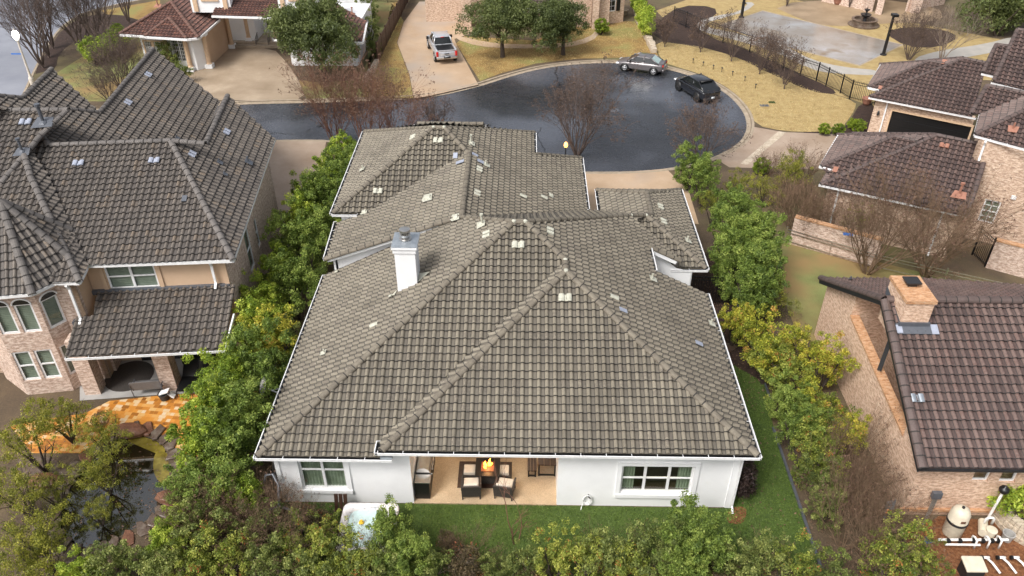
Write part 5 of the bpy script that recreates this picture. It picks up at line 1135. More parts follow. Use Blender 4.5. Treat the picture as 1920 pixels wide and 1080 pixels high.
def limbs(mb, rng, base, top, r0, n, spread, sides=5):
    """tapered trunk and limbs reaching into the crown"""
    for i in range(n):
        a = math.tau*i/n+rng.uniform(-.4, .4); p = Vector(base)+V(math.cos(a), math.sin(a), 0)*r0*.6; q = Vector(top)+V(math.cos(a)*spread, math.sin(a)*spread, rng.uniform(-.3, .3))
        m_ = (p+q)/2+V(rng.uniform(-.1, .1), rng.uniform(-.1, .1), .15); mb.tube([p, m_, q], [r0, r0*.65, r0*.2], sides, False)
        for k in range(2): e = q+V(rng.uniform(-1, 1), rng.uniform(-1, 1), rng.uniform(.1, .6))*spread*.5; mb.tube([m_.lerp(q, .5), e], [r0*.35, r0*.1], 4, False)
KINDS = {}
def make_kind(key, mat, h, rx, rz, clumps, per, leaf, crad, lumps=5, tree=False, variants=2, trunk='bark', up=.3, flat_=.9, inner=.45, droop=.15):
    KINDS[key] = []
    for v in range(variants):
        rng = random.Random(hash((len(KINDS), v)) & 0xffff if False else len(KINDS)*31+v*7+5)
        zc = h-rz*.95 if tree else h*.52
        C = crown_pts(rng, clumps, rx, rx, rz, zc, lumps, inner)
        me = leaf_mesh("foliage", M[mat], C, [crad*rng.uniform(.6, 1.3) for _ in C], per, leaf, len(KINDS)*100+v, up, flat_, droop)
        mb = MB()
        if tree:
            mb.tube([(0, 0, 0), (.03, .02, zc*.35), (0, 0, zc*.6)], [.2, .15, .12], 8, False); limbs(mb, rng, (0, 0, zc*.5), (0, 0, zc+rz*.1), .09, 6, rx*.55)
        else: limbs(mb, rng, (0, 0, 0), (0, 0, h*.55), .035+.008*h, 6, rx*.5)
        tm = bpy.data.meshes.new("stems"); tm.from_pydata(mb.v, [], mb.f); tm.update(); tm.materials.append(M[trunk])
        KINDS[key].append((me, tm, tree))
PC = {}
def plant(key, px, py, zc, label, group=None, s=1.0, var=None, name=None, cat=None, sz=1.0, xy=None, z0=0.0, tilt=0):
    """crown centre at height zc seen at that pixel of the survey photo"""
    p = G(px, py, zc) if xy is None else V(xy[0], xy[1], 0)
    k = PC.get(key, 0); PC[key] = k+1; me, tm, tree = KINDS[key][k % len(KINDS[key]) if var is None else var]
    name = name or ('tree' if tree else 'shrub'); o = bpy.data.objects.new(name, None); COL.objects.link(o); o.location = (p.x, p.y, z0)
    o.rotation_euler = (R.uniform(-tilt, tilt), R.uniform(-tilt, tilt), R.uniform(0, 6.28)); o.scale = (s*R.uniform(.93, 1.07), s*R.uniform(.93, 1.07), s*sz*R.uniform(.94, 1.06)); WL[o.name] = V(p.x, p.y, 0)
    tag(o, label, cat or ('tree' if tree else 'shrub'), group)
    for n_, m_ in (('crown' if tree else 'foliage', me), ('trunk' if tree else 'stems', tm)): c = bpy.data.objects.new(n_, m_); COL.objects.link(c); c.parent = o
    return o
make_kind('bright', 'leaf_bright', 3.7, 1.15, 1.85, 150, 110, .09, .2, 8, variants=3)
make_kind('deep', 'leaf_deep', 3.9, 1.35, 1.75, 150, 110, .09, .22, 9, variants=3)
make_kind('mid', 'leaf_mid', 2.6, 1.15, 1.3, 100, 70, .078, .17, 8, variants=3)
make_kind('autumn', 'leaf_autumn', 2.7, 1.15, 1.4, 92, 66, .08, .17, 8, variants=3)
make_kind('yellow', 'leaf_yellow', 3.6, 1.2, 1.6, 80, 90, .09, .21, 7, variants=3, inner=.3)
make_kind('olive', 'leaf_olive', 3.6, 1.7, 1.3, 85, 80, .075, .26, 7, variants=2, inner=.3)
make_kind('brown', 'leaf_gray', 1.9, .95, .9, 70, 90, .075, .22, 5, variants=2, inner=.2)
make_kind('oak', 'leaf_oak', 5.0, 3.0, 2.1, 320, 130, .14, .5, 8, tree=True, variants=2)
make_kind('farbush', 'leaf_oak', 3.2, 2.4, 1.6, 90, 90, .16, .5, 6, variants=2)
make_kind('ball', 'leaf_lime', .75, .45, .4, 60, 60, .06, .1, 1, variants=1, inner=.9)
make_kind('dark', 'leaf_dark', 1.6, .75, .85, 60, 90, .09, .2, 4, variants=1)
make_kind('hedge', 'leaf_bright', 1.6, .8, .7, 60, 90, .1, .25, 3, variants=1)
# bare winter trees: vase of stems dividing into fine twigs
def bare_kind(key, h, rx, stems, depth, r0, twig, seed_m, seeds, seedsize, vase=.3, variants=1, kids=3, curve=.25, lean=1.0, base_h=0):
    KINDS[key] = []
    for v in range(variants):
        rng = random.Random(len(KINDS)*53+v*11); mb = MB(); tips = []
        def grow(p, d, L_, r, lv):
            n = 3 if lv < 2 else 2; pts = [p]; dd = d.copy(); q = p.copy()
            for i in range(n):
                dd = (dd+V(rng.gauss(0, curve*.35), rng.gauss(0, curve*.35), rng.gauss(.04, curve*.2))).normalized(); q = q+dd*L_/n; pts.append(q.copy())
            mb.tube(pts, [r*(1-.45*i/n) for i in range(n+1)], 5 if lv == 0 else 3, False)
            if lv >= depth: tips.append(q); return
            for k in range(kids+(3 if lv == depth-1 else 0)):
                t = 1.0 if k == 0 else rng.uniform(.35, .95); b = pts[min(n, int(t*n))] if t == 1 else pts[int(t*n)].lerp(pts[min(n, int(t*n)+1)], t*n-int(t*n))
                sp = rng.uniform(.25, .6) if k else rng.uniform(.05, .2); ax = dd.orthogonal().normalized(); ax.rotate(Matrix.Rotation(rng.uniform(0, 6.28), 3, dd)); nd = (dd+ax*sp*1.2).normalized()
                if nd.z < .05: nd.z = .05+rng.random()*.2
                grow(b, nd, L_*rng.uniform(.62, .82), r*.55, lv+1)
        L0 = h*.36
        if base_h: mb.tube([(0, 0, 0), (0, 0, base_h)], [r0*1.6, r0*1.3], 6, False)
        for i in range(stems):
            a = math.tau*i/stems+rng.uniform(-.3, .3); sp = rng.uniform(.4, 1)*rx/h*lean; grow(V(math.cos(a)*.12, math.sin(a)*.12, base_h), V(math.cos(a)*sp, math.sin(a)*sp, 1).normalized(), L0*rng.uniform(.8, 1.15), r0, 0)
        tm = bpy.data.meshes.new("limbs"); tm.from_pydata(mb.v, [], mb.f); tm.update(); tm.materials.append(M[twig])
        me = None
        if seeds:
            T = [tips[rng.randrange(len(tips))]+V(rng.gauss(0, .05), rng.gauss(0, .05), rng.gauss(0, .05)) for _ in range(seeds)]
            me = leaf_mesh("seed_heads", M[seed_m], T, [seedsize*.8]*len(T), 7, seedsize*.8, len(KINDS)+900+v, 0)
        KINDS[key].append((tm, me))
def bare(key, px, py, label, group=None, s=1.0, sz=1.0, name="bare_tree", cat="tree", z0=0, xy=None, rot=None, lean=(0, 0)):
    p = G(px, py, 0) if xy is None else V(*xy, 0); k = PC.get(key, 0); PC[key] = k+1; tm, me = KINDS[key][k % len(KINDS[key])]
    o = bpy.data.objects.new(name, None); COL.objects.link(o); o.location = (p.x, p.y, z0); o.rotation_euler = (lean[0], lean[1], R.uniform(0, 6.28) if rot is None else rot); o.scale = (s, s, s*sz); tag(o, label, cat, group)
    c = bpy.data.objects.new("trunk", tm); COL.objects.link(c); c.parent = o
    if me: c = bpy.data.objects.new("crown", me); COL.objects.link(c); c.parent = o
    return o
bare_kind('myrtle', 4.9, 3.1, 11, 4, .045, 'twig_gray', 'seed', 1900, .07, variants=2)
bare_kind('myrtle_red', 6.2, 3.0, 12, 4, .035, 'twig_red', 'seed_red', 1300, .085, variants=2)
bare_kind('small', 3.4, 1.9, 8, 4, .032, 'twig_gray', 'seed', 900, .07, variants=3, base_h=.35)
bare_kind('big', 8.5, 3.4, 8, 4, .075, 'twig_gray', None, 0, 0, variants=3, base_h=.3)
bare_kind('brownvase', 4.6, 3.4, 12, 4, .04, 'twig_brown', 'seed_red', 700, .07, variants=2, lean=1.3)
bare_kind('pale', 4.6, 2.8, 5, 4, .05, 'bark_pale', None, 0, 0, variants=1)
bare_kind('sapling', 3.4, 1.0, 3, 3, .022, 'twig_red', None, 0, 0, variants=1, kids=2)
bare_kind('tangle', 3.0, 2.6, 12, 4, .022, 'twig_brown', 'seed_red', 250, .06, variants=2, lean=1.5, curve=.5)
# hedge of bright shrubs between the left house and the white house
hedge = [(640, 292, 'bright', 2.6), (606, 322, 'bright', 2.6), (652, 330, 'deep', 2.2), (580, 362, 'bright', 2.6), (618, 372, 'deep', 2.2), (556, 405, 'bright', 2.6), (597, 425, 'deep', 2.1), (548, 455, 'deep', 2.4), (583, 480, 'deep', 2.0),
 (512, 505, 'bright', 2.5), (552, 530, 'deep', 2.2), (492, 560, 'bright', 2.4), (535, 590, 'mid', 3.0), (470, 615, 'bright', 2.5), (510, 645, 'yellow', 2.2), (440, 660, 'bright', 2.6), (488, 690, 'deep', 2.2), (425, 715, 'bright', 2.5), (462, 745, 'autumn', 2.7),
 (400, 770, 'bright', 2.3), (440, 795, 'deep', 2.2), (395, 835, 'bright', 2.3), (430, 850, 'deep', 2.0)]
ordn = ['first', 'second', 'third', 'fourth', 'fifth', 'sixth', 'seventh', 'eighth', 'ninth', 'tenth', 'eleventh', 'twelfth', 'thirteenth', 'fourteenth', 'fifteenth', 'sixteenth', 'seventeenth', 'eighteenth', 'nineteenth', 'twentieth', 'twenty-first', 'twenty-second', 'twenty-third', 'twenty-fourth', 'twenty-fifth', 'twenty-sixth', 'twenty-seventh', 'twenty-eighth', 'twenty-ninth', 'thirtieth', 'thirty-first', 'thirty-second', 'thirty-third', 'thirty-fourth', 'thirty-fifth', 'thirty-sixth', 'thirty-seventh', 'thirty-eighth', 'thirty-ninth', 'fortieth']
look = dict(bright='bright green', deep='deep green', mid='mid green', autumn='autumn tinged', yellow='yellowing', olive='olive green', brown='brownish')
for i, (x, y, k, z) in enumerate(hedge):
    plant(k, x, y, z, "%s leafy shrub, %s from the street in the hedge left of the white house" % (look[k], ordn[i]), "hedge shrubs left of the white house", s=1.05 if k in ('bright', 'deep') else 1.15)
right = [(1296, 292, 'deep', 2.4, .85), (1322, 328, 'deep', 2.3, .85), (1345, 365, 'olive', 2.2, .75), (1375, 392, 'deep', 2.6, 1.05), (1402, 425, 'deep', 2.8, 1.15), (1370, 455, 'deep', 2.4, 1), (1430, 455, 'deep', 2.5, 1.05), (1392, 492, 'deep', 2.5, 1.1), (1442, 500, 'deep', 2.4, 1), (1415, 540, 'deep', 2.2, 1), (1455, 540, 'olive', 2.0, .75),
 (1385, 578, 'yellow', 2.2, .8), (1420, 600, 'yellow', 2.4, .95), (1450, 640, 'yellow', 2.4, 1), (1515, 620, 'yellow', 2.4, .85), (1555, 660, 'yellow', 2.4, .95), (1480, 680, 'autumn', 2.3, 1.1), (1445, 655, 'autumn', 2.0, .95), (1485, 728, 'deep', 2.2, .7), (1530, 735, 'yellow', 2.2, .8), (1600, 780, 'yellow', 2.2, .75), (1565, 760, 'autumn', 1.9, 1.0),
 (1500, 778, 'deep', 2.0, .7), (1540, 800, 'autumn', 2.0, .95), (1520, 835, 'autumn', 1.9, .9), (1555, 850, 'autumn', 1.8, .9), (1545, 890, 'mid', 1.7, .85), (1558, 925, 'mid', 1.6, .8)]
for i, (x, y, k, z, s) in enumerate(right):
    plant(k, x, y, z, "%s shrub, %s from the street in the hedge right of the white house" % (look[k], ordn[i]), "hedge shrubs right of the white house", s=s)
front = [(350, 905, 'deep', 2.2, .8), (405, 905, 'deep', 2.2, .85), (455, 915, 'bright', 1.9, .75), (310, 1005, 'bright', 1.9, .6), (270, 1040, 'mid', 1.6, .85), (330, 950, 'bright', 2.0, .6), (380, 985, 'mid', 1.8, 1.05), (200, 1055, 'mid', 1.6, .95), (150, 1075, 'bright', 1.4, .6), (300, 1068, 'mid', 1.6, 1), (365, 1060, 'autumn', 1.7, 1), (425, 1035, 'autumn', 1.7, .95), (470, 985, 'mid', 1.7, .9), (500, 1050, 'mid', 1.6, 1),
 (545, 1000, 'autumn', 1.6, .8), (560, 1065, 'mid', 1.5, .95), (610, 975, 'autumn', 1.8, .75), (600, 1030, 'autumn', 1.8, .95), (665, 1040, 'autumn', 1.7, .95), (648, 1075, 'mid', 1.5, .85), (730, 1000, 'deep', 2.1, .72), (765, 1035, 'deep', 2.0, .75), (715, 1060, 'mid', 1.8, .95), (800, 1065, 'mid', 1.6, .85), (870, 1045, 'brown', 1.5, 1), (930, 1070, 'mid', 1.3, .7), (985, 1050, 'mid', 1.4, .8), (1040, 1040, 'autumn', 1.5, .9),
 (1090, 1045, 'autumn', 1.5, .9), (1140, 1030, 'mid', 1.6, 1), (1175, 1065, 'autumn', 1.5, .85), (1225, 1020, 'mid', 1.8, 1.05), (1290, 985, 'deep', 2.2, .78), (1330, 1010, 'deep', 2.2, .85), (1275, 1055, 'deep', 1.9, .7), (1380, 1060, 'mid', 1.6, .95), (1440, 1050, 'mid', 1.6, 1), (1500, 1062, 'autumn', 1.5, .9), (1560, 1075, 'mid', 1.4, .8)]
for i, (x, y, k, z, s) in enumerate(front):
    plant(k, x, y, z, "%s shrub, %s from the left in the row along the bottom of the photo" % (look[k], ordn[i]), "shrubs along the back boundary", s=s)
oliv = [(95, 735, 2.8, .75, 'spreading olive shrub before the round turret'), (170, 755, 2.8, .7, 'sparse olive shrub in front of the porch pillars'), (40, 790, 2.8, .9, 'olive shrub at the left edge beside the orange terrace'), (75, 870, 2.4, .6, 'olive shrub hanging over the upper left of the pond'), (175, 850, 2.2, .65, 'olive shrub overhanging the pond beside the terrace'), (35, 950, 2.6, .8, 'big olive shrub left of the pond'), (60, 1000, 2.2, .55, 'olive shrub beside the flagstone path'), (40, 1040, 2.4, .9, 'olive shrub in the bottom left corner'), (10, 880, 2.6, .8, 'olive shrub on the left edge level with the pond'), (165, 925, 1.8, .45, 'small olive shrub reaching over the pond water')]
for x, y, z, s, l in oliv: plant('olive', x, y, z, l, s=s)
for x, y, z, s, l in ((1700, 1000, 2.0, 1.0, 'orange tinged shrub left of the pool pump equipment'), (1680, 1060, 1.6, 1, 'green shrub in the bottom right in front of the pump equipment'), (1745, 1045, 1.5, .7, 'small orange tinged shrub beside the beige filter box')): plant('autumn', x, y, z, l, s=s)
plant('hedge', 1908, 950, .9, 'clipped bright green shrub behind the curved stone retaining wall', s=1.2)
plant('dark', 1392, 905, .8, 'dark purple shrub at the right rear corner of the white house', s=1.0)
# live oaks and far shrubs
plant('oak', 942, 44, 3.0, 'live oak in the brown lawn right of the silver pickup', s=1.12); plant('oak', 1058, 40, 3.0, 'live oak in the brown lawn in front of the tan brick house', s=1.05)
plant('oak', 602, 92, 3.0, 'broad live oak beside the stained driveway of the white villa', s=1.28); plant('farbush', 1880, 30, 1.9, 'dark evergreen bush at the upper right edge beyond the golden lawn', s=1.6)
plant('farbush', 1900, 10, 2.4, 'dense evergreen bush in the top right corner', s=1.8)
for x, y, s, l in ((1545, 243, 1, 'ball shaped lime shrub nearest the driveway, left of the others'), (1572, 245, 1, 'ball shaped lime shrub second from the driveway'), (1599, 231, .85, 'small ball shaped lime shrub at the upper end of the bed'), (1610, 238, 1.1, 'ball shaped lime shrub touching the garage corner'), (1428, 316, 1.3, 'round green shrub below the stone banded driveway')): plant('ball', x, y, .4, l, "ball shrubs round the garage driveway", s=s*1.25)
for x, y, s, l in ((867, 11, 1.7, 'left'), (879, 10, 1.7, 'middle'), (892, 8, 1.7, 'right')): plant('ball', x, y, .6, '%s round clipped shrub of three beside the far tan driveway' % l, "three clipped shrubs", s=s)
plant('ball', 1127, 53, .6, 'round clipped shrub at the brick house corner', s=2.1)
for x, y, s, l in ((320, 105, 1.2, 'dark shrub before the wide window of the white villa'), (340, 128, .8, 'low green shrub at the villa corner column'), (690, 30, 1.2, 'grey green shrub beside the villa gable, upper one'), (692, 60, 1.1, 'green shrub beside the villa gable, lower one'), (700, 82, .8, 'low dark shrub at the foot of the villa side wall')): plant('mid', x, y, 1.2, l, s=s)
for i, (x, y) in enumerate(((175, 103), (190, 95), (205, 86), (218, 78), (230, 72))): plant('hedge', x, y, .9, '%s low green hedge shrub left of the white villa counted from the left' % ordn[i], "low hedge left of the villa", s=1.35)
for i, (x, y) in enumerate(((1196, 2), (1202, 16), (1208, 30), (1214, 44), (1217, 56))): plant('hedge', x, y, .9, '%s bright hedge shrub behind the rubble wall counted from the top' % ordn[i], "bright hedge behind the rubble wall", s=1.25, sz=1.2)
for x, y, s, l in ((1640, 275, 1.0, ''),): pass
for x, y, s, l in ((1490, 330, .9, 'olive shrub below the stone banded driveway'), (1440, 345, .8, 'brown olive shrub right of the deep green hedge'), (1600, 395, .75, 'dark shrub against the brick wing below the gutter'), (1390, 330, .6, 'low olive shrub at the hedge beside the driveway'), (1900, 5, .1, '')):
    if l: plant('olive', x, y, 1.6, l, s=s)
# bare trees
for i, (x, y, s) in enumerate(((81, 128, .95), (92, 108, .85), (100, 91, .9), (157, 101, .9), (193, 101, 1.0), (242, 43, .9), (180, 88, .75))):
    bare('big', x, y, ['bare tree nearest the lamp post beside the left street', 'bare tree, second along the left street kerb', 'bare tree, third along the left street kerb', 'bare forked tree left of the green hedge', 'tall bare tree standing in the green hedge', 'bare tree above the villa roof corner', 'thin bare tree between the two forked ones near the hedge'][i], "bare trees by the left street", s=s)
for i, (x, y, s) in enumerate(((226, 165, .95), (245, 150, .75), (205, 190, .6))): bare('myrtle', x, y, ['dark bare shrub tree before the villa corner', 'second dark bare shrub tree before the villa window', 'thin bare shrub between the two grey gables'][i], s=s)
for i, (x, y, s) in enumerate(((630, 275, 1.05), (690, 285, 1.08), (745, 288, .95))): bare('myrtle_red', x, y, '%s reddish bare crape myrtle behind the white house roof counted from the left' % ordn[i], "reddish crape myrtles by the street", s=s)
bare('myrtle', 820, 262, 'thin bare crape myrtle beyond the porch roof of the white house', s=.65)
bare('myrtle', 1082, 292, 'wide bare crape myrtle beside the lit lantern before the cul-de-sac', s=1.25); bare('myrtle', 1312, 305, 'bare crape myrtle in front of the black car', s=.92)
for i, (x, y, s) in enumerate(((1246, 88, .95), (1313, 98, 1), (1371, 115, 1.1), (1424, 139, 1.1), (1470, 167, 1.1), (1450, 128, .8))): bare('small', x, y, ['small bare myrtle at the left end of the golden lawn', 'second small bare myrtle on the golden lawn', 'third small bare myrtle on the golden lawn', 'fourth small bare myrtle on the golden lawn', 'fifth small bare myrtle, nearest the iron fence', 'small bare myrtle in the mulch behind the fourth one'][i], "small bare myrtles on the golden lawn", s=s)
bare('myrtle', 1703, 112, 'bare multi stemmed tree left of two beyond the garage roof', s=.95); bare('pale', 1765, 112, 'pale barked bare tree beyond the garage roof', s=1.1); bare('big', 1475, 12, 'thin bare trunk beside the court end', s=.4); bare('big', 1592, 14, 'bare tree by the terracotta pot at the top', s=.35)
for i, (x, y, s) in enumerate(((1625, 512, 1.3), (1735, 518, 1.35), (1500, 440, .8), (1560, 450, .7))): bare('brownvase', x, y, ['wide brown bare tree in the yard, left of the brick chimney', 'wide brown bare tree in the yard behind the brick chimney', 'brown bare shrub beside the garden wall near the deep green hedge', 'brown bare shrub inside the brick garden wall'][i], s=s)
bare('sapling', 965, 1015, 'thin reddish bare sapling on the artificial turf in front of the patio', s=1.15)
for i, (x, y, s) in enumerate(((1605, 965, .95), (1580, 1030, .9), (430, 1045, 1.0), (500, 1030, .8), (1630, 1060, .9), (1290, 1070, .01))):
    if s > .1: bare('tangle', x, y, ['tangled bare shrub beside the brick gable wall', 'tangled bare shrub at the lower end of the right hedge', 'tangled bare branches over the shrubs at the lower left', 'small tangle of bare twigs below the grey swing frame', 'brown bare brush at the bottom right beside the pump yard'][i], s=s, sz=1.35, name="bare_shrub", cat="shrub")
for i, (x, y, s) in enumerate(((1600, 890, .8), (1570, 950, .8), (1645, 1010, .7), (390, 1000, .8), (545, 1050, .8), (1480, 430, .8), (1530, 420, .8))): bare('tangle', x, y, ['brown tangle on the bare soil, upper one beside the gable wall', 'brown tangle against the lower right hedge', 'brown tangle left of the pool pump shrubs', 'brown tangle just right of the pond', 'brown tangle in front of the hot tub shrubs', 'brown tangle at the end of the garden wall', 'brown tangle before the garden wall'][i], s=s, sz=1.5, name="bare_shrub", cat="shrub")
for i, (x, y, s) in enumerate(((1500, 350, .9), (1470, 390, .8), (1440, 330, .6))): bare('brownvase', x, y, ['brown seed tipped shrub below the driveway, upper one', 'brown seed tipped shrub below the driveway, lower one', 'brown seed tipped shrub touching the round green one'][i], s=s*.7, name="bare_shrub", cat="shrub")
for i, (x, y, s) in enumerate(((455, 1010, .8), (520, 965, .5), (700, 1075, .6), (880, 1065, .5), (1120, 1070, .5), (1210, 1075, .5), (1420, 1085, .5))):
    bare('tangle', x, y, 'bare brown twigs poking out of the bottom shrub row, %s from the left' % ordn[i], s=s*1.05, sz=1.35, name="bare_shrub", cat="shrub")
for i, (x, y, z, s) in enumerate(((590, 950, 1.3, .7), (840, 1000, 1.2, .6), (1000, 1075, 1.2, .8), (1350, 1075, 1.2, .8), (640, 990, 1.4, .6))):
    plant('brown', x, y, z, 'sparse brownish shrub in the bottom row, %s of the brown ones' % ['second', 'third', 'fourth', 'fifth', 'first'][i], "brownish shrubs along the back boundary", s=s)
def litter(name, areas, n, m, size, seed):
    rng = np.random.default_rng(seed); C = []
    for (x0, y0, x1, y1, z), k in areas:
        a = np.stack([rng.uniform(x0, x1, k), rng.uniform(y0, y1, k), np.full(k, z)], 1); C.append(a)
    C = np.concatenate(C); me = leaf_mesh(name, M[m], C, [.02]*len(C), 1, size, seed, 6.0, .1); o = bpy.data.objects.new(name, me); COL.objects.link(o); tag(o, "scattered fallen leaves and debris on the ground", kind='stuff')
def blades(name, m, key, per_m2, size, seed, label):
    rng = np.random.default_rng(seed); C = []
    for vs, fs in SH[key][:2 if key == 'gold_b' else 1]:
        for f in fs:
            a, b, c = (np.array(vs[i]) for i in f); ar = abs(np.cross((b-a)[:2], (c-a)[:2]))/2; k = int(ar*per_m2)
            if k < 1: continue
            r1 = np.sqrt(rng.random(k))[:, None]; r2 = rng.random(k)[:, None]; C.append(a*(1-r1)+b*(r1*(1-r2))+c*(r1*r2)+np.array([0, 0, size*.25]))
    C = np.concatenate(C)[:60000]; me = leaf_mesh(name, M[m], C, [.015]*len(C), 1, size, seed, 1.2, .2); o = bpy.data.objects.new(name, me); COL.objects.link(o); tag(o, label, kind='stuff')
blades("dry_grass", 'dry_blade', 'gold', 60, .085, 11, "short dormant golden grass on the front lawns")
blades("brown_grass", 'dry_blade', 'gold_b', 60, .08, 12, "short dormant brown grass under the live oaks")
blades("turf_grass", 'turf_blade', 'turf', 420, .06, 13, "green artificial grass pile behind the white house")
litter("fallen_leaves", (((-9.3, 17, -6.8, 19.9, .05), 60), ((8.3, 17.5, 10.4, 24, .05), 90), ((8.3, 25, 10.9, 37, .04), 900), ((11, 18, 14, 33, .04), 1500), ((-24, 17, -9.5, 24, .05), 900), ((-9, 16.7, 10, 17.6, .05), 200), ((2, 46.5, 9, 47.6, -.09), 120), ((-12, 54, 10, 72, -.1), 120)), 0, 'seed_red', .09, 5)
# ================================================================== CARS
def loft(mb, st, close=True):
    """st: rings of equal length (closed loops)"""
    b = len(mb.v); k = len(st[0])
    for r in st: mb.v += [tuple(p) for p in r]
    for i in range(len(st)-1):
        for j in range(k): mb.f.append((b+i*k+j, b+i*k+(j+1) % k, b+(i+1)*k+(j+1) % k, b+(i+1)*k+j))
    if close: mb.f.append(tuple(b+j for j in range(k))[::-1]); mb.f.append(tuple(b+(len(st)-1)*k+j for j in range(k)))
    return mb
def xform(o, T):
    o.data.transform(T)
def car(kind, rear, front, s, label, cat, paint, rim):
    """rear/front: ground points under the left wheels; x forward, y left in car space"""
    d = (front-rear); d.z = 0; d.normalize(); lft = V(-d.y, d.x, 0)
    W, wb = {'pickup': (2.0, 3.75), 'sedan': (1.76, 2.68), 'suv': (1.96, 2.85)}[kind]
    c = (rear+front)/2-lft*(W/2-.1)*s; c.z = -.108 if kind != 'pickup' else .012
    H = thing({'pickup': 'pickup_truck', 'sedan': 'parked_car', 'suv': 'parked_car'}[kind], c, label, cat)
    T = Matrix.Rotation(math.atan2(d.y, d.x), 4, 'Z') @ Matrix.Scale(s, 4)
    def put(mb, name, m, parent=None, sub=0, smooth=True, bevel=0):
        mb.v = [tuple((T @ Vector(v))+c) for v in mb.v]; return mb.build(name, M[m], parent or H, smooth, bevel, sub)
    h = W/2
    if kind == 'sedan': prof = [(-2.18, .42, .72, .72), (-2.12, .3, .98, .88), (-1.7, .22, 1.02, .97), (-.9, .2, .98, 1), (.3, .2, .95, 1), (1.0, .2, .92, .99), (1.7, .22, .84, .94), (2.1, .28, .72, .84), (2.28, .38, .6, .62)]
    elif kind == 'suv': prof = [(-2.38, .5, .85, .78), (-2.32, .34, 1.12, .92), (-1.8, .28, 1.18, 1), (-.9, .26, 1.12, 1), (.3, .26, 1.08, 1), (1.1, .26, 1.06, 1), (1.8, .28, .98, .96), (2.25, .34, .84, .84), (2.42, .45, .7, .62)]
    else: prof = [(-2.85, .55, 1.1, .95), (-2.8, .5, 1.14, 1), (-1.2, .48, 1.16, 1), (-1.0, .45, 1.2, 1), (.6, .45, 1.18, 1), (1.2, .45, 1.18, 1), (2.2, .48, 1.12, .97), (2.65, .5, 1.0, .9), (2.8, .55, .85, .78)]
    st = []
    for x, zb, zt, w_ in prof:
        y = h*w_; zm = zb+(zt-zb)*.55
        st.append([V(x, -y*.88, zb), V(x, -y*.985, zb+.14), V(x, -y, zm), V(x, -y*.95, zt-.06), V(x, -y*.8, zt), V(x, 0, zt+.035), V(x, y*.8, zt), V(x, y*.95, zt-.06), V(x, y, zm), V(x, y*.985, zb+.14), V(x, y*.88, zb)])
    body = put(loft(MB(), st), "body", paint, sub=1)
    # cabin: glass box, painted roof and pillars
    cb = {'sedan': ((-1.74, 1.2), (-.9, .32), .95, 1.42), 'suv': ((-2.2, 1.15), (-1.15, .5), 1.12, 1.64), 'pickup': ((-1.02, 1.3), (-.85, .75), 1.17, 1.86)}[kind]
    (xb0, xb1), (xt0, xt1), zb, zt = cb; yb, yt = h*.86, h*.68
    def ring(f, ins=0): return [V(xb0+(xt0-xb0)*f+ins, -(yb+(yt-yb)*f), zb+(zt-zb)*f), V(xb1+(xt1-xb1)*f-ins, -(yb+(yt-yb)*f), zb+(zt-zb)*f), V(xb1+(xt1-xb1)*f-ins, (yb+(yt-yb)*f), zb+(zt-zb)*f), V(xb0+(xt0-xb0)*f+ins, (yb+(yt-yb)*f), zb+(zt-zb)*f)]
    put(loft(MB(), [ring(-.05), ring(.5), ring(.97)]), "windows", 'carglass', smooth=False)
    if kind == 'sedan':
        r0, r1 = ring(.1), ring(.9); off = V(-.012, 0, .012); k = MB(); k.poly([r0[0]+V(0, .12, 0)+off, r0[3]-V(0, .12, 0)+off, r1[3]-V(0, .1, 0)+off, r1[0]+V(0, .1, 0)+off]); put(k, "rear_window", 'rearglass', smooth=False)
    rf = MB(); a = ring(.94); t_ = ring(1.0); top = zt+.05; mx = (xt0+xt1)/2
    loft(rf, [[p+(p-V(mx, 0, p.z))*.02 for p in a], [p+V(0, 0, .0) for p in t_], [V(mx+(p.x-mx)*.82, p.y*.8, top) for p in t_]]); put(rf, "roof", paint, bevel=.02)
    pl = MB(); B0, T0 = ring(-.02), ring(1.0)
    for i in range(4): pl.bar(B0[i]*1.0+V(0, 0, 0), T0[i], .09, .07)
    for y in (-1, 1):
        for fx in ((.45,) if kind != 'pickup' else (.42,)):
            xb = xb0+(xb1-xb0)*fx; xt = xt0+(xt1-xt0)*fx+.05; pl.bar(V(xb, y*(yb+.004), zb), V(xt, y*(yt+.004), zt), .07, .05)
        pl.bar(V(xb0, y*(yb+.01), zb+.01), V(xb1, y*(yb+.01), zb+.01), .05, .06)
    put(pl, "pillars", paint)
    if kind == 'pickup':
        k = MB(); k.box((-1.93, 0, 1.2), (1.62, 1.5, .02)); put(k, "bed_cover", 'black', smooth=False)
        k = MB()
        for y in (-.86, .86): k.box((-1.9, y, 1.2), (1.8, .16, .09))
        k.box((-2.79, 0, 1.2), (.1, 1.8, .09)); k.box((-1.06, 0, 1.21), (.08, 1.8, .09)); put(k, "bed_rail", paint, bevel=.02)
        k = MB(); k.box((-2.9, 0, .95), (.03, .42, .07)); put(k, "tailgate_handle", 'black')
        k = MB(); k.box((-2.97, 0, .62), (.2, 1.9, .2)); put(k, "bumper", 'steel', bevel=.05); k = MB(); k.box((-3.0, 0, .66), (.16, .6, .14)); put(k, "step_pad", 'dark')
        k = MB(); k.box((-.94, 0, 1.84), (.05, .35, .06)); put(k, "brake_light", 'taillight')
        tl, tz, tx = (.2, .42), .93, -2.9
    else:
        tl, tz, tx = ((.34, .16), .86, -2.14) if kind == 'sedan' else ((.6, .1), 1.0, -2.34)
        k = MB(); k.box((tx-.02, 0, .45), (.22, W*.86, .26)); put(k, "bumper", paint if kind == 'sedan' else 'dark', bevel=.08)
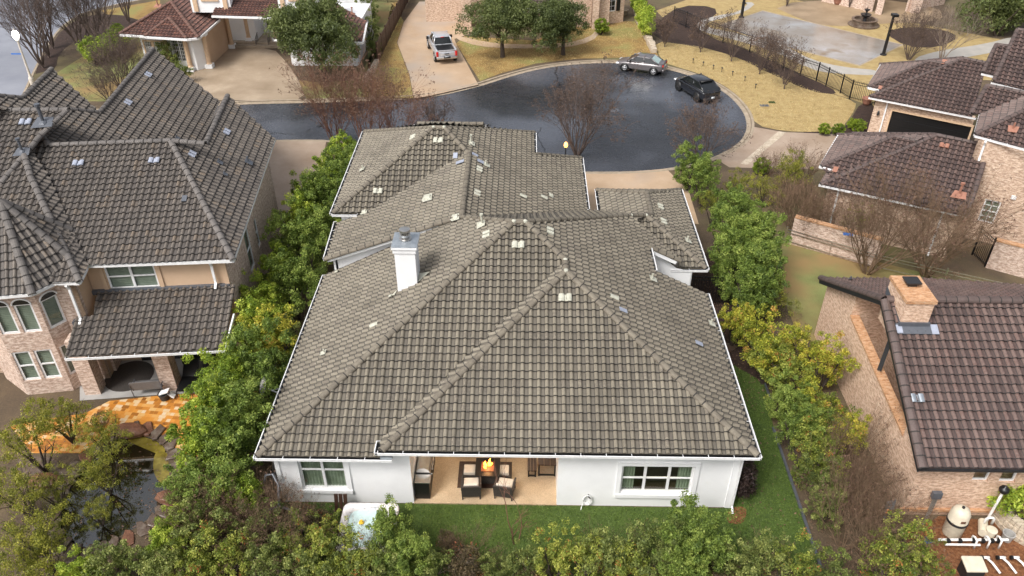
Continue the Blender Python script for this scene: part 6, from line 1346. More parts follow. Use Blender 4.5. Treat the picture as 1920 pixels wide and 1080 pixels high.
        if kind == 'suv': k = MB(); k.box((-1.28, 0, 1.68), (.3, 1.25, .04)); put(k, "spoiler", 'black')
        else: k = MB(); k.box((-2.08, 0, 1.06), (.14, 1.3, .04)); put(k, "spoiler", paint)
    for y in (-1, 1):
        k = MB(); k.box((tx+.03, y*(h-.02-tl[0]/2-(.03 if kind == 'pickup' else .12)), tz), (.12, tl[0], tl[1])); put(k, "taillight", 'taillight' if kind != 'suv' else 'dark', bevel=.02)
        k = MB(); fx = prof[-2][0]-.02; k.box((fx, y*(h*.66), prof[-2][2]-.1), (.3, .42, .14)); put(k, "headlight", 'lens', bevel=.04)
        k = MB(); k.box((xb1-.25, y*(h+.1), zb+.1), (.14 if kind != 'pickup' else .2, .22, .15 if kind != 'pickup' else .24)); k.bar(V(xb1-.25, y*(h-.08), zb+.04), V(xb1-.25, y*(h+.1), zb+.06), .04, .04); put(k, "mirror", 'black' if kind != 'sedan' else paint, bevel=.03)
        for wx in (-wb/2, wb/2):
            r = .33 if kind == 'sedan' else (.38 if kind == 'suv' else .4)
            k = MB(); yy = y*(h-.1); ring_ = []
            for rr, o in ((r*.62, .1), (r*.95, .12), (r, .07), (r, -.07), (r*.95, -.12), (r*.62, -.1)): ring_.append([V(wx+rr*math.cos(t*math.tau/24), yy+o*y, r+rr*math.sin(t*math.tau/24)) for t in range(24)])
            wo = put(loft(k, ring_), "wheel", 'tyre')
            k = MB(); cx = V(wx, yy+.1*y, r)
            for j in range(5):
                an = j*math.tau/5+.3; e = V(math.cos(an), 0, math.sin(an)); k.bar(cx, cx+e*r*.62, .07, .03, V(0, 1, 0))
            k.tube([cx+V(math.cos(t*math.tau/20), 0, math.sin(t*math.tau/20))*r*.63 for t in range(21)], .018, 5); k.tube([cx-V(0, .02, 0), cx+V(0, .03*y, 0)], .07, 8); put(k, "rim", rim, wo)
            k = MB(); k.tube([V(wx, y*(h-.25), r+.02), V(wx, y*(h*1.0+.004), r+.02)], r+.07, 24); put(k, "wheel_arch", 'black')
    k = MB(); k.box((tx-(.12 if kind == 'pickup' else (.14 if kind == 'suv' else .02)), 0 if kind != 'suv' else 0, .66 if kind == 'pickup' else (.58 if kind == 'suv' else .74)), (.03, .34, .17)); put(k, "number_plate", 'plate')
    k = MB()
    for y in (-1, 1): k.box((-.35, y*(h+.0), zb-.2), (.16, .03, .03)).box((.55, y*h, zb-.2), (.16, .03, .03)); 
    put(k, "door_handle", paint if kind != 'pickup' else 'black')
    return H
car('pickup', G(818, 118), G(803, 88), .98, "silver pickup truck with dark bed cover parked on the far tan driveway", "pickup truck", 'silver', 'alloy')
car('sedan', G(1222, 138), G(1174, 131), .95, "grey four door sedan parked against the kerb of the cul-de-sac", "car", 'graycar', 'alloy')
car('suv', G(1306, 188), G(1272, 167), .92, "black crossover car with sloping rear parked in the cul-de-sac", "car", 'blackcar', 'dark')
# ================================================================== PATIO
def rot_put(cx, cy, rz, z=.05):
    a = math.radians(rz); X = V(math.cos(a), math.sin(a), 0); Y = V(-math.sin(a), math.cos(a), 0)
    return lambda x, y, zz: V(cx, cy, z)+X*x+Y*y+V(0, 0, zz), X, Y
def armchair(x, y, rz, label, back=True):
    P, X, Y = rot_put(x, y, rz); H = thing("patio_armchair" if back else "ottoman", V(x, y, .05), label, "armchair" if back else "ottoman")
    w, dp = (.72, .7) if back else (.58, .52); Z = V(0, 0, 1)
    k = MB(); k.obox(P(0, 0, .26), X*w/2*.94, Y*dp/2, Z*.05); k.build("seat_frame", M['wicker'], H)
    k = MB(); k.obox(P(0, .03, .39), X*(w/2-.07), Y*(dp/2-.03), Z*.075); k.build("seat_cushion", M['cushion'], H, bevel=.03)
    for sx in (-1, 1):
        for sy in (-1, 1): k = MB(); k.bar(P(sx*(w/2-.03), sy*(dp/2-.03), 0), P(sx*(w/2-.03), sy*(dp/2-.03), .26), .045, .045, Y); k.build("leg", M['dark'], H)
        if back: k = MB(); k.bar(P(sx*(w/2-.01), -dp/2, .56), P(sx*(w/2-.01), dp/2, .54), .07, .05); k.obox(P(sx*(w/2-.01), 0, .42), X*.02, Y*dp*.46, Z*.12); k.build("armrest", M['wicker'], H)
    if back:
        k = MB(); k.obox(P(0, -dp/2-.03, .5), X*w/2, Y*.03, Z*.34-Y*.07); k.build("backrest", M['wicker'], H)
        k = MB(); k.obox(P(0, -dp/2+.08, .64), X*(w/2-.09), Y*.06, Z*.2-Y*.05); k.build("back_cushion", M['cushion'], H, bevel=.03)
    return H
armchair(-1.9, 20.5, 3, "wicker armchair with beige cushions, left of the two facing the fire table")
armchair(-.62, 20.5, -10, "wicker armchair with beige cushions turned slightly, right of the two facing the fire table")
armchair(-2.03, 21.3, -90, "low wicker seat with beige cushion at the left of the fire table", False); armchair(-.68, 21.3, 90, "low wicker seat with beige cushion at the right of the fire table", False)
sheet_rug = MB(); sheet_rug.box((-1.42, 21.4, .058), (2.1, 1.35, .016)); tag(sheet_rug.build("rug", M['wood_dark']), "dark rug under the fire table and low seats on the covered patio", "rug")
H = thing("fire_table", V(-1.3, 21.28, .05), "square black fire table with a lit flame under the patio roof", "fire table")
MB().box((-1.3, 21.28, .6), (.95, .95, .07)).build("table_top", M['black'], H, bevel=.01); MB().box((-1.3, 21.28, .3), (.68, .68, .5)).build("base", M['wicker'], H)
MB().box((-1.3, 21.28, .645), (.5, .5, .03)).build("burner_tray", M['rock'], H)
k = MB()
for i in range(7):
    rr = random.Random(i); x, y = -1.3+rr.uniform(-.14, .14), 21.28+rr.uniform(-.12, .1); h = rr.uniform(.12, .28) if i else .42
    k.tube([(x, y, .65), (x+rr.uniform(-.04, .04), y, .65+h*.35), (x+rr.uniform(-.06, .06), y, .65+h*.7), (x+rr.uniform(-.05, .08), y, .65+h)], [.03, .055, .03, .004], 7)
k.build("flame", M['flame'], H, smooth=True)
fl = bpy.data.lights.new("fire_glow", 'POINT'); fl.energy = 14; fl.color = (1, .5, .2); fl.shadow_soft_size = .15; fo = bpy.data.objects.new("fire_glow", fl); COL.objects.link(fo); fo.parent = H; fo.location = (0, 0, .85)
H = thing("sofa", V(-1.3, 22.72, .05), "long low dark grey sofa at the back of the covered patio", "sofa")
MB().box((-1.3, 22.72, .3), (2.6, .8, .3)).build("seat", M['mesh_gray'], H, bevel=.04); MB().box((-1.3, 23.08, .6), (2.6, .18, .5)).build("backrest", M['mesh_gray'], H, bevel=.04)
for n_, x, y, sx, sy, z, l, c_ in (("bench", .42, 22.0, .36, 1.5, .46, "narrow dark wooden bench beside the dining table on the patio", "bench"), ("dining_table", 1.0, 22.1, .72, 1.6, .74, "dark wooden dining table against the right patio wall", "table")):
    H = thing(n_, V(x, y, .05), l, c_); k = MB()
    for i in range(3): k.box((x-sx/2+sx*(i+.5)/3, y, z), (sx/3-.012, sy, .05))
    k.build("top", M['wood_dark'], H)
    for sy_ in (-1, 1):
        k = MB(); yy = y+sy_*(sy/2-.1)
        for xx in (-sx/2+.05, sx/2-.05): k.bar(V(x+xx, yy, .05), V(x+xx, yy, z), .06, .06, V(0, 1, 0))
        k.bar(V(x-sx/2+.05, yy, .1), V(x+sx/2-.05, yy, .1), .05, .05); k.build("leg_frame", M['black'], H)
H = thing("barbecue_grill", V(-3.7, 21.0, .05), "stainless steel gas grill with rounded hood along the left patio wall", "grill")
MB().box((-3.72, 21.1, .5), (.55, 1.9, .85)).build("cabinet", M['black'], H, bevel=.01); MB().box((-3.7, 20.35, .95), (.6, .42, .05)).build("side_shelf", M['steel'], H, bevel=.01)
k = MB(); b0 = 0; rings = []
for y in (20.6, 21.85): rings.append([V(-3.72+.28*math.cos(math.pi*i/10), y, .95+.3*math.sin(math.pi*i/10)) for i in range(11)])
loft(k, rings); k.build("hood", M['steel'], H, smooth=False); MB().tube([(-3.38, 20.75, 1.08), (-3.38, 21.7, 1.08)], .02, 8).build("handle", M['steel'], H)
for i in range(5): MB().tube([(-3.44, 20.7+.24*i, .86), (-3.38, 20.7+.24*i, .86)], .035, 10).build("knob", M['steel'], H)
# hot tub
def hot_tub():
    x0, x1, y0, y1 = -6.45, -4.42, 17.1, 19.25; cx, cy = (x0+x1)/2, (y0+y1)/2; H = thing("hot_tub", V(cx, cy, .02), "square pearl white hot tub with pale aqua water beside the patio wall", "hot tub")
    def rr(hx, hy, r, z, n=6):
        out = []
        for qx, qy, a0 in ((1, 1, 0), (-1, 1, 90), (-1, -1, 180), (1, -1, 270)):
            for i in range(n+1): a = math.radians(a0+90*i/n); out.append(V(cx+qx*(hx-r)+r*math.cos(a), cy+qy*(hy-r)+r*math.sin(a), z))
        return out
    hx, hy = (x1-x0)/2, (y1-y0)/2; k = MB(); loft(k, [rr(hx-.06, hy-.06, .2, .02), rr(hx-.06, hy-.06, .2, .6)]); k.build("skirt", M['wicker'], H)
    k = MB(); loft(k, [rr(hx, hy, .24, .8), rr(hx, hy, .24, .88), rr(hx-.05, hy-.05, .22, .93), rr(hx-.2, hy-.2, .3, .92), rr(hx-.26, hy-.26, .3, .8), rr(hx-.32, hy-.32, .3, .45), rr(hx-.7, hy-.7, .2, .4)], False); k.v.append((cx, cy, .4)); c_ = len(k.v)-1; n_ = 28; b = c_-n_
    for j in range(n_): k.f.append((b+j, b+(j+1) % n_, c_))
    k.build("shell", M['tub'], H, smooth=True)
    k = MB(); k.poly(rr(hx-.27, hy-.27, .3, .78)); k.build("tub_water", M['tubwater'], H)
    k = MB(); k.lathe((x1-.42, y1-.42, .8), [(.24, 0), (.26, .1), (.14, .12)], 18); k.build("filter_lid", M['tub'], H)
    for i in range(4): MB().lathe((x0+.35+.4*i, y1-.24, .86), [(.04, 0), (.04, .03)], 10).build("jet", M['lens'], H)
    MB().box((cx+.1, y1-.2, .94), (.3, .1, .03)).build("control_panel", M['lens'], H, bevel=.01)
    tag(MB().lathe((x0+.75, cy+.25, .79), [(.03, -.02), (.09, .0), (.1, .03), (.06, .07), (.05, .12)], 12).build("bath_toy", flat('yellow_plastic', (.8, .5, .03), .4)), "small yellow floating toy on the hot tub water", "toy")
hot_tub()
k = thing("cover_boards", V(-6.7, 19.5, 0), "dark brown folded tub cover boards leaning on the white wall left of the hot tub", "tub cover")
for i in range(3): b = MB(); b.obox(V(-6.85+.17*i, 19.5, .45), V(.07, 0, 0), V(0, .14, .43), V(0, .03, -.01)); b.build("board", M['wood_dark'], k, bevel=.01)
# things along the left of the white house
H = thing("swing_frame", V(-8.6, 18.7, 0), "grey tubular steel frame with curved legs beside the left rear corner", "frame")
k = MB(); k.tube([(-9.15, 18.5, 0), (-9.2, 18.5, .7), (-9.0, 18.55, 1.25), (-8.6, 18.6, 1.42), (-8.2, 18.6, 1.2), (-7.95, 18.5, .7), (-7.9, 18.4, 0)], .05, 8); k.build("arch_leg", M['lead'], H, smooth=True)
k = MB(); k.tube([(-8.6, 18.6, 1.4), (-8.75, 19.3, 1.7), (-9.0, 19.6, 1.95), (-9.25, 19.6, 1.9), (-9.35, 19.5, 1.6)], .05, 8); k.build("curved_bar", M['lead'], H, smooth=True); MB().tube([(-8.35, 18.6, .55), (-7.95, 18.5, .6)], .045, 8).build("crossbar", M['lead'], H)
tag(MB().obox(V(-9.35, 19.05, .28), V(.42, .12, 0), V(-.1, .35, .12), V(0, -.03, .05)).build("stone_slab", M['flag'], bevel=.02), "tan stone slab propped by the left rear corner of the white house", "slab")
H = thing("ladder", V(-9.3, 20.8, 0), "aluminium ladder leaning on the left side wall under the eave", "ladder")
for y in (20.5, 20.95): MB().bar(V(-9.55, y, 0), V(-9.1, y, 2.7), .06, .03, V(0, 1, 0)).build("rail", M['steel'], H)
for i in range(8): t = (i+.6)/8.6; MB().bar(V(-9.55+.45*t, 20.5, 2.7*t), V(-9.55+.45*t, 20.95, 2.7*t), .03, .03).build("rung", M['steel'], H)
tag(MB().obox(V(-9.3, 21.4, 1.2), V(.02, 0, .0), V(0, .25, 0), V(.08, 0, 1.1)).build("paddle_board", M['blue'], bevel=.02), "blue board stood behind the ladder on the left side wall", "board")
H = thing("garden_hose", V(2.45, 19.9, .3), "coiled white garden hose hanging by a tap on the rear wall", "hose")
k = MB()
for j in range(3): k.tube([V(2.45+.02*j+(.13+.02*j)*math.cos(t*math.tau/14), 19.93-.02*j, .42+(.2+.03*j)*math.sin(t*math.tau/14)) for t in range(15)], .016, 6, False)
k.tube([V(2.35, 19.9, .3), V(2.28, 19.85, .1), V(2.25, 19.75, .04)], .016, 6); k.build("coil", M['white'], H); MB().tube([(2.52, 20.0, .62), (2.52, 19.86, .62), (2.58, 19.84, .58)], .022, 8).build("tap", M['dark'], H)
H = thing("satellite_dish", V(-9.7, 22.9, 2.9), "pale grey satellite dish on an arm outside the left eave", "dish")
dc = V(-10.0, 22.85, 3.25); nrm = V(-.82, -.35, .45).normalized(); ux = nrm.orthogonal().normalized(); uy = nrm.cross(ux); k = MB(); rings = []
for r_, z_ in ((.04, -.08), (.16, -.06), (.27, -.02), (.34, .03), (.33, .035), (.26, -.01), (.15, -.05), (.03, -.07)): rings.append([dc+ux*r_*math.cos(t*math.tau/24)+uy*r_*math.sin(t*math.tau/24)+nrm*z_ for t in range(24)])
loft(k, rings); k.build("reflector", M['slab'], H, smooth=True); k = MB(); k.tube([dc-nrm*.05, V(-9.75, 22.9, 3.0), V(-9.45, 22.9, 2.85)], .03, 8); k.tube([V(-9.75, 22.9, 3.0), V(-9.45, 23.2, 2.85)], .02, 6); k.build("mount", M['steel'], H)
k = MB(); e = dc+nrm*.5+V(0, 0, -.12); k.tube([dc-uy*.0-V(0, 0, .3), e], .02, 6); k.obox(e, V(.05, 0, 0), V(0, .05, 0), V(0, 0, .05)); k.build("feed_arm", M['steel'], H)
def ac_unit(x, y, label, m='slab'):
    H = thing("ac_unit", V(x, y, 0), label, "air conditioner"); MB().box((x, y, .5), (.85, .85, .85)).build("cabinet", M[m], H, bevel=.03)
    k = MB(); k.lathe((x, y, .93), [(.34, 0), (.34, .03), (.3, .03), (.05, .02)], 20); k.build("fan_grille", M['dark'], H)
p = G(541, 452, .9); ac_unit(p.x, p.y, "grey air conditioner unit beside the left house brick wall"); p = V(9.0, 29.6, 0); ac_unit(p.x, p.y, "grey air conditioner unit in the narrow side yard right of the white house", 'lead')
# iron gate between the garage wing and the hedge
def rail_fence(pts, h, label, name="iron_fence", cat="fence", posts=2.4, step=.13, arch=0, m='black'):
    H = thing(name, V(pts[0].x, pts[0].y, 0), label, cat); k = MB(); rl = MB()
    for a, b in zip(pts[:-1], pts[1:]):
        d = b-a; L_ = d.length; n = max(1, int(L_/step))
        for i in range(n): p = a+d*((i+.5)/n); k.bar(p+V(0, 0, .08), p+V(0, 0, h+.05), .022, .022, V(0, 1, 0))
        for z in (.18, h-.18, h): rl.bar(a+V(0, 0, z), b+V(0, 0, z), .035, .035)
        if arch:
            m_ = max(1, int(L_/.22))
            for i in range(m_): p, q = a+d*(i/m_), a+d*((i+1)/m_); rl.tube([p+V(0, 0, h), (p+q)/2+V(0, 0, h+.13), q+V(0, 0, h)], .012, 4, False)
    k.build("pickets", M[m], H); rl.build("rail", M[m], H)
    for a, b in zip(pts[:-1], pts[1:]):
        d = b-a; n = max(1, round(d.length/posts))
        for i in range(n): p = a+d*(i/n); MB().box((p.x, p.y, h/2+.08), (.07, .07, h+.16)).build("post", M[m], H)
    p = pts[-1]; MB().box((p.x, p.y, h/2+.08), (.07, .07, h+.16)).build("post", M[m], H); return H
rail_fence([V(8.0, 33.2, 0), V(10.6, 33.0, 0)], 1.6, "black iron gate across the side yard between garage wing and hedge", "iron_gate", "gate")
fp = gp((1262, 42), (1310, 62), (1355, 80), (1405, 98), (1440, 112), (1468, 128), (1500, 142), (1530, 152), (1548, 162), (1575, 175), (1592, 186), (1640, 197)); rail_fence(fp, 1.45, "black iron fence with arched top running along the mulch bed to the garage", arch=1)
rail_fence(gp((695, 4), (760, 6)), 1.5, "dark iron fence behind the villa side lawn")
# solid brown fence beside the pickup driveway
H = thing("panel_fence", G(710, 110), "brown louvred panel fence left of the pickup driveway", "fence"); a, b = G(709, 118), G(770, -6); d = b-a; n = 9; k = MB()
for i in range(n*14): p = a+d*((i+.5)/(n*14)); k.bar(p+V(0, 0, .1), p+V(0, 0, 1.75), .06, .12, d.normalized())
k.build("panel", M['wood_dark'], H)
for i in range(n+1): p = a+d*(i/n); MB().box((p.x, p.y, .95), (.12, .12, 1.9)).build("post", M['wood_dark'], H)
def rubble(pts, label, w=.4, h=.35, m='stone_wall', name="stone_wall"):
    H = thing(name, pts[0], label, "wall"); k = MB(); rr = random.Random(len(label))
    for a, b in zip(pts[:-1], pts[1:]):
        d = b-a; n = max(1, int(d.length/.6)); t = d.normalized(); s = V(-t.y, t.x, 0)
        for i in range(n):
            p = a+d*((i+.5)/n); hh = h*rr.uniform(.85, 1.15); k.obox(p+V(0, 0, hh/2)+s*rr.uniform(-.04, .04), t*(d.length/n*.49), s*w/2*rr.uniform(.85, 1.1), V(0, 0, hh/2))
    k.build("stones", M[m], H, bevel=.04)
rubble(gp((684, 156), (697, 138), (708, 119)), "short pale stone wall at the end of the brown panel fence", .4, .4); rubble(gp((1187, 5), (1197, 40), (1212, 70), (1226, 100)), "low rubble stone wall climbing beside the bright hedge", .55, .5)
# garden walls of the garage house
def gwall(a, b, h, label, m='brick_pink'):
    H = thing("garden_wall", a, label, "wall"); k = MB(); k.bar(V(a.x, a.y, h/2), V(b.x, b.y, h/2), .24, h); k.build("wall", M[m], H); k = MB(); k.bar(V(a.x, a.y, h+.04), V(b.x, b.y, h+.04), .32, .09); k.build("coping", M['brick_cap'], H)
gwall(G(1480, 455), G(1640, 500), 1.7, "low brick garden wall behind the brown bare trees"); gwall(G(1848, 500), G(1960, 530), 1.7, "brick garden wall at the right edge below the two storey brick house")
rail_fence([G(1822, 478), G(1846, 500)], 1.7, "dark gate beside the right brick garden wall", "garden_gate", "gate")
rail_fence(gp((1470, 455), (1640, 505), (1900, 565)), .9, "thin wire and post line across the yard behind the gable house", "wire_fence", step=30, posts=3.5, m='steel')
tag(MB().box((G(1590, 440, 1.8).x, G(1590, 440, 1.8).y, 1.82), (.5, .22, .08), -15).build("blue_tarp", M['blue'], bevel=.03), "small blue folded cover lying on top of the brick garden wall", "cover")
# curved stone retaining wall
pts = smooth(gp((1858, 955), (1868, 975), (1890, 1000), (1925, 1022), (1960, 1035)), 2, False); H = thing("retaining_wall", pts[0], "curved pale limestone retaining wall at the bottom right corner", "wall")
k = MB(); n = len(pts)
for j, (z0, z1) in enumerate(((0, .22), (.225, .44), (.445, .66))):
    for a, b in zip(pts[:-1], pts[1:]): off = V(.05*j, .05*j, 0); k.bar(V(a.x, a.y, (z0+z1)/2)+off, V(b.x, b.y, (z0+z1)/2)+off, .34, z1-z0)
k.build("stone_courses", M['stone_wall'], H)
# court light poles, fountain, street lamp, lantern
def pole(px, py, h, lx, ly, label):
    p = G(px, py); H = thing("court_light", p, label, "light pole"); k = MB(); q = p+V(lx, ly, h); k.tube([p, q], [.16, .11], 8); k.build("pole", M['black'], H); k = MB(); k.box((q.x, q.y-.2, q.z), (.5, .6, .2)); k.build("lamp_head", M['black'], H)
    MB().lathe(p, [(.28, 0), (.28, .1), (.18, .14)], 12).build("base", M['dark'], H)
pole(1390, 33, 4.6, 0, 0, "black light pole at the near left corner of the sport court"); pole(1656, 103, 3.6, 0, 0, "black light pole at the right corner of the sport court")
p = G(1619, 47); H = thing("fountain", p, "round tiered stone fountain on the golden lawn beyond the court", "fountain")
MB().lathe(p, [(1.5, 0), (1.5, .12), (1.2, .16), (1.15, .5), (1.25, .55), (1.25, .62), (1.0, .62), (1.0, .35)], 28).build("basin", M['flag'], H); MB().lathe(p+V(0, 0, .3), [(.2, 0), (.14, .4), (.5, .7), (.52, .78), (.1, .72), (.08, 1.0), (.26, 1.2), (.27, 1.25), (.05, 1.22), (.03, 1.45)], 16).build("tiers", M['dark'], H)
for x, y, s, l in ((1570, 8, 1.0, "terracotta pot by the far stone house wall"), (1624, 196, .75, "terracotta pot at the front corner of the garage wing"), (1170, 29, .8, "pale stone pot in the bed beside the brick house"), ):
    p = G(x, y); H = thing("plant_pot", p, l, "pot"); MB().lathe(p, [(.3*s, 0), (.42*s, .25*s), (.48*s, .6*s), (.54*s, .66*s), (.54*s, .74*s), (.44*s, .74*s), (.42*s, .6*s)], 18).build("pot", M['terracotta' if 'terra' in l else 'kerb'], H, smooth=True)
p = G(62, 158); H = thing("street_lamp", p, "cream street lamp with lit acorn globe and small blue sign beside the left street", "street lamp")
MB().lathe(p, [(.2, 0), (.2, .5), (.12, .7), (.09, 1.0), (.07, 3.6), (.12, 3.7)], 12).build("post", M['cushion'], H); MB().lathe(p+V(0, 0, 3.7), [(.1, 0), (.24, .25), (.26, .45), (.16, .68), (.05, .75)], 16).build("globe", M['lamp_white'], H, smooth=True); MB().lathe(p+V(0, 0, 4.42), [(.1, 0), (.03, .1), (.02, .2)], 10).build("finial", M['cushion'], H); MB().box((p.x-.5, p.y, 2.55), (.8, .05, .1)).build("street_sign", M['blue'], H)
p = G(1060, 296); H = thing("garden_lantern", p, "small lit orange lantern on a post beside the wide crape myrtle", "lantern"); MB().lathe(p, [(.05, 0), (.04, .8)], 8).build("post", M['dark'], H); MB().lathe(p+V(0, 0, .8), [(.09, 0), (.14, .12), (.12, .28), (.03, .38)], 12).build("globe", M['lamp_orange'], H, smooth=True)
stk = [(1299, 118), (1318, 124), (1337, 130), (1353, 135), (1373, 142), (1396, 152), (1416, 166)]
for i, (x, y) in enumerate(stk):
    p = G(x, y); H = thing("path_light", p, "small dark stake light, %s from the left along the golden lawn" % ordn[i], "path light", "stake lights on the golden lawn"); MB().tube([p, p+V(0, 0, .3)], .025, 6).build("stake", M['dark'], H); MB().lathe(p+V(0, 0, .3), [(.03, 0), (.1, .06), (.02, .12)], 8).build("cap", M['dark'], H)
p = G(1151, 204); tag(MB().lathe(V(p.x, p.y, -.118), [(.42, 0), (.42, .012)], 24).build("manhole_cover", M['lead']), "round manhole cover in the wet cul-de-sac asphalt", "manhole cover")
for x, y, l, m in ((1433, 198, "small rectangular meter box lid in the golden lawn", 'lead'), (1447, 192, "green round valve lid in the golden lawn", 'leaf_deep')): p = G(x, y); tag(MB().box((p.x, p.y, .012), (.7 if 'rect' in l else .5, .4, .02)).build("meter_box", M[m]), l, "lid")
# furniture on the left terrace
H = thing("outdoor_rug", G(243, 705), "round dark brown spotted rug under the left house porch", "rug"); p = G(243, 706); MB().lathe(V(p.x, p.y, .032), [(1.05, 0), (1.05, .012)], 36).build("pile", M['wicker'], H)
p = G(283, 737); H = thing("sling_bench", p, "grey sling fabric bench on the edge of the left porch", "bench"); P, X, Y = rot_put(p.x, p.y, 8, .03); Z = V(0, 0, 1)
k = MB(); k.obox(P(0, .1, .4), X*.62, Y*.28, Z*.02); k.build("seat", M['mesh_gray'], H); k = MB(); k.obox(P(0, -.24, .62), X*.62, Y*.02, Z*.27-Y*.06); k.build("backrest", M['mesh_gray'], H)
for sx in (-1, 1):
    k = MB(); k.tube([P(sx*.64, -.22, 0), P(sx*.64, -.3, .85)], .02, 6); k.tube([P(sx*.64, .35, 0), P(sx*.64, .35, .55), P(sx*.64, -.25, .6)], .02, 6); k.build("side_frame", M['lead'], H)
p = G(310, 748); H = thing("basket", p, "dark woven basket with a white towel by the brick pillar", "basket"); MB().lathe(p, [(.18, 0), (.24, .3), (.26, .34), (.22, .34), (.16, .05)], 16).build("weave", M['wicker'], H); k = MB(); k.obox(p+V(.05, .02, .4), V(.2, .05, .05), V(0, .14, 0), V(0, 0, .05)); k.obox(p+V(.3, .06, .2), V(.12, 0, -.12), V(0, .12, 0), V(.03, 0, .03)); k.build("towel", M['white'], H, bevel=.03)
for i, (x, y) in enumerate(((352, 735), (388, 732))):
    p = G(x, y); H = thing("sun_lounger", p, ["black sling lounger right of the brick porch pillar", "black sling lounger half hidden by the hedge"][i], "lounger"); P, X, Y = rot_put(p.x, p.y, 4, .02)
    k = MB(); k.obox(P(0, .15, .34), X*.3, Y*.5, Z*.015); k.build("seat", M['black'], H); k = MB(); k.obox(P(0, 1.0, .58), X*.3, Y*.38+Z*.24, Z*.015); k.build("backrest", M['black'], H)
    for sx in (-1, 1): k = MB(); k.tube([P(sx*.32, -.35, .0), P(sx*.32, -.35, .34), P(sx*.32, .65, .34), P(sx*.32, 1.35, .82)], .02, 6); k.tube([P(sx*.32, .6, .34), P(sx*.32, .7, 0)], .02, 6); k.build("side_frame", M['dark'], H)
for i, (x, y) in enumerate(((360, 690), (395, 688))):
    p = G(x, y); H = thing("dining_chair", p, ["black metal chair under the left porch beside the pillar", "black metal chair deep under the left porch by the hedge"][i], "chair"); P, X, Y = rot_put(p.x, p.y, 10+30*i, .02); k = MB(); k.obox(P(0, 0, .45), X*.25, Y*.25, Z*.02); k.build("seat", M['black'], H); k = MB(); k.obox(P(0, -.26, .75), X*.25, Y*.015, Z*.28); k.build("backrest", M['black'], H)
    for sx in (-1, 1):
        for sy in (-1, 1): MB().tube([P(sx*.23, sy*.23, 0), P(sx*.23, sy*.23, .45)], .015, 5).build("leg", M['black'], H)
for x, y, l in ((192, 798, "rusty round wire ornament at the terrace end of the pond"),):
    p = G(x, y); H = thing("wire_ornament", p, l, "ornament"); k = MB()
    for i in range(6): a = math.pi*i/6; k.tube([p+V(math.cos(a)*.36*math.cos(t*math.tau/16), math.sin(a)*.36*math.cos(t*math.tau/16), .36+.3*math.sin(t*math.tau/16)) for t in range(17)], .014, 4, False)
    k.build("hoops", M['twig_brown'], H)
for x, y, r_, l in ((243, 812, .5, "large red brown boulder on the upper rim of the pond"), (85, 905, .45, "reddish flat boulder left of the pond"), (320, 935, .4, "reddish boulder at the right rim of the pond")):
    p = G(x, y); rr = random.Random(int(x)); k = MB(); rings = [[p+V(r_*q*(1+rr.uniform(-.15, .15))*math.cos(t*math.tau/9)*1.4, r_*q*(1+rr.uniform(-.15, .15))*math.sin(t*math.tau/9)*.8, z*r_) for t in range(9)] for q, z in ((1, 0), (1.05, .35), (.85, .6), (.3, .68))]; loft(k, rings); tag(k.build("boulder", M['rock'], bevel=.03), l, "boulder")
# ================================================================== POOL EQUIPMENT (bottom right)
def pipe(pts, r=.055, name="pipe", parent=None, m='pvc'):
    k = MB(); k.tube(pts, r, 10)
    for p in pts[1:-1]: k.lathe(Vector(p)-V(0, 0, r*1.3), [(r*1.2, 0), (r*1.45, r*.5), (r*1.45, r*2.1), (r*1.2, r*2.6)], 10)
    return k.build(name, M[m], parent)
g0 = G(1790, 990)
p = G(1783, 1000); H = thing("pool_filter", p, "tall beige cylindrical pool filter tank against the brick wall", "filter tank")
MB().lathe(p, [(.3, 0), (.33, .1), (.34, .7), (.35, .72), (.35, .78), (.34, .8), (.33, 1.15), (.25, 1.33), (.12, 1.4)], 24).build("tank", M['beige_plastic'], H, smooth=True); MB().lathe(p+V(0, 0, .7), [(.36, 0), (.365, .04), (.36, .1)], 24).build("clamp_band", M['dark'], H); MB().lathe(p+V(0, 0, 1.38), [(.05, 0), (.05, .08)], 10).build("air_valve", M['dark'], H); MB().box((p.x-.02, p.y-.335, 1.0), (.16, .02, .1)).build("label_plate", M['rock'], H)
H = thing("pool_pipework", G(1780, 1030), "white plastic pipe run with black unions below the filter tank", "pipes"); a = G(1765, 1012, .35); b = G(1890, 1012, .35)
pipe([a-V(.1, 0, 0), b], .05, parent=H); pipe([a+V(.05, -.2, 0), V(b.x-1.1, a.y-.2, .35)], .042, parent=H)
for i, x in enumerate((1822, 1846, 1868)): q = G(x, 1010, .35); k = MB(); k.tube([q, q+V(0, 0, .16), q+V(.0, -.1, .22), q+V(.02, -.24, .18), q+V(.02, -.26, -.2)], .036, 10); k.build("elbow", M['pvc'], H, smooth=True)
for x in (1778, 1800, 1826, 1843, 1860, 1872): q = G(x, 1014, .35); k = MB(); k.tube([q-V(.06, 0, 0), q+V(.06, 0, 0)], .075, 12); k.tube([q-V(.02, 0, 0), q+V(.02, 0, 0)], .095, 12); k.build("union", M['black'], H)
H = thing("pool_pump", G(1848, 990), "beige pool pump with pipes in front of the white standpipe", "pump"); q = G(1845, 990, .35); MB().tube([q-V(.15, .25, 0), q+V(.1, .3, 0)], .16, 14).build("motor", M['beige_plastic'], H); MB().lathe(q+V(.1, -.25, -.15), [(.15, 0), (.17, .3), (.19, .32), (.19, .38), (.1, .4)], 14).build("strainer_pot", M['beige_plastic'], H); MB().tube([q+V(0, .1, .1), q+V(0, .1, .38), q+V(.06, .1, .45), q+V(.22, .1, .45), q+V(.28, .1, .38), q+V(.28, .1, .1)], .045, 10).build('pipe_loop', M['pvc'], H, smooth=True)
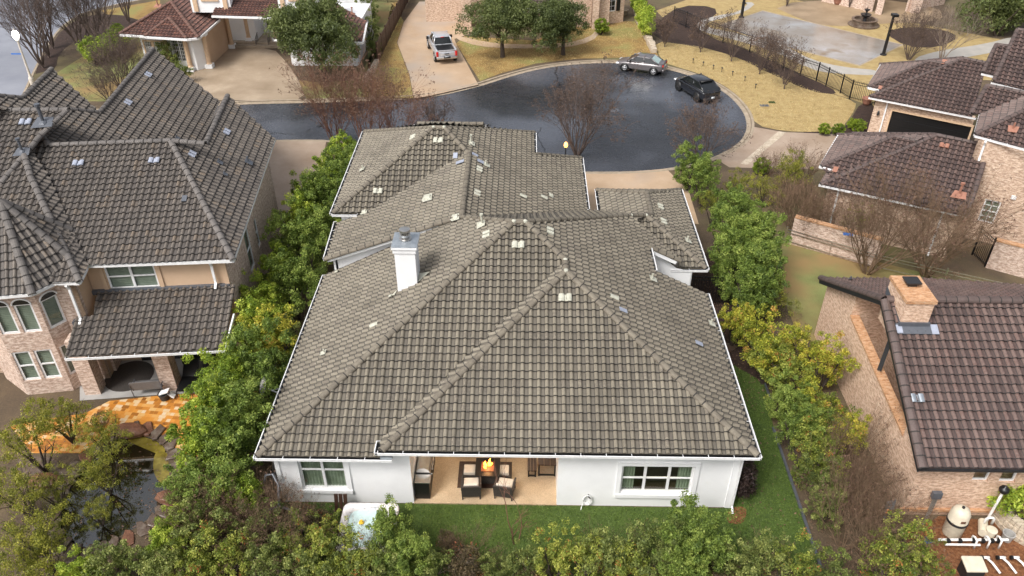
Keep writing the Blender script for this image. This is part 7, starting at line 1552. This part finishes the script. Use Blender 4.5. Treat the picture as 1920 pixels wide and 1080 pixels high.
H = thing("standpipe", G(1850, 965), "white standpipe with black round cap leaning by the brick wall", "pipe"); q = G(1845, 985, 0); tq = q+V(.1, .05, 1.75); pipe([q, tq], .05, parent=H); MB().lathe(tq, [(.06, 0), (.16, .05), (.18, .15), (.14, .24), (.05, .27), (.04, .34)], 14).build("vent_cap", M['black'], H, smooth=True)
H = thing("conduit_box", G(1745, 985), "grey electrical box on a bundle of conduits by the brick wall", "electrical box"); q = G(1740, 1000, 0); q.y = 19.6
for i in range(4): MB().tube([q+V(-.1+.05*i, -.35+.02*i, .1), q+V(.12+.05*i, -.02, 1.15)], .022, 6).build("conduit", M['steel'], H)
MB().box((q.x+.2, q.y, 1.3), (.34, .16, .3)).build("box", M['lead'], H, bevel=.01)
H = thing("blue_valve", G(1730, 1030), "bright blue plastic valve fitting left of the filter tank", "valve"); q = G(1738, 1015, .25); MB().lathe(q, [(.1, 0), (.12, .15), (.07, .22)], 12).build("body", M['blue'], H); MB().tube([q+V(-.3, -.1, .02), q+V(.15, -.02, .05)], .06, 8).build("arm", M['blue'], H)
H = thing("filter_box", G(1820, 1070), "beige equipment box with sloping lid at the bottom right", "box"); q = G(1822, 1058, .5); k = MB(); k.box((q.x, q.y-.1, .3), (.6, .5, .6)); k.build("body", M['dark'], H); k = MB(); k.obox(q+V(0, -.1, .14), V(.36, 0, 0), V(0, .28, .05), V(0, 0, .045)); k.build("lid", M['beige_plastic'], H, bevel=.03)
H = thing("valve_manifold", G(1880, 1060), "white pipe manifold with elbows in the fallen leaves at the bottom right", "pipes")
for i, x in enumerate((1852, 1882, 1908)):
    q = G(x, 1050, .3); k = MB(); k.tube([q+V(-.14, .1, 0), q+V(.1, .1, .01)], .05, 10); k.tube([q+V(0, .08, 0), q+V(.12, -.1, -.02), q+V(.26, -.45, -.12)], .042, 10); k.build("pipe_tee", M['pvc'], H, smooth=True)
    k = MB(); k.tube([q+V(-.2, .1, 0), q+V(-.12, .1, 0)], .075, 12); k.build("union", M['black'], H)
H = thing("bucket", G(1880, 1000), "translucent grey bucket at the end of the white pipe run", "bucket"); q = G(1886, 1012, 0); MB().lathe(q, [(.16, 0), (.2, .34), (.22, .36), (.18, .36), (.14, .05)], 18).build("pail", M['slab'], H)
q = G(1668, 955, .4); tag(MB().obox(q, V(.2, .05, 0), V(-.02, .06, .4), V(.02, .03, .0)).build("sheet_metal", M['zinc'], bevel=.01), "crumpled pale metal sheet leaning on the brick wall corner", "sheet")
